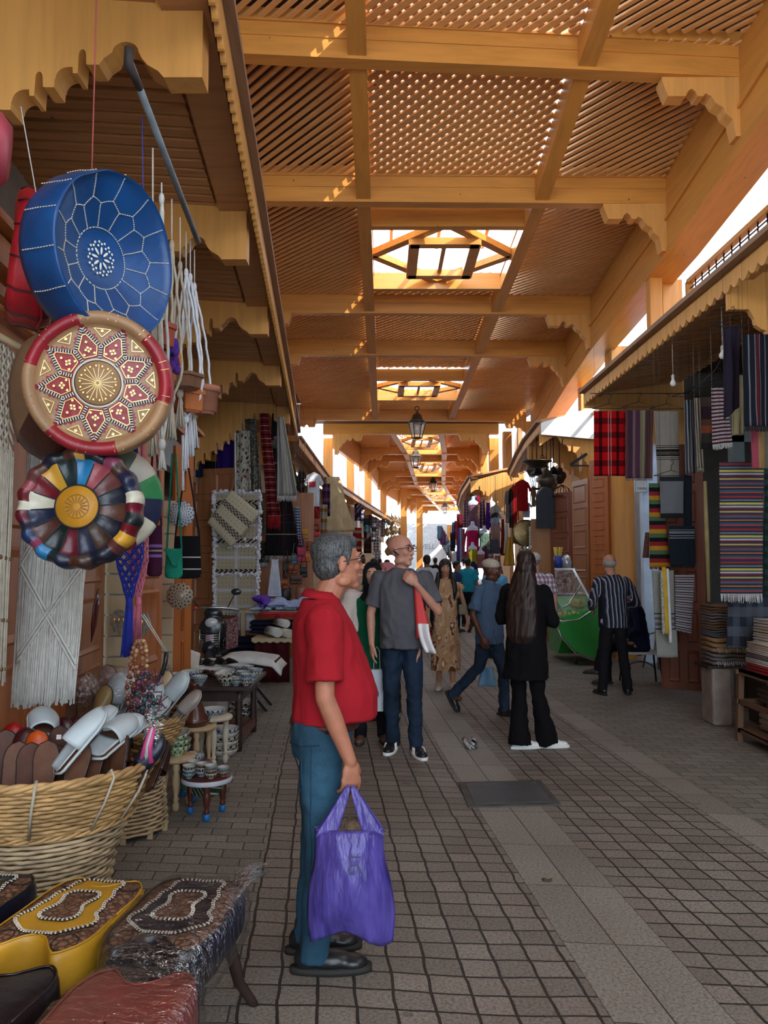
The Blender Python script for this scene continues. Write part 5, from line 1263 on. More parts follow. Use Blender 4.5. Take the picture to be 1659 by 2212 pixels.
slatwall(229, 284, 5.85, .35, 2.3, 'beige slotted display panel behind the blue net bag'); slatwall(346, 375, 7.35, .35, 2.2, 'narrow beige slotted display panel hung with small silver trinkets')
panel_door((P(285, 1210, 6.3).x, 6.3), (P(346, 1210, 6.9).x, 6.9), .0, 2.9, 'orange wooden door leaf folded back between the two beige display panels', DOORW, 4, 1)
panel_door((P(373, 1210, 7.6).x, 7.6), (P(412, 1210, 7.75).x, 7.75), .0, 2.75, 'orange wooden door leaf with a blue painted rosette, seen face on', DOORW, 6, 1)
MAC = mat('macrame', (.50, .49, .45), .9, .12, 30, 200, .4); MAC2 = mat('macrame_beige', (.42, .37, .29), .9, .15, 30, 200, .4)
t = thing('macrame_hanging', 'large pale macrame wall hanging with a diamond pattern and long fringe', 'wall hanging', P(110, 1530, 3.75))
A0, A1 = P(62, 955, 3.80), P(205, 955, 3.7); B0, B1 = P(24, 1525, 3.80), P(160, 1515, 3.68)
m = MB(); n = 84
for i in range(n):
    f = i/(n-1); a = A0.lerp(A1, f); b = B0.lerp(B1, f); b.z += .02*R(-1, 1); pts = []
    for k in range(8): q = a.lerp(b, k/7); q += V((R(-.002, .002), R(-.006, .006), 0)); pts.append(q)
    m.tube(pts, .0042, 5)
m.w('strands', MAC, t)
m = MB()
def mq(u, v): return A0.lerp(A1, u).lerp(B0.lerp(B1, u), v) + V((0, -.008, 0))
for (u0, v0), (u1, v1) in (((0, .46), (.5, .25)), ((.5, .25), (1, .46)), ((0, .46), (1, .86)), ((1, .46), (.05, .82)), ((.02, .15), (.5, .25)), ((1, .15), (.5, .25))):
    for o in (0, .022): 
        pts = [mq(u0+(u1-u0)*k/24, v0+(v1-v0)*k/24+o)+V((0, -.003*(k % 2), .003*(k % 2))) for k in range(25)]; m.tube(pts, .0065, 6)
m.w('knotted_ridges', MAC, t)
m = MB(); m.tube([A0+V((-.05, 0, .01)), A1+V((.05, 0, .01))], .012, 8); m.w('rod', WORN, t)
t = thing('macrame_hanging', 'beige knotted macrame hanging with beads at the left edge of the picture', 'wall hanging', P(10, 1400, 3.35))
A0, A1 = P(-60, 690, 3.22), P(38, 765, 3.45); B0, B1 = P(-90, 1500, 3.15), P(10, 1490, 3.40); m = MB()
for i in range(9):
    for j in range(9):
        u, v = i/9, j*.035
        for du in (-1, 1): m.tube([mq(u, v), mq(min(1, max(0, u+du/9)), v+.035)], .006, 5)
for i in range(26):
    u = i/25; m.tube([mq(u, .3)+V((0, 0, 0)), mq(u+R(-.02, .02), .5), mq(u+R(-.03, .03), .7), mq(u+R(-.02, .02), .97+R(-.03, .03))], .006, 5)
m.w('strands', MAC2, t); m = MB()
for i in range(10):
    for v in (.62, .80, .94): m.ell(mq(i/9+.02, v), .011, 8)
m.w('bead', mat('bead_wood', (.12, .06, .03), .5), t)
m = MB(); m.tube([A0+V((-.05, 0, .02)), A1+V((.10, .03, -.02))], .016, 8); m.w('rod', WORN, t)
a = P(278, 128, 3.3); b = P(428, 522, 4.6); t = thing('metal_pole', 'grey metal pole slung under the left canopy', 'pole', b); m = MB(); m.tube([a, b], .017, 12); m.w('tube', mat('grey_pipe', (.22, .26, .29), .45, .2, 9, 60, .2, metal=.3), t)
m = MB(); m.tube([a+V((0, 0, .05)), a-V((0, 0, .02)), a.lerp(b, .12)], [.020, .022, .018], 8); m.w('wrapping', mat('tape_dark', (.05, .04, .035), .7), t)
def hanger(px, ytop, py0, py1, y, label, m_=MAC, tassel=.25, pot=None, n=4, spread=.05):
    top = P(px, ytop, y); k0 = P(px, py0, y); k1 = P(px, py1, y); t = thing('plant_hanger', label, 'plant hanger', k1, 0, 'macrame plant hangers under the pole')
    m = MB(); m.tube([top, k0], .004, 6); m.w('hanging_cord', CORDW, t)
    m = MB()
    for i in range(n):
        a = 2*PI*i/n+px; o = V((math.cos(a), math.sin(a), 0))*spread; pts = []
        for k in range(17):
            f = k/16; q = k0.lerp(k1, f) + o*math.sin(min(1, f*1.15)*PI*.5)*(1 if f < .86 else (1-f)/.14) + V((.003*math.sin(k*2.1), .003*math.cos(k*2.1), 0)); pts.append(q)
        m.tube(pts, .0075, 6)
    m.ell(k0, (.014, .014, .03), 8); m.ell(k1, (.02, .02, .03), 8)
    m.w('knotted_cords', m_, t)
    if tassel:
        m = MB()
        for i in range(16):
            a = R(0, 6.28); r_ = R(.004, .026); m.tube([k1, k1+V((math.cos(a)*r_, math.sin(a)*r_, -tassel*R(.9, 1.0)))], .005, 4)
        m.w('tassel', m_, t)
    return t
MACW = mat('macrame_white', (.60, .62, .66), .9, .1, 30, 200, .4)
hanger(349, 395, 430, 960, 3.6, 'white macrame plant hanger nearest the blue pouf', MAC, .12, spread=.03); hanger(330, 320, 455, 900, 3.5, 'macrame plant hanger half hidden behind the blue pouf', MAC2, .18, spread=.03)
hanger(371, 430, 530, 860, 4.0, 'beige macrame plant hanger holding a small wooden lantern', MAC2, .22, spread=.05); hanger(389, 470, 575, 850, 4.3, 'thin beige macrame plant hanger on the middle of the pole', MAC2, .2, spread=.07)
hanger(402, 500, 590, 905, 4.5, 'white macrame plant hanger with a blue cord carrying a clay pot', MACW, .30, spread=.09); hanger(411, 520, 600, 885, 4.62, 'white macrame plant hanger next to the end of the pole', MACW, .28, spread=.10); hanger(420, 540, 620, 880, 4.75, 'white macrame plant hanger at the far end of the pole', MACW, .25, spread=.10)
rope(307, 250, 309, 420, 3.7, 'short blue cord hanging below the canopy', mat('cord_blue', (.06, .05, .30), .8, .1), .003)
def pot(px, py, y, r, h, label, m_, sides=0, group=None):
    c = P(px, py, y); m = MB()
    if sides: m.smooth = False
    m.lathe([(r*.6, -h/2), (r*.72, -h/2+.005), (r*.98, h*.30), (r*1.12, h*.30), (r*1.12, h*.5), (r*1.0, h*.5), (r*.9, -h*.4), (0, -h*.4)], sides or 28, c); m.lathe([(0, -h/2), (r*.6, -h/2)], sides or 28, c)
    return tag(m.build('plant_pot', m_), label, 'plant pot', group)
TERR = mat('terracotta', (.36, .14, .085), .8, .15); pot(441, 866, 4.75, .085, .17, 'terracotta pot held in the white macrame hanger', TERR)
pot(408, 868, 4.5, .085, .13, 'square varnished wooden pot in a macrame sling', wood('pot_wood', (.42, .13, .04), 2, .3, .3), 4); pot(398, 826, 4.3, .10, .085, 'dark six-sided wooden bowl in a macrame sling', wood('pot_wood2', (.18, .08, .04), 2, .4, .3), 6)
pot(345, 728, 3.75, .075, .12, 'red-brown wooden lantern box behind the blue pouf', wood('pot_wood3', (.30, .06, .03), 2, .3, .3), 6); pot(365, 800, 3.9, .04, .12, 'small orange wooden box lantern', DOORW, 4)
def flowerb(px, py, y, c, label, r=.035):
    m = MB(); p = P(px, py, y)
    for k in range(7): a = k*2.4; m.ell(p+V((math.cos(a)*r*.5, math.sin(a)*r*.5, (k-3)*r*.2)), (r*.55, r*.55, r*.8), 8)
    tag(m.build('felt_flower', mat('felt_'+c, c, .95, .2)), label, 'flower')
flowerb(372, 750, 3.8, '4a2a86', 'purple felt flower high among the plant hangers'); flowerb(374, 788, 3.8, '4a2070', 'purple felt flower below the orange one'); flowerb(379, 773, 3.85, 'c4761c', 'orange felt flower among the plant hangers', .03); flowerb(350, 784, 3.7, '2c8a96', 'turquoise felt flower beside the star pouf', .04)
def netbag(px0, px1, py0, py1, y, c, label, ty, rows=26, n=16):
    m_ = mat('yarn_'+c, c, .9, .2, 20, 150, .4); t = thing('net_bag', label, 'bag', P((px0+px1)/2, ty, y), 0, 'crocheted net bags')
    c0 = P((px0+px1)/2, py0, y); c1 = P((px0+px1)/2, py1, y); w = abs(P(px1, 1210, y).x-P(px0, 1210, y).x)/2; m = MB()
    def f(i, j):
        v = j/rows; k = math.sin(min(1, v*1.6+.15)*PI/2)*(1-.0*v) if v < .7 else max(.12, 1-(v-.7)/.3*.85); a = 2*PI*i/n
        q = c0.lerp(c1, v); return q + V((math.cos(a)*w*k, math.sin(a)*w*.30*k, .006*math.sin(i*3+j)))
    for j in range(rows):
        for i in range(n):
            if (i+j) % 2 == 0:
                m.tube([f(i, j), f(i+1, j+1)], .0045, 4, False); m.tube([f(i, j), f(i-1, j+1)], .0045, 4, False)
    m.w('net', m_, t); m = MB(); m.tube([c0+V((-w*.5, 0, 0)), c0+V((-.02, 0, .22)), c0+V((.02, 0, .22)), c0+V((w*.5, 0, 0))], .011, 6); m.w('strap', m_, t)
    m = MB(); e = P((px0+px1)/2-6, ty, y)
    for i in range(40): a = R(0, 6.28); r_ = R(0, .03); m.tube([c1+V((math.cos(a)*r_*.5, math.sin(a)*r_*.5, 0)), V((e.x+math.cos(a)*r_*1.1, e.y+math.sin(a)*r_, e.z+R(-.02, .02)))], .0032, 4)
    m.ell(c1, (.018, .018, .03), 8); m.w('tassel', m_, t); return t
netbag(248, 310, 985, 1300, 4.1, '1c2a8c', 'royal blue crocheted net bag with a long blue tassel', 1412); netbag(278, 320, 1010, 1300, 4.35, 'c06a80', 'pink crocheted net bag behind the blue one', 1400)
def cbag(px, py0, py1, wpx, y, c, label, sy, bands=None, flap=False):
    t = thing('crochet_bag', label, 'bag', P(px, py1, y)); w = wpx/FPX*y; z1 = P(px, py0, y).z; z0 = P(px, py1, y).z; X = P(px, 1210, y).x
    m_ = stripes('crochet_'+c+str(py0), bands, 'V') if bands else mat('yarn_'+c, c, .9, .2, 20, 150, .6, bdist=.008)
    m = MB()
    for sg in (-1, 1): m.grid(lambda u, v: V((X+(u-.5)*w*(.88+.12*v)*(1-.06*(v > .93)), y + sg*.03*math.sin(PI*u)*(.3+.7*v), z1+(z0-z1)*v + (.015*(abs(u-.5)*2)**3 if v > .9 else 0))), 12, 16, .008)
    m.w('bag_body', m_, t); m = MB(); top = P(px, sy, y)
    m.tube([V((X-w*.42, y, z1)), V((top.x-.012, y, top.z)), V((top.x+.012, y, top.z)), V((X+w*.42, y, z1))], .007, 6); m.w('strap', mat('yarn_'+c, c, .9, .2, 20, 150, .6, bdist=.008), t)
    if flap: m = MB(); m.grid(lambda u, v: V((X+(u-.5)*w*.98*(1-v*.75)+v*.02, y-.045, z1-v*(z1-z0)*.6)), 8, 8, .01); m.w('flap', mat('yarn_'+c, c, .9, .2, 20, 150, .6, bdist=.008), t)
cbag(334, 1135, 1245, 32, 4.9, '3c1430', 'dark purple crocheted bag with lilac stripes', 970, [('3c1430', 4), ('7a5a9a', .6), ('3c1430', .5), ('8a8a80', .4), ('3c1430', .6), ('7a5a9a', .6), ('3c1430', 4)])
cbag(376, 1185, 1250, 38, 5.6, '0b7a62', 'emerald green crocheted bag with a flap', 980, None, True); cbag(404, 1158, 1250, 62, 6.2, '101014', 'black crocheted bag with two thin white stripes', 1010, [('101014', 5), ('b8b8b0', .3), ('101014', 2.6), ('b8b8b0', .3), ('101014', 2.2)])
rope(395, 940, 395, 1060, 5.9, 'white tassel cord among the hangers', MACW, .012); 
ROS = NT('rosette'); k = ROS; x = k.xyz(k.coord()); rr = k.math('SQRT', k.math('ADD', k.math('MULTIPLY', x[0], x[0]), k.math('MULTIPLY', x[2], x[2]))); aa = k.math('ARCTAN2', x[2], x[0])
pp = k.math('MULTIPLY', k.math('SINE', k.math('MULTIPLY', aa, 16.0)), k.math('SINE', k.math('MULTIPLY', rr, 150.0))); k.col(k.ramp(pp, [(.0, hx('b8c0c8')), (.52, hx('182a58'))], 'CONSTANT')).r(.5); ROS = k.m
def disc(name, px, py, y, r, m_, label, cat, th=.012, nrm=(0, -1, 0), prof=None):
    c = P(px, py, y); m = MB(); m.lathe(prof or [(0, -.004), (r*.7, -.004), (r*.95, -.014), (r, -.012), (r, 0), (0, th)], 36, (0, 0, 0), Matrix.Rotation(PI/2, 3, 'X'))
    o = m.build(name, m_, None, c); return tag(o, label, cat)
disc('painted_rosette', 391, 1110, 7.3, .12, ROS, 'blue and white painted rosette plaque on the orange door', 'plaque')
BWR = NT('bw_ceramic'); k = BWR; x = k.xyz(k.coord()); aa = k.math('ARCTAN2', x[2], x[0]); rr = k.math('SQRT', k.math('ADD', k.math('MULTIPLY', x[0], x[0]), k.math('MULTIPLY', x[2], x[2])))
pp = k.math('MULTIPLY', k.math('SINE', k.math('MULTIPLY', aa, 14.0)), k.math('SINE', k.math('MULTIPLY', rr, 120.0))); k.col(k.ramp(pp, [(.0, hx('a89a88')), (.5, hx('1c1a1a'))], 'CONSTANT')).r(.3); BWR = k.m
disc('ceramic_plate', 388, 1287, 6.9, .115, BWR, 'patterned black and white ceramic plate hanging beside the silver trinkets', 'plate')
SILV = mat('old_silver', (.30, .29, .25), .35, .4, 40, 60, .5, metal=.7)
def hamsa(px, py, y, s, label):
    c = P(px, py, y); b = MB(); fr = lambda dy: (lambda p: V((c.x+p[0]*s, y+dy, c.z+p[1]*s)))
    pts = [(-.5, -.1), (-.62, .25), (-.55, .45), (-.42, .5), (-.40, .9), (-.25, 1.0), (-.18, .6), (-.13, .6), (-.12, 1.1), (0, 1.2), (.12, 1.1), (.13, .6), (.18, .6), (.25, 1.0), (.40, .9), (.42, .5), (.55, .45), (.62, .25), (.5, -.1), (.3, -.5), (0, -.6), (-.3, -.5)]
    b.prism([(x, -z) for x, z in pts][::-1], fr(-.012), fr(.0)); t = thing('hamsa_ornament', label, 'ornament', c); o = b.w('plate', SILV, t)
    for k in (-.3, 0, .3):
        m = MB(); m.ell(c+V((k*s, -.014, -.1*s)), (.09*s, .01, .14*s), 8); m.w('boss', GOLD, t)
hamsa(258, 1335, 5.6, .105, 'silver hand-shaped ornament left of the blue tassel'); hamsa(308, 1340, 5.9, .105, 'silver hand-shaped ornament right of the pink tassel')
c = P(210, 1325, 5.0); m = MB(); m.tube([P(213, 1272, 4.9), P(208, 1310, 4.9), P(203, 1350, 4.9), P(197, 1388, 4.9)], [.02, .045, .042, .006], 12, flat=.3); tag(m.build('dagger_sheath', mat('oxblood', (.09, .012, .012), .25, .2, spec=.6)), 'dark red curved sheath hanging on the door', 'sheath')
def beads(px, py0, py1, y, cols, label, n=26, r=.012, w=.03):
    t = thing('bead_string', label, 'necklace', P(px, py1, y), 0, 'bead necklaces hanging above the basket'); ms = [mat('bead_'+q, q, .4, .2) for q in cols]; Y0 = P(px, py0, y); Y1 = P(px, py1, y); L = Y0.z-Y1.z
    for i in range(n):
        a = 2*PI*i/n; p = V((Y0.x+w*math.sin(a), y+.01*math.cos(a*2), (Y0.z+Y1.z)/2+L/2*math.cos(a))); b = MB(); b.ell(p, (r, r*R(.8, 1.1), r*R(.8, 1.2)), 8); b.w('bead', ms[i % len(cols)], t)
for j, (px, a, b, y, cs) in enumerate(((297, 1385, 1500, 4.0, ('7a4a30', '8a6248')), (306, 1385, 1480, 4.05, ('a07a58', 'c4a078', '8a5a3c')), (300, 1470, 1570, 3.9, ('5a2424', '3c1a1c', '7a3c34')), (312, 1450, 1560, 3.85, ('4a2438', '6a3a4c', '28404a')), (322, 1500, 1590, 3.85, ('3a2030', '1f6a60')), (290, 1440, 1540, 3.95, ('6a3028', '94705a')))):
    beads(px, a, b, y, cs, ['brown wooden bead necklace', 'pale tan bead necklace, topmost of the bunch', 'dark red coral bead necklace', 'plum and grey bead necklace', 'dark bead necklace with green beads, lowest of the bunch', 'red-brown bead necklace on the left of the bunch'][j]+' above the slipper basket')
m = MB(); m.tube([P(306, 1328, 4.2), P(359, 1410, 4.3)], .003, 5); m.tube([P(310, 1326, 4.2), P(361, 1408, 4.3)], .003, 5); tag(m.build('cord', CORDW), 'white string running down from the ornament to the black horn', 'cord')
m = MB(); m.tube([P(360, 1408, 4.3), P(357, 1432, 4.3), P(350, 1455, 4.3), P(341, 1470, 4.3)], [.012, .012, .012, .008], 8); tag(m.build('horn', SHOEB), 'thin black horn hanging on a string', 'horn')
WICK = mat('wicker', (.42, .25, .10), .5, .35, 9, 50, .3, spec=.4); WICK2 = mat('wicker_pale', (.44, .32, .19), .6, .35, 9, 50, .3); WICKD = mat('wicker_gap', (.10, .055, .025), .8, .2)
def prof_r(pf, z):
    for (r0, z0), (r1, z1) in zip(pf, pf[1:]):
        if z0 <= z <= z1: return r0+(r1-r0)*(z-z0)/(z1-z0)
    return pf[-1][0]
def weave(parent, c, pf, name, m_, pitch=.021, r=.0085, stakes=44, sx=1, sy=1, mats=None, a0=0, wv=.006):
    m = MB(); z0, z1 = pf[0][1], pf[-1][1]; n = int((z1-z0)/pitch); N = stakes*3
    for k in range(n):
        z = z0+pitch*(k+.5); R_ = prof_r(pf, z); pts = []
        for j in range(N+1):
            a = a0+2*PI*j/N; rr = R_ + wv*math.sin(PI*(j/3*1.0) + PI*k) + R(-.0012, .0012); pts.append(V((c[0]+rr*sx*math.cos(a), c[1]+rr*sy*math.sin(a), z+R(-.0015, .0015))))
        m.tube(pts, r, 5, False)
    m.w(name, m_, parent)
    m = MB(); m.lathe([((prof_r(pf, z0+(z1-z0)*i/8))-.006, z0+(z1-z0)*i/8) for i in range(9)], 48, (0, 0, 0)); m.v = [(c[0]+x*sx, c[1]+y*sy, z) for x, y, z in m.v]; m.w('lining', WICKD, parent)
def rim(parent, c, R_, z, m_, sx=1, sy=1, th=.02, name='rim'):
    m = MB()
    for s_ in range(3):
        pts = []
        for j in range(121): a = 2*PI*j/120; tw = a*14+s_*2.09; rr = R_+.010*math.cos(tw); pts.append(V((c[0]+rr*sx*math.cos(a), c[1]+rr*sy*math.sin(a), z+.010*math.sin(tw))))
        m.tube(pts, th*.5, 6, False)
    m.w(name, m_, parent)
c1x, c1y = -1.51, 3.62
t = thing('wicker_basket', 'large shallow wicker tray basket on a tall woven foot, heaped with leather slippers', 'basket', (c1x, c1y, 0))
weave(t, (c1x, c1y), [(.26, .0), (.27, .15), (.30, .35), (.37, .53)], 'foot', WICK2, .021, .009, 34)
weave(t, (c1x, c1y), [(.36, .52), (.40, .56), (.455, .68), (.49, .76)], 'tray', WICK, .018, .009, 52)
rim(t, (c1x, c1y), .492, .765, WICK, th=.022); rim(t, (c1x, c1y), .38, .53, WICK, th=.014, name='lower_binding')
m = MB(); m.lathe([(0, .66), (.45, .66)], 40, (c1x, c1y, 0)); m.w('tray_floor', WICKD, t)
for a in (-1.9, -1.3, -.7, -.3):
    m = MB(); m.tube([V((c1x+r*math.cos(a+(z-.6)*.3), c1y+r*math.sin(a+(z-.6)*.3), z)) for r, z in ((.40, .54), (.475, .66), (.515, .765), (.49, .79), (.46, .765))], .006, 5); m.w('binding_tie', MAC2, t)
c2x, c2y = -1.60, 4.98
t = thing('wicker_basket', 'wicker basket of plastic-wrapped slippers on a pegged woven foot, behind the big one', 'basket', (c2x, c2y, 0))
weave(t, (c2x, c2y), [(.265, .03), (.25, .15), (.23, .35), (.22, .48)], 'foot', WICK2, .022, .009, 30)
weave(t, (c2x, c2y), [(.24, .48), (.29, .52), (.34, .60), (.37, .68)], 'tray', WICK, .019, .009, 44); rim(t, (c2x, c2y), .37, .69, WICK)
m = MB(); m.lathe([(0, .60), (.33, .60)], 40, (c2x, c2y, 0)); m.w('tray_floor', WICKD, t)
for a in range(10): q = V((c2x+.26*math.cos(a*.63), c2y+.26*math.sin(a*.63), 0)); m = MB(); m.beam(q, q+V((0, 0, .06)), .018, .03); m.w('peg', WORN, t)
SOLES = [mat('slipper_sole_'+str(i), c, .6, .25, 12, 80, .3) for i, c in enumerate(((.115, .045, .022), (.085, .030, .018), (.15, .07, .04)))]
def slipper(cname, colr, label, closed=False, pointed=True):
    t = thing('slipper', label, 'slipper', (0, 0, 0)); U = leather('slip_'+cname, colr, .15, .38)
    def outline(f): # f 0 heel..1 toe half-width
        return .034+.014*math.sin(f*PI)*1.1+(.008 if .5 < f < .8 else 0) if f < .8 else (.048)*math.sqrt(max(0, 1-((f-.8)/.2)**2))
    m = MB(); n = 20; L = .265
    def hw(f):
        if f < .12: return .034*math.sqrt(max(0, 1-((.12-f)/.12)**2))+.001
        if f < .7: return .034+.014*((f-.12)/.58)
        return .048*(max(0, 1-((f-.7)/.3)**2.2))**.5+.0008
    pts = [(hw(i/n), i/n*L) for i in range(n+1)] + [(-hw(i/n), i/n*L) for i in range(n, -1, -1)]
    m.prism(pts, lambda p: V((p[0], p[1], 0)), lambda p: V((p[0], p[1], .010))); m.build('sole', SOLES[len(protos) % 3], t)
    m = MB(); m.tube([V((x*1.02, y, .005)) for x, y in pts], .0055, 5); m.build('welt', BLKS if len(protos) % 3 else U, t)
    m = MB()
    def up(u, v):
        f = .40+.60*v; w = hw(min(1, f))*1.02; a = PI*u; h = .048*(1-.72*v**1.6) ; return V((math.cos(a)*w, f*L, .009+math.sin(a)*h))
    m.grid(up, 14, 12, .004); m.build('upper', U, t)
    m = MB(); m.grid(lambda u, v: V(((u-.5)*2*hw(.04+.40*v)*.92, L*(.04+.40*v), .013+.006*abs(2*u-1)**3)), 6, 8, .004); m.build('insole', U, t)
    return t
STK = mat('sticker', (.75, .75, .75), .6, 0, bst=0)
protos = {}
def sl(kind, colr, loc, rot_, label, sticker=False):
    if kind not in protos: o = slipper(kind, colr, label); protos[kind] = o
    else: o = dup(protos[kind], label=label)
    o.location = loc; o.rotation_mode = 'XYZ'; o.rotation_euler = rot_; o['group'] = 'slippers in the baskets'
    if kind+str(len(protos)) == 'x': pass
    if sticker:
        m = MB(); m.box((0, .215, -.002), (.022, .022, .002)); m.build('price_tag', STK, o)
    return o
rd = math.radians
def stand(px, py, y, lean_, yaw, roll=0, flip=True):
    """a slipper standing on its heel, sole to the camera"""
    c = P(px, py, y); return (c.x, c.y, c.z-.085), (rd(90+(lean_ if flip else -lean_)), rd(roll), rd((180 if flip else 0)+yaw))
place = [  # px,py(bottom heel),y,lean,yaw,roll,kind,colour,sticker,label
 (20, 1690, 3.20, 18, 10, -4, 'brown', '2a1610', 0, 'brown slipper sole at the left front of the basket'), (52, 1692, 3.18, 22, 4, 2, 'blackp', '0c0b0d', 0, 'low brown sole just behind the basket rim at left'),
 (88, 1690, 3.16, 14, 0, 0, 'brown', '2a1610', 0, 'round brown slipper sole in the front row, third from the left'), (105, 1694, 3.2, 30, 0, 3, 'blackp', '0c0b0d', 1, 'black-edged brown sole with white price tag, front row'),
 (150, 1688, 3.15, 16, -6, -3, 'brown', '2a1610', 1, 'tall brown sole with white sticker in the middle of the front row'), (182, 1690, 3.22, 24, -10, 4, 'brown', '2a1610', 1, 'wide brown sole with sticker right of the middle'),
 (75, 1660, 3.35, 10, 6, 0, 'orange', 'b8480c', 1, 'orange-edged slipper with a price tag'), (120, 1650, 3.40, 12, -4, 2, 'blackp', '0c0b0d', 1, 'dark slipper with white tag in the second row'), (165, 1640, 3.40, 8, -8, 0, 'brown', '2a1610', 1, 'tall brown sole with tag at the back of the middle'),
 (228, 1668, 3.32, 25, -25, 20, 'teal', '1f8a84', 0, 'slipper with turquoise edge at the right of the heap'), (250, 1655, 3.30, 20, -28, 18, 'brown', '2a1610', 0, 'brown slipper leaning right behind the turquoise one'), (285, 1650, 3.38, 22, -35, 25, 'navyp', '141a2c', 0, 'dark slipper leaning right near the basket edge'),
 (305, 1640, 3.48, 26, -40, 22, 'cream', 'b09a78', 0, 'cream-lined slipper at the far right of the heap'), (262, 1620, 3.55, 12, -30, 14, 'blackp', '0c0b0d', 0, 'black slipper standing at the back right'), (318, 1665, 3.40, 34, -45, 28, 'brown', '2a1610', 0, 'brown slipper lying against the right rim'),
 (25, 1640, 3.50, 10, 12, 0, 'redp', '9c0c10', 0, 'bright red slipper at the back left'), (60, 1648, 3.45, 14, 8, -4, 'redp', '9c0c10', 0, 'bright red slipper beside its pair at the back left'), (5, 1660, 3.35, 12, 15, 0, 'blackp', '0c0b0d', 0, 'black slipper at the left edge of the picture'),
 (40, 1655, 3.38, 12, 10, 5, 'maroon', '3a0a10', 0, 'glossy maroon slipper in front of the red pair'), (98, 1630, 3.60, 6, 10, 3, 'black2', '101010', 0, 'black slipper at the back of the heap'), (130, 1622, 3.65, 4, -15, 4, 'maroon', '3a0a10', 0, 'glossy dark red slipper upright at the back'), (150, 1618, 3.68, 4, -25, 8, 'maroon', '3a0a10', 0, 'second glossy dark red slipper upright at the back')]
for px, py, y, ln_, yw, rl, kd, cl, stc, lb in place:
    l_, r__ = stand(px, py, y, ln_, yw, rl, kd not in ('redp', 'maroon', 'black2', 'orange', 'navyp')); l_ = (l_[0]*(y+.13)/y, y+.13, l_[2]-.035); o = sl(kd, cl, l_, r__, lb, bool(stc)); o.scale = (1.0, .92, 1.0)
for k, (px, py, y, rt, lb) in enumerate([(190, 1585, 3.55, (.35, .5, -1.0), 'white slipper lying across the top of the heap, toe to the right'), (180, 1600, 3.40, (.5, -.3, -.5), 'white slipper below the top one'), (225, 1610, 3.38, (.4, .2, -.2), 'white slipper in clear wrap on the right of the heap'), (150, 1640, 3.28, (.9, .1, -.9), 'white slipper half buried in the middle of the heap'), (110, 1600, 3.5, (.5, .3, .5), 'white slipper at the back of the heap')]):
    c = P(px, py, y); o = sl('white', 'aab4b8', (c.x-.05, c.y, c.z-.06), rt, lb); o.scale = (1.35, 1.15, 1.35)
for k, (px, py, y, ln_, yw, rl, kd, cl, lb) in enumerate([(152, 1545, 4.75, 12, 10, 0, 'brown', '2a1610', 'brown sole in clear plastic at the left of the second basket'), (182, 1548, 4.72, 14, 2, 3, 'brown', '2a1610', 'second brown sole in clear plastic'), (210, 1548, 4.74, 10, -6, 8, 'gold', '8a7448', 'gold slipper in clear plastic'), (235, 1530, 4.95, 8, -10, 12, 'white', 'aab4b8', 'white wrapped slipper behind the gold one'), (258, 1520, 5.0, 6, -12, 14, 'white', 'aab4b8', 'white wrapped slipper in the middle of the second basket'), (275, 1535, 4.8, 30, -40, 30, 'white', 'aab4b8', 'white wrapped slipper lying to the right'), (232, 1500, 5.1, 6, 10, 0, 'rose', '9a8078', 'pale pink wrapped slipper at the back'), (270, 1548, 4.70, 55, -60, 20, 'white', 'aab4b8', 'white wrapped slipper with eyelet pattern low in front'), (350, 1510, 4.95, 20, -50, 30, 'white', 'aab4b8', 'white patterned slipper at the right end of the second basket'), (372, 1535, 4.9, 30, -50, 30, 'spot', '8a8078', 'spotted slipper at the right end of the second basket'), (335, 1500, 5.0, 12, -30, 20, 'cream', 'b09a78', 'cream slipper behind the beads')]):
    l_, r__ = stand(px, py, y, ln_, yw, rl, kd == 'brown'); sl(kd, cl, l_, r__, lb)
FILM = plastic_film('clear_film', 'ffffff', .16, .10)
def film_blob(c, r, label, name='plastic_wrap'):
    m = MB(); m.ell((0, 0, 0), r, 28)
    for i, v in enumerate(m.v): p = V(v); n = noise.noise(p*9+V(c)) * .16 + noise.noise(p*22+V(c))*.07; m.v[i] = tuple(p*(1+n))
    tag(m.build(name, FILM, None, c), label, 'plastic wrap')
film_blob(P(180, 1495, 4.8), (.10, .10, .13), 'crumpled clear plastic wrap over the brown soles in the second basket'); film_blob(P(245, 1485, 4.9), (.16, .12, .14), 'crumpled clear plastic wrap over the white slippers in the second basket')
t = thing('gift_packet', 'clear cone packet with pink and green slim bottles stuck in the slipper basket', 'packet', P(330, 1620, 3.6)); c = P(318, 1620, 3.5); m = MB()
m.grid(lambda u, v: V((c.x+(u-.5)*.07*(.6+v)+.05*v, c.y-.01, c.z-.04+.22*v)), 4, 8, .012); m.w('wrapper', FILM, t)
for k in range(3): m = MB(); m.tube([V((c.x-.02+.022*k, c.y-.02, c.z-.05)), V((c.x+.008*k, c.y-.02, c.z+.02)), V((c.x+.02+.008*k, c.y-.02, c.z+.10))], [.013, .014, .006], 8); m.w('bottle', mat('pack_pink' if k != 1 else 'pack_green', (.45, .05, .18) if k != 1 else (.35, .42, .35), .4), t)
b = BB()
for k in range(46): p = P(325+R(-22, 22), 1500+R(-45, 60), 3.85+R(-.05, .05)); q = p+V((R(-.05, .05), R(-.03, .03), R(-.05, .05))); b.tube([p, p.lerp(q, .5)+V((R(-.03, .03), 0, R(-.03, .03))), q], .003, 4)
tag(b.build('yarn_tangle', mat('yarn_plum', (.10, .04, .07), .9, .5, 30)), 'tangle of plum coloured yarn and trinkets hanging over the slipper basket', 'yarn tangle', kind='stuff')
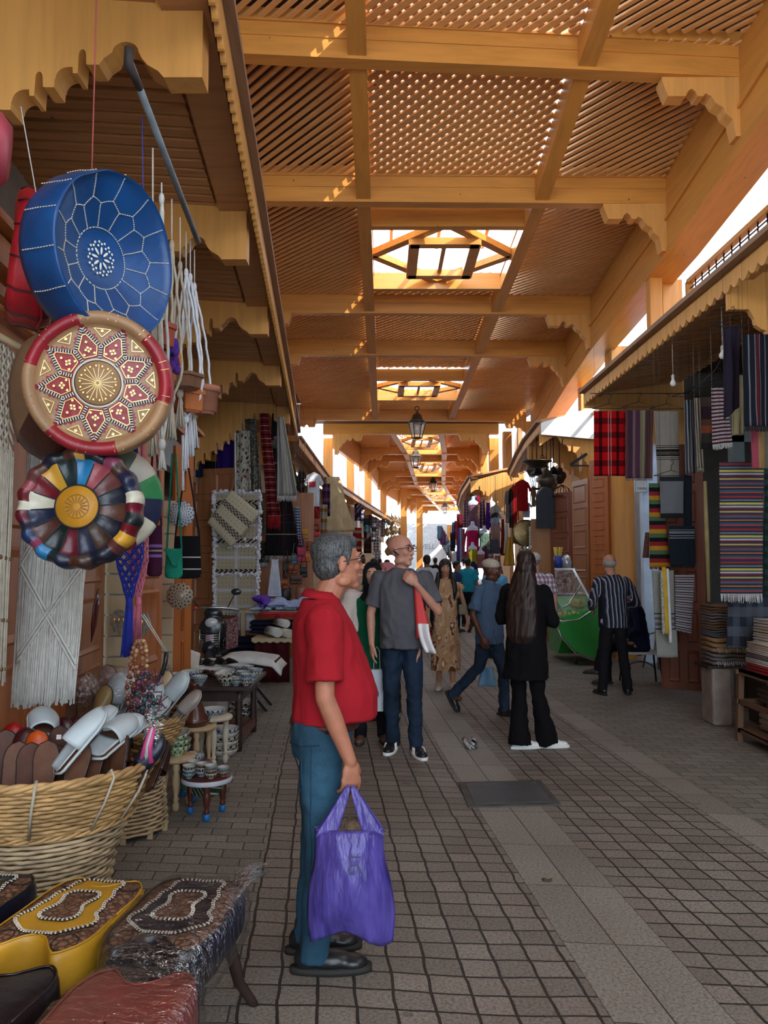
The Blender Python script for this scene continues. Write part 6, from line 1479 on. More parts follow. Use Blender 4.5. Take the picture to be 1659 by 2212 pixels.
TOOL = NT('tooled_leather'); k = TOOL; v = k.coord(); wv = k.n('TexVoronoi', feature='DISTANCE_TO_EDGE'); k.l(v, wv.inputs['Vector']); wv.inputs['Scale'].default_value = 42; nn = k.noise(v, 34, 3, .7)
k.col(k.ramp(k.math('MULTIPLY', wv.outputs['Distance'], k.math('ADD', nn, .6)), [(0, hx('2e1a12')), (.12, hx('6b4a38')), (.4, hx('8a6a55'))])).r(.45, 0, .5).bump(wv.outputs['Distance'], .7, .006); TOOL = k.m
def saddle(label, xy, yaw, z, side, top, mid=None, w=.185, l=.31, h=.13, film=False, plainc=None, legs=True, medal=TOOL, tilt=0, notch=.12):
    t = thing('saddle_stool', label, 'stool', (xy[0], xy[1], 0), rd(yaw), 'leather saddle stools in the foreground')
    def outl(a, s_=1.0):
        ct, st = math.cos(a), math.sin(a); e = 3.0; x = w*math.copysign(abs(ct)**(2/e), ct); y = l*math.copysign(abs(st)**(2/e), st)
        y *= 1 - notch/l*max(0, math.cos(min(1, abs(x)/w*1.75)*PI/2))**1.0*min(1, abs(y)/l)**6; x *= 1 + .05*math.cos(y/l*PI)*-1
        return x*s_, y*s_
    def zt(x, y): return z + .022*(1-abs(x/w)**4)*(1-abs(y/l)**4) + .03*tilt*y/l - .025*max(0, 1-abs(x)/(.4*w))*max(0, abs(y)/l-.55)
    n = 72; m = MB(); rings = []
    for s_ in (0.02, .3, .55, .75, .88, .95): rings.append([(lambda q: (q[0], q[1], zt(*q)))(outl(2*PI*j/n, s_)) for j in range(n)])
    m.add([p for r_ in rings for p in r_], [(i*n+j, i*n+(j+1) % n, (i+1)*n+(j+1) % n, (i+1)*n+j) for i in range(len(rings)-1) for j in range(n)][::1]); 
    m.f = [f[::-1] if False else f for f in m.f]; m.build('seat_top', top, t)
    m = MB(); rr = []
    for s_, dz in ((.93, .0), (.965, -.004), (.995, -.022), (1.01, -h*.5), (1.0, -h*.85), (.94, -h), (.3, -h)): rr.append([(lambda q: (q[0], q[1], (zt(q[0]*.95, q[1]*.95) if dz > -.03 else z)+dz))(outl(2*PI*j/n, s_)) for j in range(n)])
    m.add([p for r_ in rr for p in r_], [(i*n+j, i*n+(j+1) % n, (i+1)*n+(j+1) % n, (i+1)*n+j) for i in range(len(rr)-1) for j in range(n)]); m.build('seat_side', side, t)
    m = MB(); m.tube([(lambda q: V((q[0], q[1], zt(q[0]*.95, q[1]*.95)+.001)))(outl(2*PI*j/n, .962)) for j in range(n+1)], .0035, 5); m.build('piping', side if not plainc else plainc, t)
    if mid:
        def patch(pts, off, mt, name):
            K = len(pts); m = MB(); rg = []
            for s_ in (.02, .35, .7, 1.0): rg.append([(x*s_, y*s_, zt(x*s_, y*s_)+off) for x, y in pts])
            m.add([p for r_ in rg for p in r_], [(i*K+j, i*K+(j+1) % K, (i+1)*K+(j+1) % K, (i+1)*K+j) for i in range(3) for j in range(K)]); m.build(name, mt, t)
            mw_, mk_ = MB(), MB(); q = [V((x, y, zt(x, y)+off+.002)) for x, y in pts]; q.append(q[0]); mk_.tube(q, .0042, 5)
            for a, b_ in zip(q, q[1:]):
                L = (b_-a).length; nn_ = max(1, int(L/.012)); tt = (b_-a).normalized(); sd = tt.cross(V((0, 0, 1)))
                for i in range(nn_): cc_ = a.lerp(b_, (i+.5)/nn_)+V((0, 0, .003)); mw_.beam(cc_-sd*.006, cc_+sd*.006, .0055, .004)
            mk_.build('edge_cord', BLKS, t); mw_.build('edge_stitches', STW, t)
        def sym(h):
            q = []; h = [(0, h[0][1])]+h+[(0, h[-1][1])]
            for (x0, y0), (x1, y1) in zip(h, h[1:]):
                for i in range(3): f = i/3; q.append((x0+(x1-x0)*f, y0+(y1-y0)*f))
            n_ = len(q); q = [q[0]]+[tuple((q[i-1][k_]+2*q[i][k_]+q[i+1][k_])/4 for k_ in (0, 1)) for i in range(1, n_-1)]+[(0, h[-1][1])]
            return q+[(-x, y) for x, y in q[-2:0:-1]]
        big = sym([(.035, -.185), (.06, -.185), (.14, -.105), (.138, -.06), (.112, -.035), (.118, .01), (.10, .05), (.108, .10), (.085, .15), (.095, .21), (.06, .255)])
        sm_ = sym([(.045, -.105), (.068, -.075), (.062, -.03), (.045, 0), (.05, .04), (.066, .08), (.045, .12)])
        patch(big, .003, mid, 'inlay'); patch(sm_, .006, medal, 'medallion')
        for sx in (-1, 1):
            for sy in (-1, 1):
                m = MB(); m.tube([V((sx*.110+.038*math.cos(a), sy*.215+.046*math.sin(a), zt(sx*.110+.038*math.cos(a), sy*.215+.046*math.sin(a))+.002)) for a in [2*PI*i/24 for i in range(25)]], .002, 4); m.build('tooled_ring', BLKS, t)
    if legs:
        for sx in (-1, 1):
            for sy in (-1, 1):
                m = MB(); pts = [V((sx*.10, sy*.17, z-h+.02)), V((sx*.125, sy*.21, (z-h)*.66)), V((sx*.14, sy*.24, (z-h)*.33)), V((sx*.175, sy*.28, .02)), V((sx*.185, sy*.29, .0))]
                m.tube(pts, [.032, .028, .024, .022, .018], 8, flat=.8); m.build('leg', DARKW, t)
        m = MB(); m.box((0, 0, z-h-.015), (w*1.3, l*1.25, .04)); m.build('frame', DARKW, t)
    return t
YEL = leather('leather_yellow', (.48, .25, .015), .12, .45); NAVY = leather('leather_navy', '0b1020', .2, .3, .6)
saddle('yellow and tooled brown leather saddle stool with black and white stitching', (-1.075, 2.80), -9, .44, YEL, TOOL, YEL)
ws = saddle('dark navy and tooled brown saddle stool wrapped in clear plastic on curved dark legs', (-.70, 2.80), -7, .44, NAVY, TOOL, NAVY)
saddle('plain black-brown leather saddle stool at the bottom left corner', (-1.12, 2.14), -10, .46, leather('leather_blackbrown', '1a1214', .25, .28, .6), leather('leather_blackbrown', '1a1214', .25, .28, .6))
rs = saddle('plain red leather saddle stool in clear plastic at the bottom of the picture', (-.70, 2.07), -6, .47, leather('leather_brick', (.26, .045, .038), .15, .4), leather('leather_brick', (.26, .045, .038), .15, .4))
saddle('navy and brown saddle stool just showing at the left edge', (-1.50, 2.86), -10, .44, NAVY, TOOL, NAVY)
def wrapf(xy, yaw, z, w, l, h, label, tail=None):
    t = thing('plastic_wrap', label, 'plastic wrap', (xy[0], xy[1], 0), rd(yaw)); m = MB(); n = 72; rg = []
    for s_, dz in ((0.02, .032), (.5, .030), (.8, .024), (.95, .014), (1.03, -.01), (1.06, -h*.6), (1.04, -h*1.0), (.9, -h*1.08)):
        row = []
        for j in range(n):
            a = 2*PI*j/n; ct, st = math.cos(a), math.sin(a); x = w*math.copysign(abs(ct)**.55, ct)*s_; y = l*math.copysign(abs(st)**.55, st)*s_
            q = .010*noise.noise(V((x*14, y*14, dz*20)))+.006*noise.noise(V((x*40, y*30, 3))); row.append((x*(1+q), y*(1+q), z+dz+q*1.2))
        rg.append(row)
    m.add([p for r_ in rg for p in r_], [(i*n+j, i*n+(j+1) % n, (i+1)*n+(j+1) % n, (i+1)*n+j) for i in range(len(rg)-1) for j in range(n)]); m.build('film', FILM, t)
    if tail:
        m = MB()
        for k in range(12): a = V((tail[0]*(.75+.03*k), tail[1]-.02*k, z+.02)); b_ = V((tail[0]+.05+R(-.03, .03), tail[1]+.03+R(-.03, .03), z+.03+R(-.02, .03))); m.tube([a, a.lerp(b_, .5)+V((0, 0, .02)), b_], [.02, .014, .012], 6, flat=.15)
        m.build('gathered_end', FILM, t)
wrapf((-.70, 2.80), -7, .445, .19, .315, .14, 'clear plastic film over the dark navy saddle stool', (.15, .30)); wrapf((-.70, 2.07), -6, .475, .19, .315, .15, 'clear plastic film over the red saddle stool')
def bowlmat(name, base, deco, inside, n=18.0, bands=90.0):
    if name in _mc: return _mc[name]
    k = NT(name); x = k.xyz(k.coord()); aa = k.math('ARCTAN2', x[1], x[0])
    p = k.math('MULTIPLY', k.math('SINE', k.math('MULTIPLY', aa, n)), k.math('SINE', k.math('MULTIPLY', x[2], bands*2.2)))
    k.col(k.ramp(p, [(0, hx(base)), (.28, hx(deco)), (.6, hx(deco))], 'CONSTANT')).r(.22, 0, .6); _mc[name] = k.m; return k.m
GLZ = mat('glaze_in', (.42, .42, .40), .2, .15, bst=0)
def bowl(loc, r, h, m_, label, group='patterned bowls', foot=.45, tilt=(0, 0, 0), inner=GLZ):
    t = thing('bowl', label, 'bowl', loc, R(0, 6), group); t.rotation_euler = (tilt[0], tilt[1], R(0, 6))
    pr = [(0, 0), (r*foot, 0), (r*foot, h*.12), (r*.42, h*.16), (r*.75, h*.42), (r*.93, h*.72), (r, h), (r*.97, h*1.0)]; m = MB(); m.lathe(pr, 28); m.build('outside', m_, t)
    m = MB(); m.lathe([(r*.97, h), (r*.88, h*.72), (r*.68, h*.45), (r*.3, h*.24), (0, h*.2)], 28); m.build('inside', inner, t)
    return t
GRB = bowlmat('green_deco', 'b0b898', '1f6a40', 'fff', 14, 60); BWB = bowlmat('bw_deco', 'a09c90', '16181c', 'fff', 12, 45); BLB = bowlmat('blue_deco', '9aa4aa', '16335e', 'fff', 16, 50); TQB = bowlmat('turq_deco', '8a9498', '1a5a6a', 'fff', 20, 60); BRB = bowlmat('brown_deco', '8a7466', '4a1a12', 'fff', 14, 50); WHB = bowlmat('white_plain', 'b8b4a8', 'a8a49a', 'fff', 8, 30)
tz = .565
t = thing('low_table', 'low black wooden table crowded with patterned bowls', 'table', (-1.65, 7.3, 0)); 
m = MB(); m.box((-1.66, 7.38, tz-.018), (1.02, .98, .036)); bev(m.w('tabletop', DARKW, t)); m = MB(); m.box((-1.68, 7.40, tz-.085), (.90, .86, .10)); m.w('apron', DARKW, t)
for x in (-2.06, -1.26):
    for y in (7.0, 7.78): m = MB(); m.tube([(x, y, tz-.04), (x, y, .44), (x, y, .30), (x, y, .12), (x, y, 0)], [.035, .034, .028, .036, .03], 10); m.w('leg', DARKW, t)
for y in (7.0, 7.78): m = MB(); m.beam((-2.06, y, .10), (-1.26, y, .10), .05, .07); m.w('stretcher', mat('stretcher_red', (.12, .045, .03), .5), t)
m = MB(); m.beam((-1.26, 7.0, .10), (-1.26, 7.78, .10), .05, .07); m.w('stretcher', mat('stretcher_red', (.12, .045, .03), .5), t)
tb = [(-1.80, 6.99, .085, .07, WHB, 'plain pale bowl at the left front of the black table'), (-1.80, 6.99, .08, .06, WHB, 'white speckled bowl stacked on the plain pale bowl'), (-1.60, 6.98, .070, .085, TQB, 'turquoise leaf-pattern cup at the front of the black table'), (-1.37, 7.0, .09, .075, BWB, 'black and white bowl at the front right of the black table'), (-1.37, 7.0, .09, .075, BWB, 'black and white bowl tilted on top of its twin'),
      (-1.46, 7.25, .05, .06, TQB, 'small grey-blue bowl behind the black and white pair'), (-1.97, 7.05, .095, .06, BRB, 'wide brown-banded bowl at the left end of the black table'), (-1.97, 7.05, .095, .05, BRB, 'second wide brown-banded bowl under the green ones'), (-1.97, 7.05, .09, .055, GRB, 'green patterned bowl near the left end of the black table'), (-1.97, 7.05, .09, .055, GRB, 'green patterned bowl on top at the left end of the black table'),
      (-1.77, 7.42, .10, .07, BLB, 'navy patterned bowl in the middle of the black table'), (-1.55, 7.50, .13, .05, BRB, 'brown shallow dish behind the tilted bowl'), (-1.55, 7.50, .12, .05, BRB, 'brown shallow dish, upper one'), (-1.68, 7.72, .12, .05, BRB, 'shallow brown-rimmed dish at the back of the black table'), (-1.40, 7.75, .11, .08, TQB, 'pale green bowl at the back of the black table'), (-1.30, 7.55, .09, .04, BRB, 'red-brown saucer behind the small bowls'),
      (-1.30, 7.42, .07, .05, BWB, 'small dark bowl at the right back')]
st = {}
for x, y, r, h, mm_, lb in tb:
    k = (x, y); z = st.get(k, tz+.001); bowl((x, y, z), r, h, mm_, lb, tilt=(0, -.22, 0) if 'tilted' in lb else (0, 0, 0)); st[k] = z+h*(.62 if 'tilted' not in lb else .5)
rows_ = ['front', 'second', 'third', 'back']; 
k = 0
for i, y in enumerate((6.97, 7.13, 7.30, 7.48)):
    for j in range(2 if i == 0 else 2):
        x = -1.26+.06*i*0 + j*.085 - (.02 if i == 0 else 0); z = tz+.001
        if x > -1.17: continue
        for s_ in range(2 if (i+j) % 2 == 0 else 3):
            bowl((x, y, z), .052, .045, (TQB, BWB, BLB)[(i+j+s_) % 3], 'small cup, %s of its stack, %s row, %s, on the black table' % (('bottom', 'middle', 'top')[s_], rows_[i], ('left', 'right')[j]), 'small cups at the right end of the black table'); z += .030
t = thing('octagonal_table', 'small white octagonal table carrying black slippers', 'table', (-1.86, 8.35, 0)); m = MB(); m.smooth = False; m.lathe([(0, .56), (.30, .56), (.30, .60), (0, .60)], 8, (-1.86, 8.35, 0)); m.w('tabletop', mat('white_paint', (.62, .62, .60), .5), t)
m = MB(); m.smooth = False; m.lathe([(.24, 0), (.24, .56)], 8, (-1.86, 8.35, 0)); m.w('base', mat('white_paint', (.62, .62, .60), .5), t)
for j in range(5):
    o = sl('patent', '0a0a0c', (-2.05+.10*j, 8.22+.06*(j % 2), .605), (0, 0, rd(200+6*j)), 'shiny black slipper on the white octagonal table, %s from the left' % ['first', 'second', 'third', 'fourth', 'fifth'][j]); o['group'] = 'black slippers on the octagonal table'
m = MB(); m.grid(lambda u, v: V((-2.12+.28*u, 7.95+.10*v, .60+.16*v-.10*abs(u-.5))), 6, 6, .05); tag(m.build('cloth_bundle', mat('cream_cloth', (.55, .50, .44), .9)), 'folded cream cloth leaning between the bowls and the black slippers', 'cloth')
t = thing('folding_stool', 'dark folding stool with a white towel over its patterned seat', 'stool', (-1.50, 9.0, 0)); m = MB(); m.box((-1.48, 9.0, .52), (.60, .42, .06)); m.w('seat', stripes('kilim_brown', [('3a2418', 2), ('8a6a4a', .5), ('4a1a14', 1), ('8a6a4a', .5)], 'U', 8), t)
for x, x2 in ((-1.70, -1.28), (-1.28, -1.70)):
    for y in (8.82, 9.18): m = MB(); m.beam((x, y, .50), (x2, y, 0), .03, .03); m.w('leg', IRON, t)
m = MB(); m.grid(lambda u, v: V((-1.78+.66*u, 8.74+.5*v, .575+.02*math.sin(u*5)-.10*max(0, u-.85)/.15-.06*max(0, .12-v)/.12)), 14, 10, .025); tag(m.build('towel', mat('towel_white', (.60, .59, .57), .95, .1, 9, 60, .5)), 'white towel folded over the dark folding stool', 'towel')
def turned_stool(xy, r, h, label, m_=WORN, top=None, n=3, legm=None, foot=None, rimc=None, apron=None, group=None):
    t = thing('stool', label, 'stool', (xy[0], xy[1], 0), 0, group); m = MB(); m.lathe([(0, h-.03), (r*.96, h-.03), (r, h-.02), (r, h-.008), (r*.96, h), (0, h)], 40); m.build('seat', top or m_, t)
    if rimc: m = MB(); m.lathe([(r*.99, h-.034), (r*1.03, h-.02), (r*.99, h-.004)], 40); m.build('rim', rimc, t)
    for k in range(n):
        a = 2*PI*k/n-1.35; q = V((math.cos(a), math.sin(a), 0)); m = MB(); hh = h-.03; pr = [(.020, 1.0), (.026, .9), (.016, .82), (.024, .74), (.027, .6), (.018, .42), (.013, .3), (.022, .25), (.014, .20)]
        m.lathe([(rr_, z*hh) for rr_, z in pr], 14, q*r*.74); m.build('leg', legm or m_, t)
        m = MB(); m.lathe([(.014, .20*hh), (.024, .15*hh), (.022, .05*hh), (.012, 0), (0, 0)], 14, q*r*.74); m.build('foot', foot or m_, t)
    if apron:
        m = MB()
        for k in range(n):
            a = 2*PI*k/n-1.35; a2 = a+2*PI/n; p, q = V((math.cos(a), math.sin(a), 0))*r*.74, V((math.cos(a2), math.sin(a2), 0))*r*.74; m.beam(V((p.x, p.y, h-.075)), V((q.x, q.y, h-.075)), .014, .09)
        m.build('apron', apron, t)
    return t
c = Zp(382, 1632, .34); turned_stool((c.x, c.y), .125, .34, 'pale natural wood stool with turned legs and green bowls on it'); 
z = .341
for k in range(3): bowl((c.x+.005*k, c.y, z), .09, .07, GRB, 'green scrollwork bowl on the pale stool, %s of the stack' % ('lowest', 'middle', 'topmost tilted')[k], 'green bowls on the pale stool', tilt=(0, 0 if k < 2 else -.25, 0)); z += .042
c = Zp(425, 1566, .36); turned_stool((c.x, c.y), .15, .36, 'natural wood stool with turned legs carrying the brown tagine'); TAG = mat('tagine_glaze', (.075, .022, .014), .2, .2, spec=.6)
tg = thing('tagine', 'glossy dark brown tagine pot with conical lid', 'tagine', (c.x-.02, c.y-.02, .362)); m = MB(); m.lathe([(0, 0), (.10, 0), (.125, .03), (.13, .05), (.12, .05)], 36); m.build('dish', TAG, tg)
m = MB(); m.lathe([(.12, .05), (.115, .065), (.085, .12), (.055, .19), (.035, .26), (.030, .29), (.040, .31), (.038, .33), (0, .335)], 36); m.build('lid', TAG, tg)
c = Zp(462, 1545, .40); turned_stool((c.x, c.y), .15, .40, 'whitish wood stool under the table edge with a deep plate on it', mat('limed_wood', (.50, .44, .34), .8)); bowl((c.x, c.y, .401), .11, .055, BLB, 'blue rimmed deep plate on the whitish stool', 'patterned bowls'); 
PST = wood('stool_red', (.085, .02, .014), 2, .35, .2); PGR = mat('stool_green', (.02, .14, .10), .5); PBL = mat('stool_bluefoot', (.01, .13, .38), .45)
APR = NT('stool_deco'); k = APR; x = k.xyz(k.coord()); p = k.math('SINE', k.math('MULTIPLY', k.math('ADD', x[0], x[2]), 160.0)); k.col(k.ramp(p, [(0, hx('0c3a2c')), (.6, hx('b0b0a0'))], 'CONSTANT')).r(.5); APR = k.m
c = Zp(447, 1675, .255); turned_stool((c.x, c.y), .16, .255, 'small painted stool with white rim, red turned legs and bright blue feet', PST, PST, 3, PST, PBL, mat('rim_white', (.55, .58, .66), .5), APR)
nm = ['left', 'middle', 'right']
for i in range(5):
    x = c.x-.10+.07*(i % 4); y = c.y-.07+.11*(i//4)+.05*(i % 2); z = .256
    for k in range(3 if i != 3 else 2): bowl((x, y, z), .042, .036, (TQB, BLB, BWB, BRB)[(i+k) % 4], 'little patterned cup on the painted stool, stack %s from the left, %s' % (['first', 'second', 'third', 'fourth', 'fifth'][i], ['bottom', 'middle', 'top'][k]), 'little cups on the painted stool'); z += .024
c3 = Zp(410, 1660, .26); turned_stool((c3.x-.02, c3.y+.22), .12, .25, 'second painted stool with green legs and blue feet behind the first', PGR, PST, 3, PGR, PBL); bowl((c3.x, c3.y+.2, .251), .055, .05, BLB, 'blue cup on the green-legged stool', 'patterned bowls'); bowl((c3.x-.05, c3.y+.26, .251), .055, .05, TQB, 'turquoise cup on the green-legged stool', 'patterned bowls')
c = Zp(482, 1638, 0); z = .001
for k in range(6): bowl((c.x, c.y, z), .125, .085, BLB if k == 5 else (BWB if k % 2 else WHB), 'large bowl in the floor stack in front of the black table, %s' % ['lowest', 'second from below', 'third from below', 'fourth from below', 'fifth from below', 'topmost with blue inside'][k], 'large stacked bowls on the floor'); z += .034
c = Zp(522, 1590, 0); z = .001
for k in range(5): bowl((c.x-.05, c.y+.35, z), .14, .07, BWB, 'dark patterned bowl stacked under the black table, %s' % ['lowest', 'second from below', 'third from below', 'fourth from below', 'topmost'][k], 'dark bowls under the table'); z += .05
def sheet(name, q, m_, label, cat='textile', amp=.02, folds=2.5, nx=22, ny=26, th=.01, fringe=0, fm=None, group=None, seed=0, taper=0, fl=.09, fn=40):
    """cloth hung between four corner points tl,tr,bl,br"""
    tl, tr, bl, br = [V(p) for p in q]; nrm = (tr-tl).cross(bl-tl).normalized()
    def f(u, v):
        p = tl.lerp(tr, u).lerp(bl.lerp(br, u), v); a = amp*math.sin(u*PI*2*folds+seed+v*.8)*(.35+.65*v) + amp*.7*noise.noise(V((u*4+seed, v*3, seed))); return p + nrm*a
    m = MB(); m.grid(f, nx, ny, th); hangc(m, f(.03, 0)); hangc(m, f(.97, 0))
    if fringe:
        t = thing(name, label, cat, (tl+tr)/2, 0, group); m.w('cloth', m_, t); m = MB()
        for i in range(fn):
            u = (i+.5)/fn; p = f(u, 1); m.tube([p, p+V((R(-.008, .008), R(-.008, .008), -fringe*R(.75, 1.05)))], max(.003, (tr-tl).length/fn*.30), 4)
        m.w('fringe', fm or m_, t); return t
    o = m.build(name, m_); return tag(o, label, cat, group)
def sp4(x0, x1, y0, y1, Y, x0b=None, x1b=None, Y2=None, dz=0, y0r=None, y1r=None):
    """corners of a hung cloth from its outline in the photograph, at depth Y (left edge) .. Y2 (right edge)"""
    Y2 = Y if Y2 is None else Y2; x0b = x0 if x0b is None else x0b; x1b = x1 if x1b is None else x1b
    return P(x0, y0, Y), P(x1, y0r or y0, Y2), P(x0b, y1, Y), P(x1b, y1r or y1, Y2)
WFR = mat('fringe_white', (.58, .57, .55), .95, .1)
PL = NT('red_plaid'); k = PL; x = k.xyz(k.coord('UV'))
def band(k, c, a, b): return k.math('MULTIPLY', k.math('GREATER_THAN', c, a), k.math('LESS_THAN', c, b))
vb = k.math('GREATER_THAN', k.math('FRACT', k.math('ADD', k.math('MULTIPLY', x[1], 4.6), .08)), .58); hb1 = k.math('MAXIMUM', band(k, x[0], .16, .26), band(k, x[0], .70, .79)); wl_ = k.math('MAXIMUM', band(k, x[0], .44, .46), band(k, x[0], .52, .54))
c_ = k.mix(k.math('MULTIPLY', vb, .75), hx('a80c12'), hx('2a0508')); c_ = k.mix(k.math('MULTIPLY', hb1, .85), c_, hx('0c0608')); c_ = k.mix(k.math('MULTIPLY', wl_, .65), c_, hx('b8a8a0')); nn = k.noise(k.coord(), 60, 3)
k.col(k.mix(.4, c_, k.ramp(nn, [(.3, (.5,)*3), (.7, (1, 1, 1))]), 'MULTIPLY')).r(.95, 0, .1).bump(nn, .6, .01); PL = k.m
sheet('blanket', sp4(1283, 1351, 888, 1028, 9.3, 1284, 1351), PL, 'red and black plaid blanket hanging at the far corner of the right canopy', 'blanket', .012, 1.2)
PURST = stripes('purple_stripe', [('5a3440', 1), ('3c2430', 2), ('6a5058', 1), ('4a2c3c', 2), ('7a7058', 1.2), ('8a8468', 1), ('5a4838', .6), ('4a2c34', 2), ('6a4840', 1)], 'U')
sheet('blanket', sp4(1352, 1411, 886, 1033, 9.2, 1352, 1409), PURST, 'mauve and olive vertically striped blanket next to the plaid one', 'blanket', .015, 1.5, fringe=.03, fm=mat('fringe_mauve', '7a6468', .9))
CRM = stripes('cream_black', [('8e867c', 47), ('15130f', .8), ('8e867c', 1.6), ('15130f', .8), ('8e867c', 2), ('15130f', 3.4), ('4c4844', 4), ('15130f', 2), ('8e867c', 2), ('15130f', .8), ('8e867c', 1.4), ('15130f', .8), ('8e867c', 33)])
sheet('shawl', sp4(1413, 1465, 888, 1045, 9.0, 1422, 1468), CRM, 'cream shawl with black and grey bands near its lower end', 'shawl', .012, 1)
sheet('shawl', sp4(1478, 1500, 864, 1022, 8.7, 1482, 1503), stripes('grey_navy', [('6c6a6c', 2), ('22283a', 1), ('8a8888', 1), ('22283a', 2), ('55504e', 1)], 'U', 2), 'grey and navy striped shawl hung in folds on a hanger', 'shawl', .02, 2.5); sheet('shawl', sp4(1500, 1512, 860, 1010, 8.6, 1508, 1520), stripes('beige_stripe', [('9a9080', 2), ('3a3430', .6)], 'U', 4), 'narrow beige striped shawl beside the grey and navy one', 'shawl', .02, 2, fringe=.05)
sheet('shawl', sp4(1514, 1540, 858, 970, 8.5, 1516, 1542), stripes('brown_bands', [('4a3a34', 3), ('33222a', 4), ('5a4030', 2), ('8a4a30', 2.4), ('3a3634', 3), ('2a2424', 2)]), 'brown shawl with an orange band behind the red striped towel', 'shawl', .01, 1)
sheet('towel', sp4(1537, 1566, 838, 960, 8.0, 1540, 1583, y1r=955), stripes('red_white', [('a8a4a4', 1), ('4c1020', .85)], 'V', 15), 'white towel with thin dark red stripes hanging below the canopy', 'towel', .012, 1.2, fringe=.06, fm=WFR)
sheet('shawl', sp4(1563, 1598, 706, 905, 6.9, 1566, 1595, y1r=880), cloth('dark_plum', '221a28'), 'dark plum shawl on a hook in front of the beige one', 'shawl', .02, 1.5); sheet('shawl', sp4(1580, 1606, 810, 940, 7.2, 1584, 1604), mat('beige_shawl', (.30, .25, .14), .9, .2), 'beige shawl behind the dark plum one', 'shawl', .02, 1.5)
DST = stripes('dark_vstripe', [('12141f', 2.5), ('6a6a6c', .6), ('12141f', 2), ('6a6a6c', .4), ('4c1822', 2), ('6a6a6c', .3), ('12141f', 2.4), ('6a6a6c', .4), ('12141f', 2)], 'U')
sheet('shawl', sp4(1604, 1662, 722, 920, 6.6, 1610, 1665), DST, 'navy shawl with grey and wine vertical stripes at the right edge', 'shawl', .015, 1.5, fringe=.05, fm=mat('fringe_dark', '1a1a22', .9)); sheet('shawl', sp4(1622, 1665, 921, 1012, 6.8, 1626, 1665), stripes('pink_tan', [('8a3c48', 2), ('8a6a44', 2), ('5a564c', 2)], 'U', 1), 'pink and tan cloth below the navy striped shawl', 'shawl', .012, 1.5)
MULTI = ['2a2e3c', '8a2a2c', '2a2e3c', '6a6e74', '2a2e3c', 'a89c4c', '3c4048', '9c9ca0', '5a2434', '2a2e3c', 'a08c50', '28303e', '6a2c44', '4c505c', '2a2e3c', '9a6040', '22262e', '2c4a5c', 'a03434', '2a2e3c']
sheet('blanket', sp4(1554, 1650, 998, 1282, 7.2, 1557, 1648), stripes('multi_stripe', [(c, 1+.4*(i % 3)) for i, c in enumerate(MULTI)], 'V', 4), 'long multicoloured horizontally striped blanket with white fringe', 'blanket', .012, 1.2, 26, 40, fringe=.085, fm=WFR)
sheet('blanket', sp4(1572, 1662, 1290, 1400, 7.6, 1572, 1662), plaid('grey_plaid', '262a34', '4a4e58', '565a64', 3.5, 2.6), 'dark grey and blue checked blanket below the multicoloured one', 'blanket', .02, 1.5); sheet('blanket', sp4(1652, 1672, 1000, 1290, 7.7), plaid('green_plaid', '10201e', '24403a', '24403a', 1.5, 12), 'dark green checked blanket at the right edge', 'blanket', .01, 1)
GRN = stripes('rasta', [('4a6448', 1.0), ('15120f', 1.0), ('84202a', 1.0), ('b07c1e', 1.05)], 'V', 5)
sheet('blanket', sp4(1402, 1428, 1044, 1225, 8.9, 1404, 1448), GRN, 'blanket with green, black, red and yellow horizontal bands hanging on the open door', 'blanket', .008, .8, fringe=.03, fm=mat('fringe_wine', '4a1420', .9))
sheet('shawl', sp4(1425, 1476, 1030, 1118, 8.8, 1428, 1476), stripes('grey_dark_hem', [('24242a', 12), ('6a6c70', 88), ('1c1e24', 12)]), 'grey shawl with dark hem below the cream one', 'shawl', .01, 1); sheet('shawl', sp4(1478, 1494, 1028, 1180, 8.9), cloth('navy_cloth', '141c28'), 'dark navy cloth behind the grey shawl', 'shawl', .01, 1)
sheet('scarf', sp4(1445, 1500, 1136, 1222, 8.7, 1448, 1502), stripes('navy_white', [('17202a', 8), ('8a9298', 1.2), ('17202a', 3), ('a8aeb2', 1.2), ('17202a', 1.6), ('a8aeb2', 1.2), ('17202a', 5), ('a8aeb2', 1), ('17202a', 3), ('6a7076', 3), ('17202a', 60)]), 'dark navy scarf with thin white bands on the open door', 'scarf', .008, 1, fringe=.03, fm=mat('fringe_dark', '1a1a22', .9))
sheet('shawl', sp4(1408, 1455, 1232, 1420, 8.75, 1420, 1465), stripes('pale_blueband', [('8f9088', 46), ('2a3458', 1.5), ('8f9088', 3), ('5a5e68', 3), ('8f9088', 3), ('5a5e68', 3), ('8f9088', 3), ('2a3458', 1.5), ('8f9088', 30)]), 'pale grey shawl with blue and grey bands, lowest on the open door', 'shawl', .012, 1)
sheet('scarf', sp4(1430, 1438, 1225, 1370, 8.6, 1437, 1446), mat('yellow_scarf', (.48, .30, .02), .9), 'yellow scarf with black specks over the pale shawl', 'scarf', .008, 1, 6, 20); sheet('scarf', sp4(1440, 1444, 1228, 1388, 8.6, 1446, 1452), mat('white_scarf', (.55, .55, .56), .9), 'narrow white scarf next to the yellow one', 'scarf', .006, 1, 6, 20); sheet('scarf', sp4(1427, 1430, 1232, 1370, 8.6, 1431, 1437), mat('grey_speck', (.35, .34, .32), .9, .5, 60), 'narrow grey speckled scarf left of the yellow one', 'scarf', .006, 1, 6, 20)
sheet('scarf', sp4(1458, 1500, 1242, 1358, 8.7, 1460, 1494, y1r=1365), stripes('mauve_white', [('9a9498', 1), ('4a1c34', .6), ('9a9498', .6), ('24443c', .5)], 'V', 11), 'white scarf with mauve and green stripes on the open door', 'scarf', .01, 1, fringe=.02)
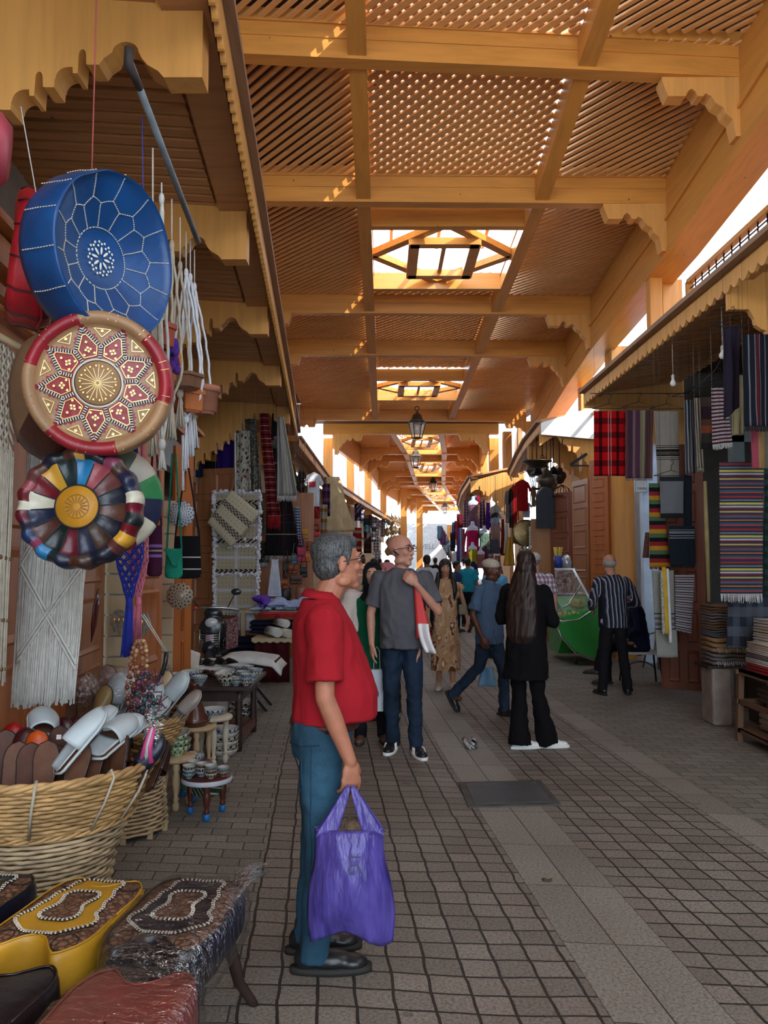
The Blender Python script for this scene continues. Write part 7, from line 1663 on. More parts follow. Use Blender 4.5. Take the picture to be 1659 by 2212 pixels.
sheet('scarf', sp4(1394, 1402, 1150, 1205, 9.4, 1388, 1402), stripes('red_thin', [('6a3434', 1), ('8a7468', 1)], 'V', 14), 'edge of a red striped cloth showing left of the door', 'scarf', .005, 1, 6, 10)
def hanger_hook(px, py, y, label, w=.20):
    p = P(px, py, y); m = MB(); m.tube([p+V((0, 0, .10)), p+V((.02, 0, .12)), p+V((.03, 0, .09)), p+V((0, 0, .05)), p], .004, 6); m.tube([p+V((-w, 0, -.06)), p, p+V((w, 0, -.06)), p+V((-w, 0, -.06))], .004, 6); hangc(m, p+V((0, 0, .1))); tag(m.build('coat_hanger', IRON), label, 'hanger', 'wire hangers on the right')
for a in ((1316, 872, 9.25, 'wire hanger above the red plaid blanket'), (1380, 868, 9.2, 'wire hanger above the mauve striped blanket'), (1440, 872, 9.0, 'wire hanger above the cream shawl'), (1489, 845, 8.7, 'wire hanger above the grey and navy shawl'), (1530, 826, 8.4, 'wire hanger above the brown shawl'), (1552, 820, 8.0, 'wire hanger above the red striped towel'), (1580, 690, 6.9, 'wire hanger above the dark plum shawl'), (1450, 1016, 8.85, 'wire hanger on the open door')): hanger_hook(*a)
m = MB(); a, b = P(1275, 850, 9.4), P(1490, 850, 9.0); m.tube([a, b], .006, 6); b2 = P(1600, 700, 6.9); m.tube([b, P(1545, 800, 8.0), b2], .006, 6); tag(m.build('rail', IRON), 'thin iron rail carrying the hanging blankets on the right', 'rail')
def bulb(px, py, y, top, label):
    c = P(px, py, y); t = thing('light_bulb', label, 'light bulb', c); m = MB(); m.lathe([(0, -.035), (.022, -.028), (.032, -.005), (.028, .018), (.016, .036), (.014, .05)], 20, c); m.w('glass', mat('bulb_glass', (.75, .74, .68), .2, 0, bst=0), t)
    m = MB(); m.lathe([(.014, .05), (.017, .055), (.017, .085), (.006, .10), (0, .10)], 14, c); m.w('socket', mat('socket', (.5, .48, .42), .5), t); m = MB(); m.tube([c+V((0, 0, .10)), V((c.x, c.y, top))], .003, 5); m.w('cord', CORDW, t)
bulb(1454, 828, 8.6, 4.35, 'bare light bulb hanging from the slatted underside of the right canopy'); bulb(1561, 768, 7.4, 4.3, 'bare light bulb beside the dark plum shawl')
panel_door((P(1412, 1210, 9.6).x, 9.4), (P(1516, 1210, 9.25).x, 9.15), .16, 3.0, 'tall dark red-brown panelled shop door standing open behind the hanging scarves', wood('door_dark', (.13, .035, .018), 2, .4, .3), 6, 2)
m = MB(); m.box((3.92+.13, 9.1, 1.7), (.14, .12, 3.4)); trim(m, mat('door_jamb', (.07, .085, .085), .6)); m = MB(); m.box((4.75, 9.1, 3.25), (1.6, .12, .5)); trim(m, mat('door_jamb', (.07, .085, .085), .6))
m = MB(); vwall(m, 4.30, 9.0, 4.42, 7.3, 1.55, 2.9, .02); tag(m.build('curtain', mat('grey_curtain', (.30, .32, .34), .9)), 'pale grey cloth panel hanging in the dark doorway', 'curtain')
m = MB(); q0, q1 = P(1523, 1040, 8.9), P(1531, 1300, 8.7); m.tube([q0, q0.lerp(q1, .5), q1], [.018, .025, .018], 8); tag(m.build('rolled_mat', mat('straw', (.35, .28, .12), .8)), 'thin yellowish rolled mat upright in the dark doorway', 'mat')
m = MB(); a = P(1555, 1395, 7.9); b = P(1600, 1520, 7.9); m.box((4.35, 8.6, .55), (.8, .05, 1.1)); tag(m.build('wooden_board', wood('door_dark', (.13, .035, .018), 2, .4, .3)), 'dark reddish wooden panel behind the folded blankets', 'panel')
STN = mat('stone_block', (.26, .215, .19), .9, .25, 6, 30, .6, bdist=.02); c = P(1551, 1470, 8.15); m = MB(); m.box((c.x, 8.2, .28), (.19, .30, .56)); o = m.build('stone_block', STN); bev(o, .02); tag(o, 'upright rough stone block under the folded brown blankets', 'stone block')
m = MB(); m.box((c.x+.17, 8.25, .575), (.60, .36, .03)); tag(m.build('shelf_board', DARKW), 'dark board resting on the stone block under the folded blankets', 'board')
m = MB(); m.box((c.x+.42, 8.2, .28), (.05, .3, .56)); tag(m.build('wooden_upright', DARKW), 'dark wooden support at the right of the folded blankets', 'support')
def folded(c, w, d, h, m_, label, group=None, fm=None, seed=0):
    """folded textile: rolled-over front edge seen as layered loops"""
    t = thing('folded_textile', label, 'blanket', c, 0, group); n = 3; hh = h/n
    for k in range(n):
        m = MB()
        def f(u, v, k=k):
            a = PI*v; x = (u-.5)*w; return V((x, -d/2 + (0 if True else 0) + (-math.sin(a))*hh*.5 + d*.0, hh*(k+.5) - math.cos(a)*hh*.46 + .004*math.sin(u*9+seed)))
        pts = []
        prof = [(d/2, hh*.95), (0, hh*.97+.004), (-d/2+.01, hh*.94)] + [(-d/2-math.sin(PI*i/6)*hh*.45, hh*(.5+.44*math.cos(PI*i/6))) for i in range(7)] + [(-d/2+.01, hh*.04), (d/2, hh*.05)]
        nx = 10; vs = []
        for i in range(nx+1):
            x = (i/nx-.5)*w; wz = .005*math.sin(i*1.3+seed+k)
            e = 1-.25*(abs(2*i/nx-1))**6
            for (y, z) in prof: vs.append((x, y+.006*math.sin(i*.9+k), hh*k+hh*.5+(z-hh*.5)*e+wz))
        K = len(prof); fs = [(i*K+j, i*K+(j+1) % K, (i+1)*K+(j+1) % K, (i+1)*K+j) for i in range(nx) for j in range(K)] + [list(range(K))[::-1], [nx*K+j for j in range(K)]]
        uv = [[(q % K/K, 0)]*1*len(f_) for f_ in fs for q in (0,)][:len(fs)]
        m.add(vs, fs); m.build('fold', m_, t)
    if fm:
        m = MB()
        for i in range(18): x = (i/17-.5)*w*.8; m.tube([(x, -d/2-hh*.3, hh*1.2), (x+R(-.01, .01), -d/2-hh*.6, hh*1.2-R(.02, .06))], .004, 4)
        m.build('fringe', fm, t)
    return t
FC = {'blue': mat('f_slate', (.10, .11, .15), .95, .2), 'brown': mat('f_brown', (.17, .10, .065), .95, .2), 'tan': mat('f_tan', (.32, .19, .09), .95, .25), 'grey': mat('f_grey', (.16, .14, .14), .95, .25), 'cream': mat('f_cream', (.52, .47, .38), .95, .15), 'red': mat('f_red', (.35, .012, .02), .95, .15), 'white': mat('f_white', (.58, .56, .53), .95, .1)}
z = .592
for k, (cn, h, lb) in enumerate((('grey', .12, 'grey-brown fringed blanket at the bottom of the pile on the stone block'), ('tan', .16, 'tan folded blanket with pale fringe on the stone block'), ('blue', .07, 'slate blue thin folded blanket in the pile on the stone block'), ('brown', .08, 'brown folded blanket in the pile on the stone block'), ('grey', .09, 'dark grey folded blanket near the top of the pile on the stone block'), ('brown', .08, 'brown folded blanket on top of the pile on the stone block'))):
    folded((c.x+.13-.01*k, 8.22, z), .42-.02*k, .30, h, FC[cn], lb, 'folded blankets on the stone block', WFR if k < 2 else None, k); z += h+.001
rx, ry = 3.62, 7.1
t = thing('wooden_rack', 'rough wooden rack tied with cord holding folded rugs at the right edge', 'rack', (rx, ry, 0)); RW = wood('rack_wood', (.15, .08, .045), 2, .7, .3)
for x in (3.28, 4.1):
    for y in (6.75, 7.4): m = MB(); m.beam((x-.03, y, 0), (x, y, .64), .05, .05, V((0, 1, 0))); m.w('leg', RW, t)
for zz in (.10, .36, .63):
    m = MB(); m.beam((3.23, 6.75, zz), (4.15, 6.75, zz), .05, .04); m.beam((3.23, 7.4, zz), (4.15, 7.4, zz), .05, .04); m.beam((3.27, 6.7, zz), (3.27, 7.45, zz), .04, .04); m.beam((4.1, 6.7, zz), (4.1, 7.45, zz), .04, .04); m.w('rail', RW, t)
m = MB()
for k in range(9): a = V((3.30+.08*k, 6.74, .60)); m.tube([a, a+V((.03, -.02, -.12)), a+V((-.02, 0, -.25-.02*k)), a+V((.04, 0, -.40))], .008, 5)
m.w('cord', MAC2, t); m = MB(); m.box((3.68, 7.07, .115), (.86, .68, .015)); m.box((3.68, 7.07, .64), (.86, .68, .02)); m.w('shelf', RW, t)
folded((3.68, 7.02, .13), .6, .5, .16, FC['cream'], 'cream sack-like folded rug on the bottom shelf of the rack', None, None, 3); folded((3.70, 7.02, .385), .66, .5, .13, FC['grey'], 'grey folded rug with tassels on the middle shelf of the rack', None, WFR, 4)
z = .652
for k, (cn, h) in enumerate((('red', .07), ('white', .05), ('grey', .04), ('white', .05), ('cream', .05), ('white', .06), ('cream', .07), ('white', .08))):
    folded((3.68-.01*k+(.05 if k > 4 else 0), 7.02, z), .80-.03*k, .55, h, FC[cn], ['red folded blanket at the bottom of the pile on the rack', 'white folded blanket directly on the red one', 'grey-brown striped blanket in the white pile', 'white folded blanket, fourth from below in the rack pile', 'cream folded blanket, fifth from below in the rack pile', 'white folded blanket, sixth from below in the rack pile', 'cream folded blanket second from the top of the rack pile', 'thick white folded blanket on top of the rack pile'][k], 'folded blankets on the wooden rack', WFR if k in (2, 5) else None, k); z += h+.001
panel_door((P(1240, 1210, 15.0).x, 15.0), (P(1275, 1210, 14.2).x, 14.2), .1, 3.12, 'tall panelled door leaf with a pale reflection, left of the yellow post', DOORB, 7, 1, raised=.02); panel_door((P(1278, 1210, 14.0).x, 14.0), (P(1318, 1210, 13.6).x, 13.6), .1, 3.4, 'tall orange slatted shutter leaf beside the yellow post', wood('door_orange', (.42, .13, .04), 2, .35, .2), 13, 1, raised=.02)
panel_door((P(1192, 1210, 16.2).x, 16.2), (P(1238, 1210, 15.6).x, 15.6), .1, 3.0, 'dark brown panelled door leaf behind the green counter', wood('door_mid', (.20, .06, .03), 2, .4, .3), 7, 1, raised=.02)
m = MB(); m.box((P(1168, 1210, 16.5).x, 16.4, 1.25), (.42, .05, 2.5)); tag(m.build('wooden_board', wood('board_tan', (.36, .17, .07), 2, .5)), 'plain orange-brown wooden panel below the blackboard', 'panel')
c = P(1177, 1142, 16.1); w = .19; h = .62; pts = [(-w, 0), (w, 0), (w, h)] + [(w*math.cos(a), h+w*1.2*math.sin(a)) for a in [PI*i/10 for i in range(1, 10)]] + [(-w, h)]; m = MB(); m.prism(pts, lambda p: V((c.x+p[0], 16.05, c.z+p[1])), lambda p: V((c.x+p[0], 16.02, c.z+p[1]))); tag(m.build('blackboard', mat('slate', (.02, .022, .03), .8)), 'black arch-topped board hanging beside the lantern shop', 'board')
t = thing('display_counter', 'green curved refrigerated counter with slanted glass and drinks inside', 'counter', (P(1225, 1390, 13.4).x, 13.3, 0)); GP = mat('counter_green', (.03, .33, .05), .35, .08, bst=0)
def cx(px, y=13.3): return P(px, 1210, y).x
X0, X1 = cx(1180), cx(1281); Y0, Y1 = 12.75, 13.9
sidep = [(Y0+.45, .12), (Y0+.15, .35), (Y0-.05, .62), (Y0+.10, .85), (Y0+.35, .97), (Y0+.8, 1.02), (Y1, 1.02), (Y1, .12)]
m = MB(); m.prism([(p[0]-Y0+Y0, p[1]) for p in sidep], lambda p: V((X0+.15+(.55-p[1])*0, p[0], p[1])), lambda p: V((X1, p[0], p[1]))); m.w('body', GP, t)
pts = [(X0+.55, .12), (X0+.30, .22), (X0+.10, .45), (X0+.0, .70), (X0+.10, .66), (X0+.35, .70), (X0+.58, .85), (X1, 1.05), (X1, .12)]
m = MB(); m.prism(pts, lambda p: V((p[0], 12.60, p[1])), lambda p: V((p[0], 12.75, p[1]))); m.w('front_cheek', GP, t)
m = MB(); m.tube([V((x, 12.59, z)) for x, z in ((X0, .72), (X0+.12, .685), (X0+.36, .72), (X0+.58, .87), (X1, 1.07))], .014, 6); m.tube([V((x, 12.59, z)) for x, z in ((X0-.02, .70), (X0+.08, .44), (X0+.30, .19), (X0+.55, .09), (X1, .09))], .016, 6); m.w('chrome_trim', mat('chrome', (.6, .6, .6), .25, 0, metal=.9, bst=0), t)
GL = plastic_film('counter_glass', 'ffffff', .25, .05); m = MB(); m.smooth = False
g0 = [V((X0+.02, 12.62, .72)), V((X0+.62, 12.62, .90)), V((X0+.30, 12.66, 1.50)), V((X0+.0, 12.66, 1.50))]; m.add(g0, [(0, 1, 2, 3)]); g1 = [V((X0+.62, 12.62, .90)), V((X0+.62, 13.6, .90)), V((X0+.30, 13.6, 1.50)), V((X0+.30, 12.66, 1.50))]; m.add(g1, [(0, 1, 2, 3)]); m.w('glass', GL, t)
m = MB(); m.beam(V((X0+.62, 12.62, .90)), V((X0+.30, 12.66, 1.50)), .03, .03); m.beam(V((X0, 12.66, 1.51)), V((X0+.32, 12.66, 1.51)), .03, .03); m.beam(V((X0+.3, 12.66, 1.51)), V((X0+.3, 13.6, 1.51)), .03, .03); m.beam(V((X0+.02, 12.7, 1.12)), V((X0+.32, 12.7, 1.12)), .02, .02); m.tube([V((X0, 12.64, .82)), V((X0+.22, 12.64, .97)), V((X0+.42, 12.64, 1.28))], .012, 6); m.w('frame', mat('chrome', (.6, .6, .6), .25, 0, metal=.9, bst=0), t)
for x in (X0+.35, X1-.1): m = MB(); m.lathe([(0, -.02), (.05, -.02), (.05, .02), (0, .02)], 14, (x, 12.8, .055), Matrix.Rotation(PI/2, 3, 'Y')); m.w('wheel', SHOEB, t)
for k in range(5): m = MB(); m.ell((X0+.12+.07*k, 12.85, .78+.02*(k % 2)), .045, 10); tag(m.build('lemon', mat('lemon', (.55, .42, .02), .5)), 'yellow lemon in the glass counter, %s from the left' % ['first', 'second', 'third', 'fourth', 'fifth'][k], 'lemon', 'lemons in the counter')
m = MB(); m.lathe([(.0, 0), (.09, 0), (.13, .10), (.135, .16), (.12, .16), (.09, .04), (0, .03)], 16, (X0+.42, 12.95, .86)); tag(m.build('jar', mat('juice_jar', (.50, .44, .10), .3)), 'glass bowl of yellow lemons in the counter', 'bowl')
t2 = thing('straw_holder', 'bunch of yellow straws in a holder on top of the counter', 'straws', (X0+.12, 12.95, 1.52)); m = MB()
for k in range(24): a = R(0, 6.28); m.tube([(X0+.12+.03*math.cos(a), 12.95+.03*math.sin(a), 1.56), (X0+.12+R(.02, .09)*math.cos(a), 12.95+.08*math.sin(a), 1.86)], .007, 4)
m.w('straws', mat('straw_yellow', (.62, .50, .10), .5), t2); m = MB(); m.lathe([(0, 0), (.06, 0), (.07, .20), (.06, .20), (0, .05)], 14, (X0+.12, 12.95, 1.52)); m.w('cup', mat('cup_navy', (.03, .05, .25), .4), t2)
m = MB(); m.lathe([(0, 0), (.07, 0), (.08, .1), (.05, .2), (.0, .22)], 12, (X0+.26, 12.95, 1.52)); tag(m.build('napkin_bundle', mat('foil', (.55, .55, .6), .3, .3, metal=.5)), 'silvery wrapped bundle next to the yellow straws', 'bundle')
t = thing('street_sign', 'small pale street name plate on the blue-white wall', 'sign', P(1385, 1048, 12.8)); a, b = P(1372, 1036, 12.8), P(1398, 1064, 12.8); m = MB(); m.box(((a.x+b.x)/2, 12.8, (a.z+b.z)/2), (b.x-a.x, .01, a.z-b.z)); m.w('plate', mat('plate_blue', (.30, .36, .48), .4), t); m = MB(); m.box(((a.x+b.x)/2, 12.79, (a.z+b.z)/2), ((b.x-a.x)*.88, .01, (a.z-b.z)*.88)); m.w('field', mat('plate_white', (.62, .63, .60), .4), t)
text('DERB', .055, mat('ink_dark', (.05, .06, .10), .6, 0, bst=0), None, ((a.x+b.x)/2, 12.78, (a.z+b.z)/2-.06), (PI/2, 0, 0)); lo = D.objects['lettering'] if 'lettering' in D.objects else None
lt = [o for o in C.objects if o.name.startswith('lettering') and o.parent is None]
for o in lt: par_local(o, t)
m = MB(); c = P(1402, 1370, 12.2); m.tube([c+V((-.1, 0, -.5)), c+V((.0, 0, 0)), c+V((.14, -.05, .05)), c+V((.30, -.1, .02))], .014, 8); m.tube([c+V((0, 0, 0)), c+V((.02, .2, .03))], .014, 8)
for s_ in (.3,): m.tube([c+V((-.12+.33*math.cos(a), .1, -.75+.33*math.sin(a))) for a in [2*PI*i/30 for i in range(31)]], .016, 6)
tag(m.build('bicycle', mat('bike_grey', (.10, .10, .10), .5)), 'bicycle front end with handlebar leaning by the blue wall', 'bicycle')
m = MB(); m.ell((P(1015, 1602, 7.25).x, 7.25, .02), (.055, .085, .018), 12); wob(m, .02, 30); tag(m.build('litter', mat('foil', (.55, .55, .6), .3, .3, metal=.5)), 'crumpled silvery wrapper lying on the paving', 'litter'); 
for px, py, lb in ((712, 2096, 'scrap of white paper by the black shoe'), (570, 1505, 'scrap of white paper on the paving near the black table'), (1182, 2003-100, 'dry leaf scrap on the granite band')):
    c = Zp(px, py, 0); m = MB(); m.grid(lambda u, v: c+V(((u-.5)*.05, (v-.5)*.03, .006+.004*math.sin(u*7))), 4, 3, .002); tag(m.build('paper_scrap', mat('paper_scrap' if 'leaf' not in lb else 'leaf_dry', (.6, .58, .55) if 'leaf' not in lb else (.10, .06, .03), .9)), lb, 'litter')
panel_door((P(413, 1210, 13.6).x, 13.6), (P(512, 1210, 13.3).x, 13.3), .03, 3.2, 'red-brown panelled shop door standing open, facing the camera, behind the white sequinned rug', DOORB, 7, 2, raised=.02)
RG = NT('sequin_rug'); k = RG; x = k.xyz(k.coord('UV'))
dk = k.math('MAXIMUM', band(k, x[1], .075, .16), k.math('MAXIMUM', band(k, x[1], .40, .435), band(k, x[1], .655, .69))); zz = k.math('GREATER_THAN', k.math('FRACT', k.math('ADD', k.math('MULTIPLY', x[0], 9.0), k.math('MULTIPLY', k.math('PINGPONG', k.math('MULTIPLY', x[1], 30.0), 1.0), 1.0))), .38)
sq = k.math('MULTIPLY', k.math('GREATER_THAN', k.math('SINE', k.math('MULTIPLY', x[0], 75.0)), .86), k.math('GREATER_THAN', k.math('SINE', k.math('MULTIPLY', x[1], 190.0)), .80))
fl = k.math('MAXIMUM', k.math('MAXIMUM', band(k, x[0], .47, .54), k.math('LESS_THAN', k.math('FRACT', k.math('MULTIPLY', x[1], 7.3)), .16)), k.math('GREATER_THAN', k.math('ABSOLUTE', k.math('SUBTRACT', x[0], .5)), .44))
c_ = k.mix(fl, hx('a89c82'), hx('b8b4bc')); c_ = k.mix(k.math('MULTIPLY', sq, k.math('SUBTRACT', 1.0, fl)), c_, hx('3a2a20')); c_ = k.mix(k.math('MULTIPLY', dk, zz), c_, hx('2a1a20')); k.col(c_).r(.9).bump(k.noise(k.coord(), 60, 3), .8, .02); RG = k.m
t = sheet('sequin_rug', sp4(462, 563, 1062, 1318, 12.6, 464, 556, 12.5), RG, 'long white shaggy rug with sequins and dark zigzag bands before the brown door', 'rug', .01, 1, 24, 40, .03, fringe=.09, fm=WFR, fn=50)
tl, tr, bl, br = sp4(462, 563, 1062, 1318, 12.55, 464, 556, 12.45); m = MB()
for k_ in range(420):
    e = random.random()
    if e < .38: u, v = 0, random.random()
    elif e < .76: u, v = 1, random.random()
    else: u, v = random.random(), random.choice((0, .17, .40, .47, .70))
    p = tl.lerp(tr, u).lerp(bl.lerp(br, u), v); m.ell(p+V((R(-.02, .02), R(-.03, .01), R(-.02, .02))), (R(.015, .03), .02, R(.015, .03)), 6)
m.w('shaggy_edge', mat('shag', (.62, .60, .64), .95, .1, 30, 80, .8), t)['kind'] = 'stuff'
q = [P(500, 1058, 12.2), P(562, 1108, 12.2), P(448, 1128, 12.2), P(500, 1183, 12.2)]
CB = NT('cushion_bands'); k = CB; x = k.xyz(k.coord('UV')); dk = k.math('MAXIMUM', band(k, x[1], .28, .42), band(k, x[1], .66, .80)); zz = k.math('GREATER_THAN', k.math('FRACT', k.math('ADD', k.math('MULTIPLY', x[0], 8.0), k.math('PINGPONG', k.math('MULTIPLY', x[1], 28.0), 1.0))), .4)
c_ = k.mix(k.math('MULTIPLY', dk, zz), hx('b0a48c'), hx('2a1a20')); sq = k.math('MULTIPLY', k.math('GREATER_THAN', k.math('SINE', k.math('MULTIPLY', x[0], 60.0)), .85), k.math('GREATER_THAN', k.math('SINE', k.math('MULTIPLY', x[1], 70.0)), .85)); c_ = k.mix(sq, c_, hx('4a3a30')); k.col(c_).r(.9); CB = k.m
m = MB(); m.grid(lambda u, v: q[0].lerp(q[1], u).lerp(q[2].lerp(q[3], u), v)+V((0, -.05*math.sin(PI*u)*math.sin(PI*v), 0)), 14, 14, .03); tag(m.build('cushion_cover', CB), 'square white cushion cover with dark zigzags hung by one corner over the sequinned rug', 'cushion cover')
rope(510, 1020, 500, 1060, 12.2, 'thin pink cord holding the square cushion cover', mat('cord_pink', (.4, .2, .25), .8), .004)
m = MB(); m.tube([P(508, 935, 12.4), P(509, 1062, 12.4)], .014, 6); tag(m.build('curtain_pole', WFR), 'thin pale pole behind the kilims', 'pole')
K1 = blotch('kilim_white', ['a8a294', '8c8678', '5a1c1c', 'a09a8c', '1c1c28', '9c968a'], 14); K2 = blotch('kilim_grey', ['3c3c34', '6a685c', '22221e', '7a766a', '2c2c28'], 26); K3 = stripes('kilim_red', [('5c0f16', 3), ('8a7468', .4), ('6c1018', 2), ('1c1014', 1), ('6c1018', 2), ('a08a70', .5)], 'V', 8)
K4 = stripes('kilim_black', [('120c10', 26), ('4a2430', 1), ('120c10', 10), ('2c4450', .6), ('120c10', 16), ('9a9490', .8), ('120c10', 30)]); K5 = stripes('kilim_chevron', [('9a9a94', 2), ('6a7478', .6), ('a09080', .8), ('8a8e90', 1), ('7a5a50', .4)], 'U', 3); K6 = blotch('kilim_yellow', ['8a7a14', '9c8c20', '4c4410', '8a7a14'], 12)
def kil(a, m_, lab, cat='rug', **kw): return sheet('kilim', sp4(*a[:5], *a[5:]), m_, lab, cat, kw.pop('amp', .03), kw.pop('folds', 1.5), 14, 22, .02, group='kilims hanging on the left', **kw)
kil((419, 438, 992, 1030, 13.4), cloth('k_blue', '10203c'), 'dark blue folded rug end above the brown door'); kil((438, 472, 962, 1024, 13.8), stripes('kil_by', [('120e10', 2), ('8a6420', 1.6), ('120e10', 2), ('8a6420', .8)]), 'black and ochre banded rug above the brown door'); kil((468, 505, 950, 1024, 13.75), cloth('k_purple', '2a1260'), 'deep purple rug with small red stars above the brown door')
kil((512, 538, 930, 1062, 13.0, 510, 542), K1, 'white kilim with red stars and diamond motifs'); kil((530, 552, 905, 1145, 13.05, 540, 572), K2, 'grey and cream flecked kilim left of the red one', fringe=.1, fm=mat('fringe_grey', '6a665c', .9)); kil((560, 578, 893, 1115, 12.7, 578, 606), K3, 'narrow red kilim with white patterned bands', fringe=.22, fm=mat('fringe_scarlet', '9c1018', .9))
kil((590, 604, 893, 1060, 13.1, 578, 648, 13.3), K4, 'black kilim with small pink and blue motifs'); kil((600, 612, 900, 1070, 12.6, 598, 642), K5, 'pale chevron-patterned kilim with cream fringe', fringe=.10, fm=WFR); kil((612, 622, 950, 1050, 13.2, 618, 640), K6, 'mustard yellow patterned cloth at the right of the kilims')
kil((578, 628, 1072, 1200, 12.9, 572, 650), K4, 'lower part of a large black rug with white line, corner turned up', fringe=.09, fm=WFR); kil((636, 645, 1095, 1180, 13.3, 640, 652), stripes('bw_stripe_v', [('8a94a4', 1), ('1c3a5c', 1)], 'V', 14), 'blue and white striped cloth edge by the black rug'); kil((566, 590, 1170, 1215, 13.4, 560, 580), K2, 'fringed grey end of a kilim below the red one', fringe=.08, fm=WFR)
def garment(px, py0, py1, wpx, Y, m_, label, kind='tshirt', group=None, name=None, cat='garment', taper=.0, sl=.25, parts=None):
    a = P(px, py0, Y); b = P(px, py1, Y); w = wpx/FPX*Y/2; h = a.z-b.z
    if kind == 'tshirt': pts = [(-.20, 0), (-.10, .03), (.10, .03), (.20, 0), (.62, -.06), (1.0, -sl-.06), (.74, -sl-.14), (.58, -.20), (.58+taper, -1), (-.58-taper, -1), (-.58, -.20), (-.74, -sl-.14), (-1.0, -sl-.06), (-.62, -.06)]
    elif kind == 'long': pts = [(-.20, 0), (.20, 0), (.60, -.05), (.86, -.30), (1.0, -.74), (.80, -.76), (.62, -.32), (.56, -.24), (.60+taper, -1), (-.60-taper, -1), (-.56, -.24), (-.62, -.32), (-.80, -.76), (-1.0, -.74), (-.86, -.30), (-.60, -.05)]
    elif kind == 'trousers': pts = [(-.8, 0), (.8, 0), (1.0, -1), (.15, -1), (0, -.3), (-.15, -1), (-1, -1)]
    else: pts = [(-.45, 0), (-.2, -.02), (.2, -.02), (.45, 0), (.5, -.2), (.6+taper, -.5), (1.0, -1), (-1.0, -1), (-.6-taper, -.5), (-.5, -.2)]
    t = thing(name or 'garment', label, cat, a, 0, group); m = MB(); m.prism([(p*w, q*h) for p, q in pts], lambda p: V((a.x+p[0], Y-.02, a.z+p[1])), lambda p: V((a.x+p[0], Y+.02, a.z+p[1]))); m.w('cloth', m_, t)
    m = MB(); 
    for i in range(5): x = (-.5+.25*i)*w; m.tube([V((a.x+x, Y-.018, a.z-.25*h)), V((a.x+x*1.05+.01, Y-.024, a.z-.6*h)), V((a.x+x*1.1, Y-.018, a.z-.97*h))], .018*max(.4, w), 5, flat=.6)
    m.w('fold', m_, t); m = MB(); m.tube([a+V((-.4*w, 0, -.02)), a+V((0, 0, .05)), a+V((.4*w, 0, -.02))], .006, 5); hangc(m, a+V((0, 0, .05)), .003); m.w('hanger', IRON, t); return t
ts = garment(678, 1022, 1094, 44, 14.4, mat('tee_white', (.56, .58, .64), .9), 'white souvenir t-shirt with a red print on a hanger, left side', name='t_shirt', cat='shirt', group=None)
c = P(675, 1045, 14.35); m = MB(); m.box((c.x, 14.36, c.z-.01), (.11, .01, .10)); m.w('print', mat('print_red', (.45, .02, .03), .7), ts); 
m = MB()
for i in range(3): m.tube([V((c.x-.17+.055*i+.03*math.cos(a), 14.36, c.z+.10-.05*i+.03*math.sin(a))) for a in [2*PI*j/12 for j in range(13)]], .004, 4)
m.w('ring_print', BLKS, ts)
garment(652, 1010, 1080, 22, 14.9, cloth('jacket_dark', '1a1412'), 'dark brown garment hanging beside the souvenir t-shirt', 'long', name='jacket', cat='jacket'); garment(680, 1094, 1150, 26, 14.6, cloth('trouser_red', '7a1010'), 'red trousers hanging under the souvenir t-shirt', 'trousers', name='trousers', cat='trousers')
garment(594, 1207, 1288, 30, 12.0, mat('tunic_white', (.45, .48, .56), .9), 'pale blue-white tunic hanging below the black rug', 'tunic', name='tunic', cat='tunic', taper=.1)
def lbag(px, py, wpx, hpx, Y, c, label, strap=.18, roundb=False):
    p = P(px, py, Y); w, h = wpx/FPX*Y, hpx/FPX*Y; t = thing('leather_bag', label, 'bag', p, 0, 'leather bags hanging on the left'); m_ = leather('bag_'+c, c, .2, .5)
    m = MB()
    if roundb: m.lathe([(0, -h/2), (w*.38, -h/2), (w*.5, -h*.2), (w*.46, h*.3), (w*.4, h*.45), (0, h*.4)], 20, p)
    else: m.box(p, (w, .09, h))
    o = m.w('bag_body', m_, t); 
    if not roundb: bev(o, .02); m = MB(); m.grid(lambda u, v: p+V(((u-.5)*w*(1.02-.25*v*v), -.055-.01*math.sin(v*PI), h*.5-h*.62*v)), 8, 6, .008); m.w('flap', m_, t)
    m = MB(); m.tube([p+V((-w*.45, 0, h*.4)), p+V((-.02, 0, h*.5+strap)), p+V((.02, 0, h*.5+strap)), p+V((w*.45, 0, h*.4))], .007, 5); hangc(m, p+V((0, 0, h*.5+strap))); m.w('strap', m_, t)
for a in ((657, 1122, 16, 18, 13.8, '1f2e26', 'dark green satchel, highest of the left row of bags'), (658, 1153, 20, 24, 13.6, 'a8701a', 'mustard yellow half-round satchel'), (680, 1133, 24, 26, 13.9, '7a3414', 'large orange-brown satchel under the red trousers'), (682, 1157, 18, 18, 13.8, '9c1c18', 'red satchel below the large orange-brown one'), (638, 1209, 14, 22, 12.9, '3a8a9c', 'turquoise leather pouch under the rug fringe'), (651, 1198, 18, 32, 12.8, '9c1a44', 'crimson-pink satchel with tassel'),
          (664, 1205, 12, 18, 12.9, 'b85a20', 'bright orange small bag beside the crimson one'), (634, 1230, 20, 20, 12.6, '8a4018', 'tan satchel below the turquoise pouch'), (612, 1262, 22, 18, 12.5, '9a4a1c', 'orange-tan bag lowest on the left'), (640, 1252, 28, 20, 12.45, '4a2c24', 'wide dark brown satchel'), (656, 1236, 16, 22, 12.6, '101416', 'small black backpack among the satchels'), (622, 1207, 10, 16, 13.0, '5c1a14', 'dark red bag half hidden by the rug fringe'), (648, 1175, 14, 18, 13.5, '181818', 'black bag under the mustard satchel'), (668, 1180, 14, 20, 13.6, '6a3014', 'brown bag right of the black one'), (617, 1232, 12, 34, 12.7, '141414', 'narrow black bag beside the tan satchel'), (700, 1180, 18, 22, 14.2, 'a05420', 'tan bag by the head of the man in red')): lbag(*a)
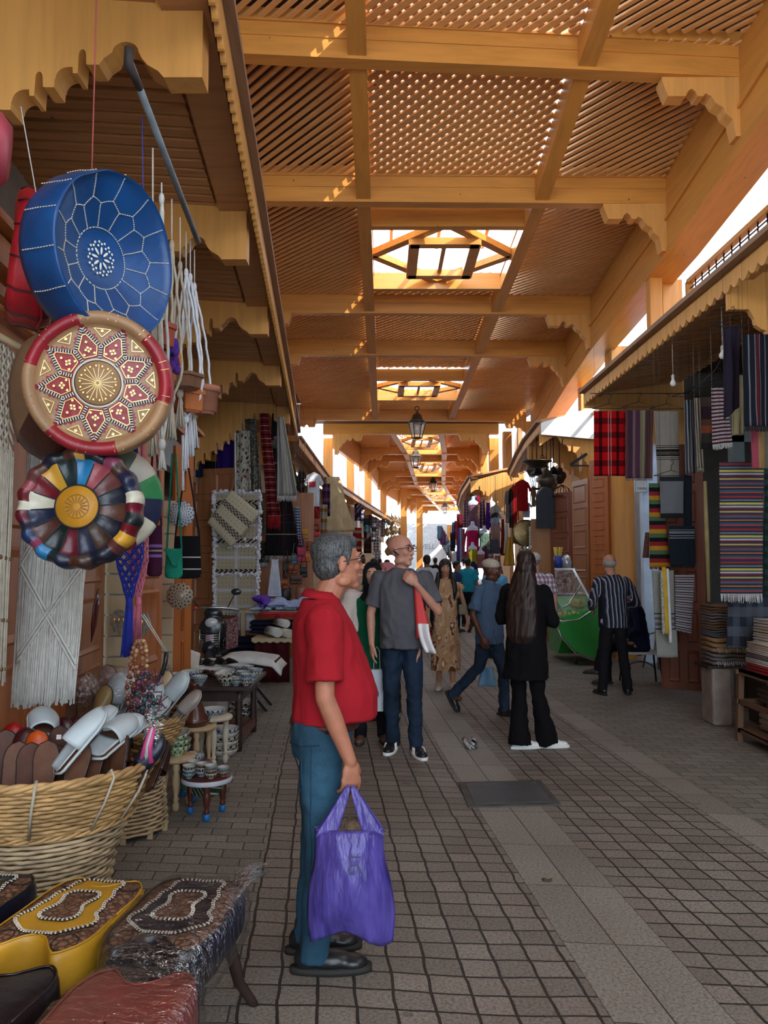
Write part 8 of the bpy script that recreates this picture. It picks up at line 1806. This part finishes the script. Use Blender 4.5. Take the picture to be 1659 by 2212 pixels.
lbag(616, 1284, 28, 26, 12.2, '181c22', 'round black bucket bag on the table edge', .06, True); lbag(650, 1282, 24, 30, 12.2, '8a5c4c', 'red and cream patterned bucket bag', .06, True)
m = MB(); m.box((-1.95, 13.6, 1.4), (1.5, .06, 2.8)); m.box((-2.6, 14.9, 1.4), (.3, 2.4, 2.8)); tag(m.build('shop_partition', DOORB), 'brown wooden partition behind the hanging leather bags', 'partition')
t = thing('stall_table', 'stall table with a burgundy cloth skirt and rough wooden legs', 'table', (-1.45, 10.9, 0)); m = MB(); m.box((-1.43, 11.0, .60), (.66, .62, .03)); m.w('tabletop', WORN, t)
m = MB(); m.grid(lambda u, v: V((-1.72+.46*u, 10.70+.02*math.sin(u*16), .58-.55*v)), 20, 4, .015); m.w('cloth_skirt', cloth('burgundy', '3c0810'), t)
for x, y in ((-1.18, 10.72), (-1.70, 10.75), (-1.18, 11.28), (-1.70, 11.28)): m = MB(); m.beam((x+.02, y, 0), (x, y, .60), .05, .05, V((0, 1, 0))); m.w('leg', WORN, t)
m = MB(); m.grid(lambda u, v: V((-1.76+.62*u, 10.66, .62-.05*v-.02*abs(math.sin(u*20)))), 40, 3, .008); tag(m.build('scalloped_cloth', mat('edging', (.45, .38, .24), .9)), 'cream cloth edging with a zigzag hem over the burgundy table', 'cloth')
def roll(c, r, L, m_, label, dirv=(0, 1, 0)):
    m = MB(); pts = []; c = V(c); d = V(dirv).normalized(); s_ = d.cross(V((0, 0, 1))).normalized(); n = 50
    prof = [(r*(.15+.85*i/n)*math.cos(i*.38), r*(.15+.85*i/n)*math.sin(i*.38)) for i in range(n)]
    vs = []; fs = []
    for k_, o in ((0, -L/2), (1, L/2)):
        for x, z in prof: vs.append(c+d*o+s_*x+V((0, 0, z)))
    fs = [(i, i+1, n+i+1, n+i) for i in range(n-1)]; m.add(vs, fs); m.tube([c-d*L/2*.98, c+d*L/2*.98], r*.93, 14)
    o = m.build('rolled_rug', m_); md = o.modifiers.new('t', 'SOLIDIFY'); md.thickness = .008; tag(o, label, 'rug', 'rolled rugs on the stall table')
roll((-1.50, 10.85, .69), .065, .4, FC['white'], 'white rolled rug on the stall table, left one', (.5, -1, 0)); roll((-1.36, 10.82, .68), .06, .4, FC['cream'], 'cream rolled rug on the stall table, front one', (.6, -1, 0)); roll((-1.40, 10.95, .80), .055, .4, FC['white'], 'white rolled rug lying on top of the others', (.5, -1, 0))
folded((-1.52, 11.35, .62), .7, .35, .18, cloth('f_navy', '14142c'), 'navy folded cloth pile beside the rolled rugs'); folded((-1.42, 11.2, .86), .62, .3, .06, mat('red_cloth', (.38, .012, .02), .8, .3, 20), 'red patterned cloth folded above the rolled rugs')
t = thing('stall_table', 'higher stall table heaped with pale blue folded garments', 'table', (-1.7, 12.2, 0)); m = MB(); m.box((-1.62, 12.05, .90), (.95, .8, .04)); m.w('tabletop', WORN, t)
for x in (-2.05, -1.2):
    for y in (11.7, 12.4): m = MB(); m.beam((x, y, 0), (x, y, .9), .06, .06, V((0, 1, 0))); m.w('leg', WORN, t)
PBLU = mat('garment_paleblue', (.32, .38, .58), .9, .2, 6, 30, .5)
for i in range(7):
    m = MB(); cxx, cyy = -1.78+.12*i, 11.78+.05*(i % 2); 
    m.grid(lambda u, v: V((cxx+(u-.5)*.30, cyy+(v-.5)*.5, .945+.03*(i % 3)+.09*math.sin(PI*u)*math.sin(PI*v)+.018*noise.noise(V((u*7, v*7, i))))), 10, 10, .03); tag(m.build('folded_garment', PBLU if i % 3 else mat('garment_ice', (.45, .50, .64), .9)), 'pale blue garment folded on the higher stall table, %s from the left' % ['first', 'second', 'third', 'fourth', 'fifth', 'sixth', 'seventh'][i], 'garment', 'pale blue folded garments')
m = MB(); m.ell(P(568, 1300, 11.6), (.10, .10, .10), 12); wob(m, .02); tag(m.build('purple_cloth', mat('violet', (.10, .03, .32), .9)), 'bunched violet cloth at the left end of the pale blue garments', 'cloth')
sheet('towel', sp4(515, 548, 1322, 1362, 11.9, 505, 556), mat('towel_redline', (.50, .48, .50), .9), 'white towel with red lines hanging under the sequinned rug', 'towel', .02, 1.5)
folded((P(540, 1395, 11.6).x, 11.6, .30), .6, .4, .25, cloth('f_navy', '14142c'), 'dark folded textiles on the ground shelf under the sequinned rug')
m = MB(); m.box((P(540, 1395, 11.6).x, 11.65, .15), (.66, .45, .29)); tag(m.build('crate', DARKW), 'dark crate under the folded textiles', 'crate')
sx, sy = P(455, 1400, 10.6).x, 10.6
t = thing('motor_scooter', 'black motor scooter parked facing the camera beside the brown door', 'scooter', (sx, sy, 0)); SB = mat('scooter_black', (.015, .017, .02), .25, .2, spec=.6, bst=0)
for dy in (-.05, 1.15): m = MB(); m.lathe([(.13, -.05), (.20, -.05), (.235, -.03), (.245, 0), (.235, .03), (.20, .05), (.13, .05)], 28, (sx, sy+dy, .245), Matrix.Rotation(PI/2, 3, 'Y')); m.w('wheel', mat('tyre', (.02, .02, .02), .8), t)
b = BB(); b.ell((0, .02, .50), (.13, .16, .12), 16); b.ell((0, .10, .72), (.19, .09, .20), 16); b.ell((0, .13, .94), (.13, .08, .09), 14); b.cap((0, .0, .50), .07, (0, -.05, .30), .05); b.ell((0, .55, .35), (.18, .45, .10), 14); b.ell((0, 1.0, .68), (.16, .38, .12), 16); b.ell((0, 1.0, .50), (.14, .30, .16), 14); b.v = [(x+sx, y+sy, z) for x, y, z in b.v]; o = blob('bodywork', b, SB, None, .015, 3); par_local(o, t)
m = MB(); m.tube([(sx-.34, sy+.16, .98), (sx-.12, sy+.08, 1.02), (sx+.12, sy+.08, 1.02), (sx+.34, sy+.16, .98)], .016, 8); m.w('handlebar', mat('chrome', (.6, .6, .6), .25, 0, metal=.9, bst=0), t)
for sg in (-1, 1): m = MB(); m.tube([(sx+sg*.2, sy+.1, 1.02), (sx+sg*.30, sy+.05, 1.20)], .007, 6); m.ell((sx+sg*.32, sy+.05, 1.23), (.07, .02, .045), 10); m.w('mirror', SB, t)
m = MB(); m.ell((sx, sy+.04, .82), (.09, .05, .07), 14); m.w('headlight', mat('lamp_glass', (.5, .5, .52), .1, 0, bst=0, spec=.8), t)
m = MB()
for k_ in range(6): m.tube([(sx-.13, sy-.08, .52+.03*k_), (sx+.13, sy-.08, .52+.03*k_)], .006, 5)
for sg in (-1, 1): m.tube([(sx+sg*.13, sy-.08, .48), (sx+sg*.13, sy-.08, .74)], .008, 5)
m.w('grille', mat('chrome', (.6, .6, .6), .25, 0, metal=.9, bst=0), t); m = MB(); m.box((sx, sy-.06, .60), (.10, .03, .14)); m.w('sticker', mat('stick_pink', (.45, .25, .32), .4), t)
m = MB(); m.grid(lambda u, v: V((sx+.20+.16*u, sy+.02-.02*v, .86-.40*v+.05*u)), 6, 8, .02); m.w('printed_cover', blotch('cover_print', ['8a6a6a', '4a2428', 'a08888', '5c2c30'], 40), t)
m = MB(); m.ell((sx-.20, sy-.02, 1.02), (.03, .03, .025), 8); m.w('indicator', mat('ind_red', (.6, .03, .02), .3, 0, bst=0), t)
sheet('awning_cloth', sp4(706, 732, 1030, 1148, 20, 712, 760, 21), mat('tarp_beige', (.42, .33, .19), .9, .15), 'beige cloth tarpaulin hanging obliquely below the far left canopy', 'tarpaulin', .12, 1.5, 18, 24, .03)
for a in ((697, 712, 1045, 1115, 18, ('4a2440', '6a4a6a', '2a1c3c'), 'violet and brown striped cloth beside the beige tarpaulin'), (692, 706, 1090, 1160, 17.5, ('a8a090', '8a6a3a', '9a948a'), 'white and ochre cloth below the striped one'), (766, 780, 1088, 1125, 26, ('2c2434', '3a3040', '2c2434'), 'dark mauve blanket hanging under the far left canopy'), (763, 781, 1140, 1192, 24, ('8a1414', '8a8a8a', '8a1414'), 'red and grey banded blanket in the far left stall'), (779, 785, 1092, 1130, 26, ('b0b0c0', '2c3c7a', 'b0b0c0'), 'white and blue striped towel in the far left stall'),
          (785, 800, 1120, 1150, 27, ('1c3038', '24404a', '1c3038'), 'dark teal cloth in the far left stall'), (786, 802, 1150, 1195, 27, ('2c2024', '3c2c34', '2c2024'), 'dark brown cloth in the far left stall'), (803, 812, 1130, 1170, 28, ('3a3c48', '8a8c98', '3a3c48'), 'grey striped garment in the far left stall'), (797, 803, 1102, 1140, 28, ('6a2030', '2a2838', '6a2030'), 'maroon cloth in the far left stall')):
    sheet('hanging_cloth', sp4(a[0], a[1], a[2], a[3], under_left(a[0]) if a[0] > 760 else a[4]), stripes('fs_'+a[5][0]+a[5][1], [(c, 1) for c in a[5]], 'V', 3), a[6], 'cloth', .05, 1.5, 10, 12, .03)
for px, py0, py1, w, Y, cs, lb in ((812, 1118, 1158, 20, 29, ('2a1420', '8a8890', '2a1420'), 'maroon and white striped poncho, upper left of the far stall'), (827, 1122, 1160, 18, 31, ('9a98a0', '3a3848', '9a98a0'), 'pale striped poncho, upper right of the far stall'), (813, 1160, 1190, 22, 28, ('1c2c48', 'a8a8a8', '1c2c48', '3c6a9c'), 'blue and white striped poncho in the far stall'), (815, 1188, 1212, 20, 28, ('b0b0b4', '3c4a64', 'b0b0b4'), 'white poncho with grey stripes, lowest in the far stall')):
    Y = under_left(px+4); garment(px, py0, py1, w, Y, checks('pon_'+cs[0]+cs[1], cs[0], cs[1], cs[1], 6), lb, 'tshirt', name='poncho', cat='poncho', sl=.3)
def lanternm(px, py, h, Y, top, label, m_=IRON, group=None, glass=True, r=None):
    c = P(px, py, Y); r = r or h*.30; t = thing('lantern', label, 'lantern', c, 0, group); n = 6
    m = MB(); m.smooth = False; m.lathe([(r*.30, -h*.5), (r*.55, -h*.48), (r*.58, -h*.44)], n, c); m.lathe([(r*1.0, h*.06), (r*1.12, h*.08), (r*1.0, h*.10), (r*.62, h*.20), (r*.50, h*.34), (r*.25, h*.42), (r*.08, h*.46), (r*.06, h*.52)], n, c); m.w('cap', m_, t)
    m = MB()
    for i in range(n): a = 2*PI*i/n; m.tube([c+V((r*.56*math.cos(a), r*.56*math.sin(a), -h*.45)), c+V((r*1.0*math.cos(a), r*1.0*math.sin(a), h*.07))], r*.05, 5)
    for z, rr in ((-h*.45, r*.57), (h*.07, r*1.02)): m.tube([c+V((rr*math.cos(2*PI*i/n), rr*math.sin(2*PI*i/n), z)) for i in range(n+1)], r*.06, 5)
    m.w('frame', m_, t)
    if glass: m = MB(); m.smooth = False; m.lathe([(r*.54, -h*.44), (r*.97, h*.06)], n, c); m.w('glass', plastic_film('lantern_glass', 'ffffff', .5, .1), t); m = MB(); m.ell(c+V((0, 0, -h*.12)), (r*.2, r*.2, r*.32), 10); m.w('bulb', mat('bulb_glass', (.75, .74, .68), .2, 0, bst=0), t)
    m = MB(); m.tube([c+V((r*.25*math.cos(a), 0, h*.58+r*.25*math.sin(a))) for a in [2*PI*i/16 for i in range(17)]], r*.05, 5); m.tube([c+V((0, 0, h*.6)), V((c.x, c.y, top if Y > 20 else ceil_z(c.x, c.y)))], .012, 5); m.w('chain', m_, t); return t
BRONZ = mat('dark_bronze', (.06, .045, .03), .4, .3, metal=.6)
lanternm(901, 918, .80, 22, 5.9, 'large six-sided glass street lantern hanging under the last near crossbeam', BRONZ, 'street lanterns under the roof'); lanternm(898, 990, .85, 33, 6.3, 'second glass street lantern, below the far roof', BRONZ, 'street lanterns under the roof'); lanternm(936, 1046, .85, 45, 6.3, 'third glass street lantern down the street', BRONZ, 'street lanterns under the roof'); lanternm(961, 1096, .9, 58, 6.3, 'fourth and farthest glass street lantern', BRONZ, 'street lanterns under the roof')
ML = mat('brass_lamps', (.35, .26, .14), .35, .4, 30, metal=.7); 
for i in range(16):
    px = 838+(i % 4)*8+R(-2, 2); py = 1125+(i//4)*22+R(-3, 3); c = P(px, py, under_left(px, 2)-.5*(i//4)); r = R(.20, .30); m = MB(); m.lathe([(0, -r*1.3), (r*.5, -r), (r, 0), (r*.6, r*.8), (r*.2, r*1.2), (r*.05, r*1.9)], 12, c); hangc(m, c); tag(m.build('hanging_lamp', ML), 'brass hanging lamp in the far left stall, %s row, %s' % (['top', 'second', 'third', 'bottom'][i//4], ['leftmost', 'second from left', 'third from left', 'rightmost'][i % 4]), 'lamp', 'brass lamps in the far left stall')
for i, (px, py, h, Y, kind, lb) in enumerate(((1160, 1030, .55, 16.6, 0, 'square glass and iron lantern at the left of the lantern cluster'), (1181, 1035, .5, 16.3, 1, 'dark pierced metal lamp shaped like an urn in the lantern cluster'), (1196, 1028, .45, 16.8, 0, 'small glass lantern in the middle of the cluster'), (1209, 1026, .4, 16.9, 1, 'small dark round lamp at the right of the cluster'), (1150, 1012, .4, 17.1, 1, 'dark lamp high at the left of the cluster'), (1172, 1012, .45, 17.2, 0, 'iron lantern at the back of the cluster'), (1190, 1048, .35, 16.4, 1, 'little dark lamp low in the cluster'))):
    if kind == 0: lanternm(px, py, h, Y, 3.95, lb, IRON, 'lanterns of the lantern shop')
    else:
        c = P(px, py, Y); r = h*.36; t = thing('lantern', lb, 'lantern', c, 0, 'lanterns of the lantern shop'); m = MB(); m.lathe([(r*.1, -h*.5), (r*.5, -h*.42), (r, -h*.1), (r*.9, h*.1), (r*.4, h*.22), (r*.5, h*.3), (r*.15, h*.42), (r*.04, h*.5)], 18, c); m.w('body', BRONZ, t); m = MB(); m.tube([c+V((0, 0, h*.5)), V((c.x, c.y, ceil_z(c.x, c.y)))], .01, 5); m.w('chain', IRON, t)
c = P(1160, 1004, 16.0); m = MB(); m.lathe([(0, -.05), (.10, -.06), (.24, .04), (.30, .06), (.30, .08), (.22, .07), (0, .0)], 24, c); tag(m.build('metal_dish_lamp', BRONZ), 'wide dark dish-shaped lamp above the lantern cluster', 'lamp')
c = P(1214, 1062, 16.0); m = MB()
for i in range(8): a = 2*PI*i/8; m.tube([c+V((0, 0, .14)), c+V((.14*math.cos(a), .14*math.sin(a), .06)), c+V((.19*math.cos(a), .19*math.sin(a), -.10))], .008, 5)
m.tube([c+V((.19*math.cos(2*PI*i/20), .19*math.sin(2*PI*i/20), -.10)) for i in range(21)], .012, 5); tag(m.build('cage_lamp', IRON), 'wire cage lampshade at the right of the lantern cluster', 'lamp')
c = P(1136, 1152, 17.2); m = MB(); m.lathe([(0, -.02), (.25, -.01), (.30, .02), (.25, .03), (.05, .04), (0, .045)], 30, c, Matrix.Rotation(PI/2, 3, 'X')); tag(m.build('brass_tray', mat('old_brass', (.20, .14, .06), .35, .35, 12, metal=.7)), 'large round old brass tray on the wall of the lantern shop', 'tray')
t = thing('pierced_lamp', 'white pierced square lamp column beside the brass tray', 'lamp', P(1151, 1185, 16.6)); c = P(1151, 1162, 16.6); m = MB()
for k_ in range(8): m.box(c+V((0, 0, -.22+.063*k_)), (.13, .13, .018))
for sx_ in (-.06, -.02, .02, .06): m.box(c+V((sx_, -.06, 0)), (.012, .01, .48)); m.box(c+V((sx_, .06, 0)), (.012, .01, .48))
m.w('lattice', mat('lamp_white', (.6, .58, .52), .6), t)
m = MB(); m.beam(P(1232, 1004, 15.6), P(1268, 980, 15.5), .05, .05); m.beam(P(1232, 1006, 15.6), P(1282, 1006, 15.5), .03, .03); tag(m.build('wall_bracket', IRON), 'black iron bracket with a row of clips beside the plaid blanket', 'bracket')
for px, py0, py1, w, Y, c, kd, lb in ((1128, 1038, 1104, 42, 18.6, '8a0c14', 'tshirt', 'red t-shirt hanging under the lantern shop canopy'), (1110, 1048, 1150, 20, 18.9, '7c0c12', 'long', 'long red garment left of the red t-shirt'), (1097, 1060, 1130, 18, 19.2, '7a7c86', 'long', 'grey garment at the left of the red ones'), (1103, 1055, 1140, 12, 19.1, '14161e', 'long', 'black garment between grey and red'), (1136, 1085, 1118, 28, 18.8, 'a8aab8', 'tshirt', 'white t-shirt below the red t-shirt'), (1094, 1130, 1195, 14, 19.4, 'a8b0b8', 'tunic', 'white long garment low at the left of the lantern shop'), (1110, 1130, 1170, 22, 18.7, 'a89a96', 'tunic', 'cream garment below the long red one'), (1152, 1050, 1095, 14, 18.9, '8a7a5c', 'long', 'beige garment right of the red t-shirt'), (1114, 1130, 1175, 16, 18.2, '7a5428', 'tunic', 'ochre garment beside the brass tray')):
    if px < 1120: Y = 24.0+(px % 7)*.2
    garment(px, py0, py1, w, Y, cloth('g_'+c, c), lb, kd, name='garment', cat='garment')
sheet('shawl', sp4(1096, 1106, 1160, 1222, 17.6, 1088, 1112), mat('mustard_shawl', (.42, .24, .03), .9, .2), 'mustard yellow shawl hanging in a point beside the lantern shop', 'shawl', .05, 2, 10, 14, .02)
t = thing('shop_shelf', 'shelf with silver teapots in the lantern shop', 'shelf', P(1145, 1205, 17)); a = P(1120, 1195, 17); b_ = P(1165, 1195, 17); m = MB(); m.box(((a.x+b_.x)/2, 17, a.z), (b_.x-a.x, .3, .03)); m.w('board', PINE, t)
for i in range(5): m = MB(); c = V((a.x+.06+.09*i, 17, a.z+.08)); m.lathe([(0, -.06), (.04, -.06), (.055, 0), (.03, .05), (.01, .09)], 12, c); tag(m.build('teapot', SILV), 'silver teapot on the lantern shop shelf, %s from the left' % ['first', 'second', 'third', 'fourth', 'fifth'][i], 'teapot', 'silver teapots')
MAN = mat('mannequin', (.50, .56, .72), .4, .03, bst=0)
def manq(px, py, hpx, Y, c, label, low=None):
    p = P(px, py, Y); s_ = hpx/FPX*Y; t = thing('mannequin_bust', label, 'mannequin', p, 0, 'mannequin busts of the clothes stall'); b = BB()
    b.loft([(V((0, 0, -.5)), .16, .10), (V((0, 0, -.25)), .13, .09), (V((0, 0, .05)), .17, .10), (V((0, 0, .2)), .18, .09), (V((0, 0, .28)), .07, .05), (V((0, 0, .42)), .05, .045)]); b.v = [(p.x+x*s_*1.2, p.y+y*s_, p.z+z*s_*1.1) for x, y, z in b.v]; par_local(blob('bust', b, MAN, None, .02*s_, 3), t)
    b = BB(); b.loft([(V((0, -.01, -.55)), .22, .14), (V((0, -.01, -.25)), .155, .12), (V((0, -.01, .02)), .19, .13), (V((0, -.01, .10)), .16, .12)]); b.v = [(p.x+x*s_*1.2, p.y+y*s_, p.z+z*s_*1.1) for x, y, z in b.v]; par_local(blob('bodice', b, cloth('mq_'+c, c), None, .022*s_, 2, .015*s_, 14), t)
    if low: m = MB(); m.lathe([(.16*s_, -.45*s_), (.24*s_, -.75*s_), (.30*s_, -1.1*s_)], 20, p); m.w('skirt', cloth('mq_'+low, low), t)
for a in ((1022, 1096, 52, 25.4, '6a4c5a', 'mannequin bust in a patterned top, highest in the clothes stall', '5a3a4c'), (1021, 1152, 56, 25.2, '9c1048', 'mannequin bust in a bright pink tunic', '9c1048'), (1046, 1158, 50, 25.2, '5a7468', 'mannequin bust in green and white bodice', '4a2c3c'), (1021, 1192, 46, 25.0, '8a8420', 'mannequin bust in a yellow bikini top with navy skirt', '14204a'), (1038, 1202, 42, 25.0, '8a5a5c', 'mannequin bust in a beaded rose bodice', None), (998, 1232, 40, 24.8, '3c4a5c', 'mannequin bust low at the left of the clothes stall', None), (1021, 1245, 44, 24.8, '54586c', 'mannequin bust at the bottom of the clothes stall', None)): manq(*a)
for px, py0, py1, w, Y, c, kd, lb in ((1021, 1142, 1205, 46, 25.35, 'a01450', 'long', 'pink long-sleeved tunic behind the mannequins'), (1046, 1145, 1200, 36, 25.5, '4a7060', 'long', 'green embroidered jacket on the clothes stall'), (1070, 1136, 1178, 34, 25.4, '9a7a78', 'tshirt', 'pale peach blouse with dark neckline'), (1068, 1165, 1196, 38, 25.3, '4a4e60', 'tunic', 'grey skirt below the peach blouse'), (1042, 1080, 1142, 20, 25.7, '4c2038', 'tunic', 'plum dress with dark diamond pattern'), (1054, 1085, 1145, 16, 25.65, '4a1e80', 'tunic', 'bright purple dress on the clothes stall'), (1070, 1092, 1135, 28, 25.6, 'a0a098', 'tshirt', 'cream blouse at the top right of the clothes stall'), (1071, 1108, 1140, 26, 25.5, '2a2c34', 'tshirt', 'dark grey blouse below the cream one'), (1070, 1118, 1150, 24, 25.45, '8a94a4', 'tshirt', 'pale blue-grey blouse on the clothes stall'), (1008, 1082, 1140, 22, 25.8, '5c3c58', 'tunic', 'mauve patterned dress at the left of the stall'), (1033, 1070, 1090, 10, 25.7, '9c1038', 'tunic', 'small crimson top at the very top'), (1018, 1068, 1090, 14, 25.75, '3c7478', 'tunic', 'teal top at the very top of the stall'), (1027, 1070, 1092, 10, 25.8, '7a90b0', 'tunic', 'light blue top at the very top'), (1086, 1120, 1200, 12, 25.3, '6a2014', 'tunic', 'rust dress at the right end of the stall'), (1005, 1190, 1255, 14, 25.1, '4c2c5c', 'tunic', 'purple dress low at the left'), (1010, 1200, 1262, 10, 25.0, 'a84020', 'tunic', 'orange-red dress low at the left of the stall'), (1050, 1215, 1262, 20, 24.9, '6a3c44', 'tunic', 'wine dress at the bottom right of the stall'), (1060, 1195, 1235, 26, 25.0, '7a6a78', 'tunic', 'striped mauve garments hanging low'), (1075, 1200, 1240, 24, 25.0, '7a5a48', 'tunic', 'brown striped garments at the lower right of the stall')):
    if px < 1022: Y = 30.5+(px % 5)*.3
    garment(px, py0, py1, w, Y, cloth('g_'+c, c) if 'striped' not in lb and 'pattern' not in lb else checks('gc_'+c, c, 'a89aa0', '2c2030', 9), lb, kd, name='garment', cat='garment')
for px, py0, py1, w, c, lb in ((990, 1140, 1215, 5, '5a3a80', 'violet'), (995, 1140, 1215, 5, '8a98b8', 'light blue'), (1000, 1142, 1215, 5, '8a4050', 'rose'), (986, 1125, 1165, 6, '9c3020', 'orange-red'), (993, 1110, 1140, 10, '5c1420', 'maroon'), (980, 1128, 1185, 4, '14244c', 'navy'), (977, 1150, 1190, 6, '202028', 'black and white')):
    sheet('scarf', sp4(px-w/2-1, px+w/2+1, py0, py1, 26.5), cloth('sc_'+c, c), lb+' scarf hanging at the left side of the clothes stall', 'scarf', .03, 1.5, 6, 10, .03)
for i, (c, nm_) in enumerate((('5a7a90', 'steel blue'), ('8a8a98', 'grey'), ('6a5a3c', 'brown'), ('7a7420', 'olive'), ('4a5a6a', 'slate'), ('a0a8b0', 'pale'), ('7c5040', 'rust'), ('2a3450', 'navy'), ('8a2a30', 'red'), ('b09a70', 'sand'), ('3c5a48', 'green'), ('5a3a6a', 'purple'), ('202024', 'black'), ('c0a8a8', 'pinkish'))):
    px = 950+(i*13) % 34; py = 1150+(i*23) % 60; Y = 34+(i*7) % 11; sheet('hanging_cloth', sp4(px-5, px+5, py-14, py+14, Y), cloth('fc_'+c, c), nm_+' cloth hanging small and far away in the right stalls', 'cloth', .05, 1, 5, 6, .05, group='distant cloths of the far right stalls')
lt2 = text('WELL', .55, mat('ink_far', (.25, .27, .30), .6, 0, bst=0), None, (P(921, 1185, 60).x, 60.0, P(921, 1186, 60).z), (PI/2, 0, 0)); m = MB(); c = P(920, 1185, 60.2); m.box((c.x, 60.3, 2.2), (3.2, .3, 4.4)); w_ = struct(m.build('wall_sign', mat('white_blue_wall', (.60, .66, .72), .8))); lt2.parent = w_
m = MB(); m.box((P(957, 1140, 62).x, 62, 3.6), (2.6, .3, 1.6)); struct(m.build('trim_far_gallery', PINE))
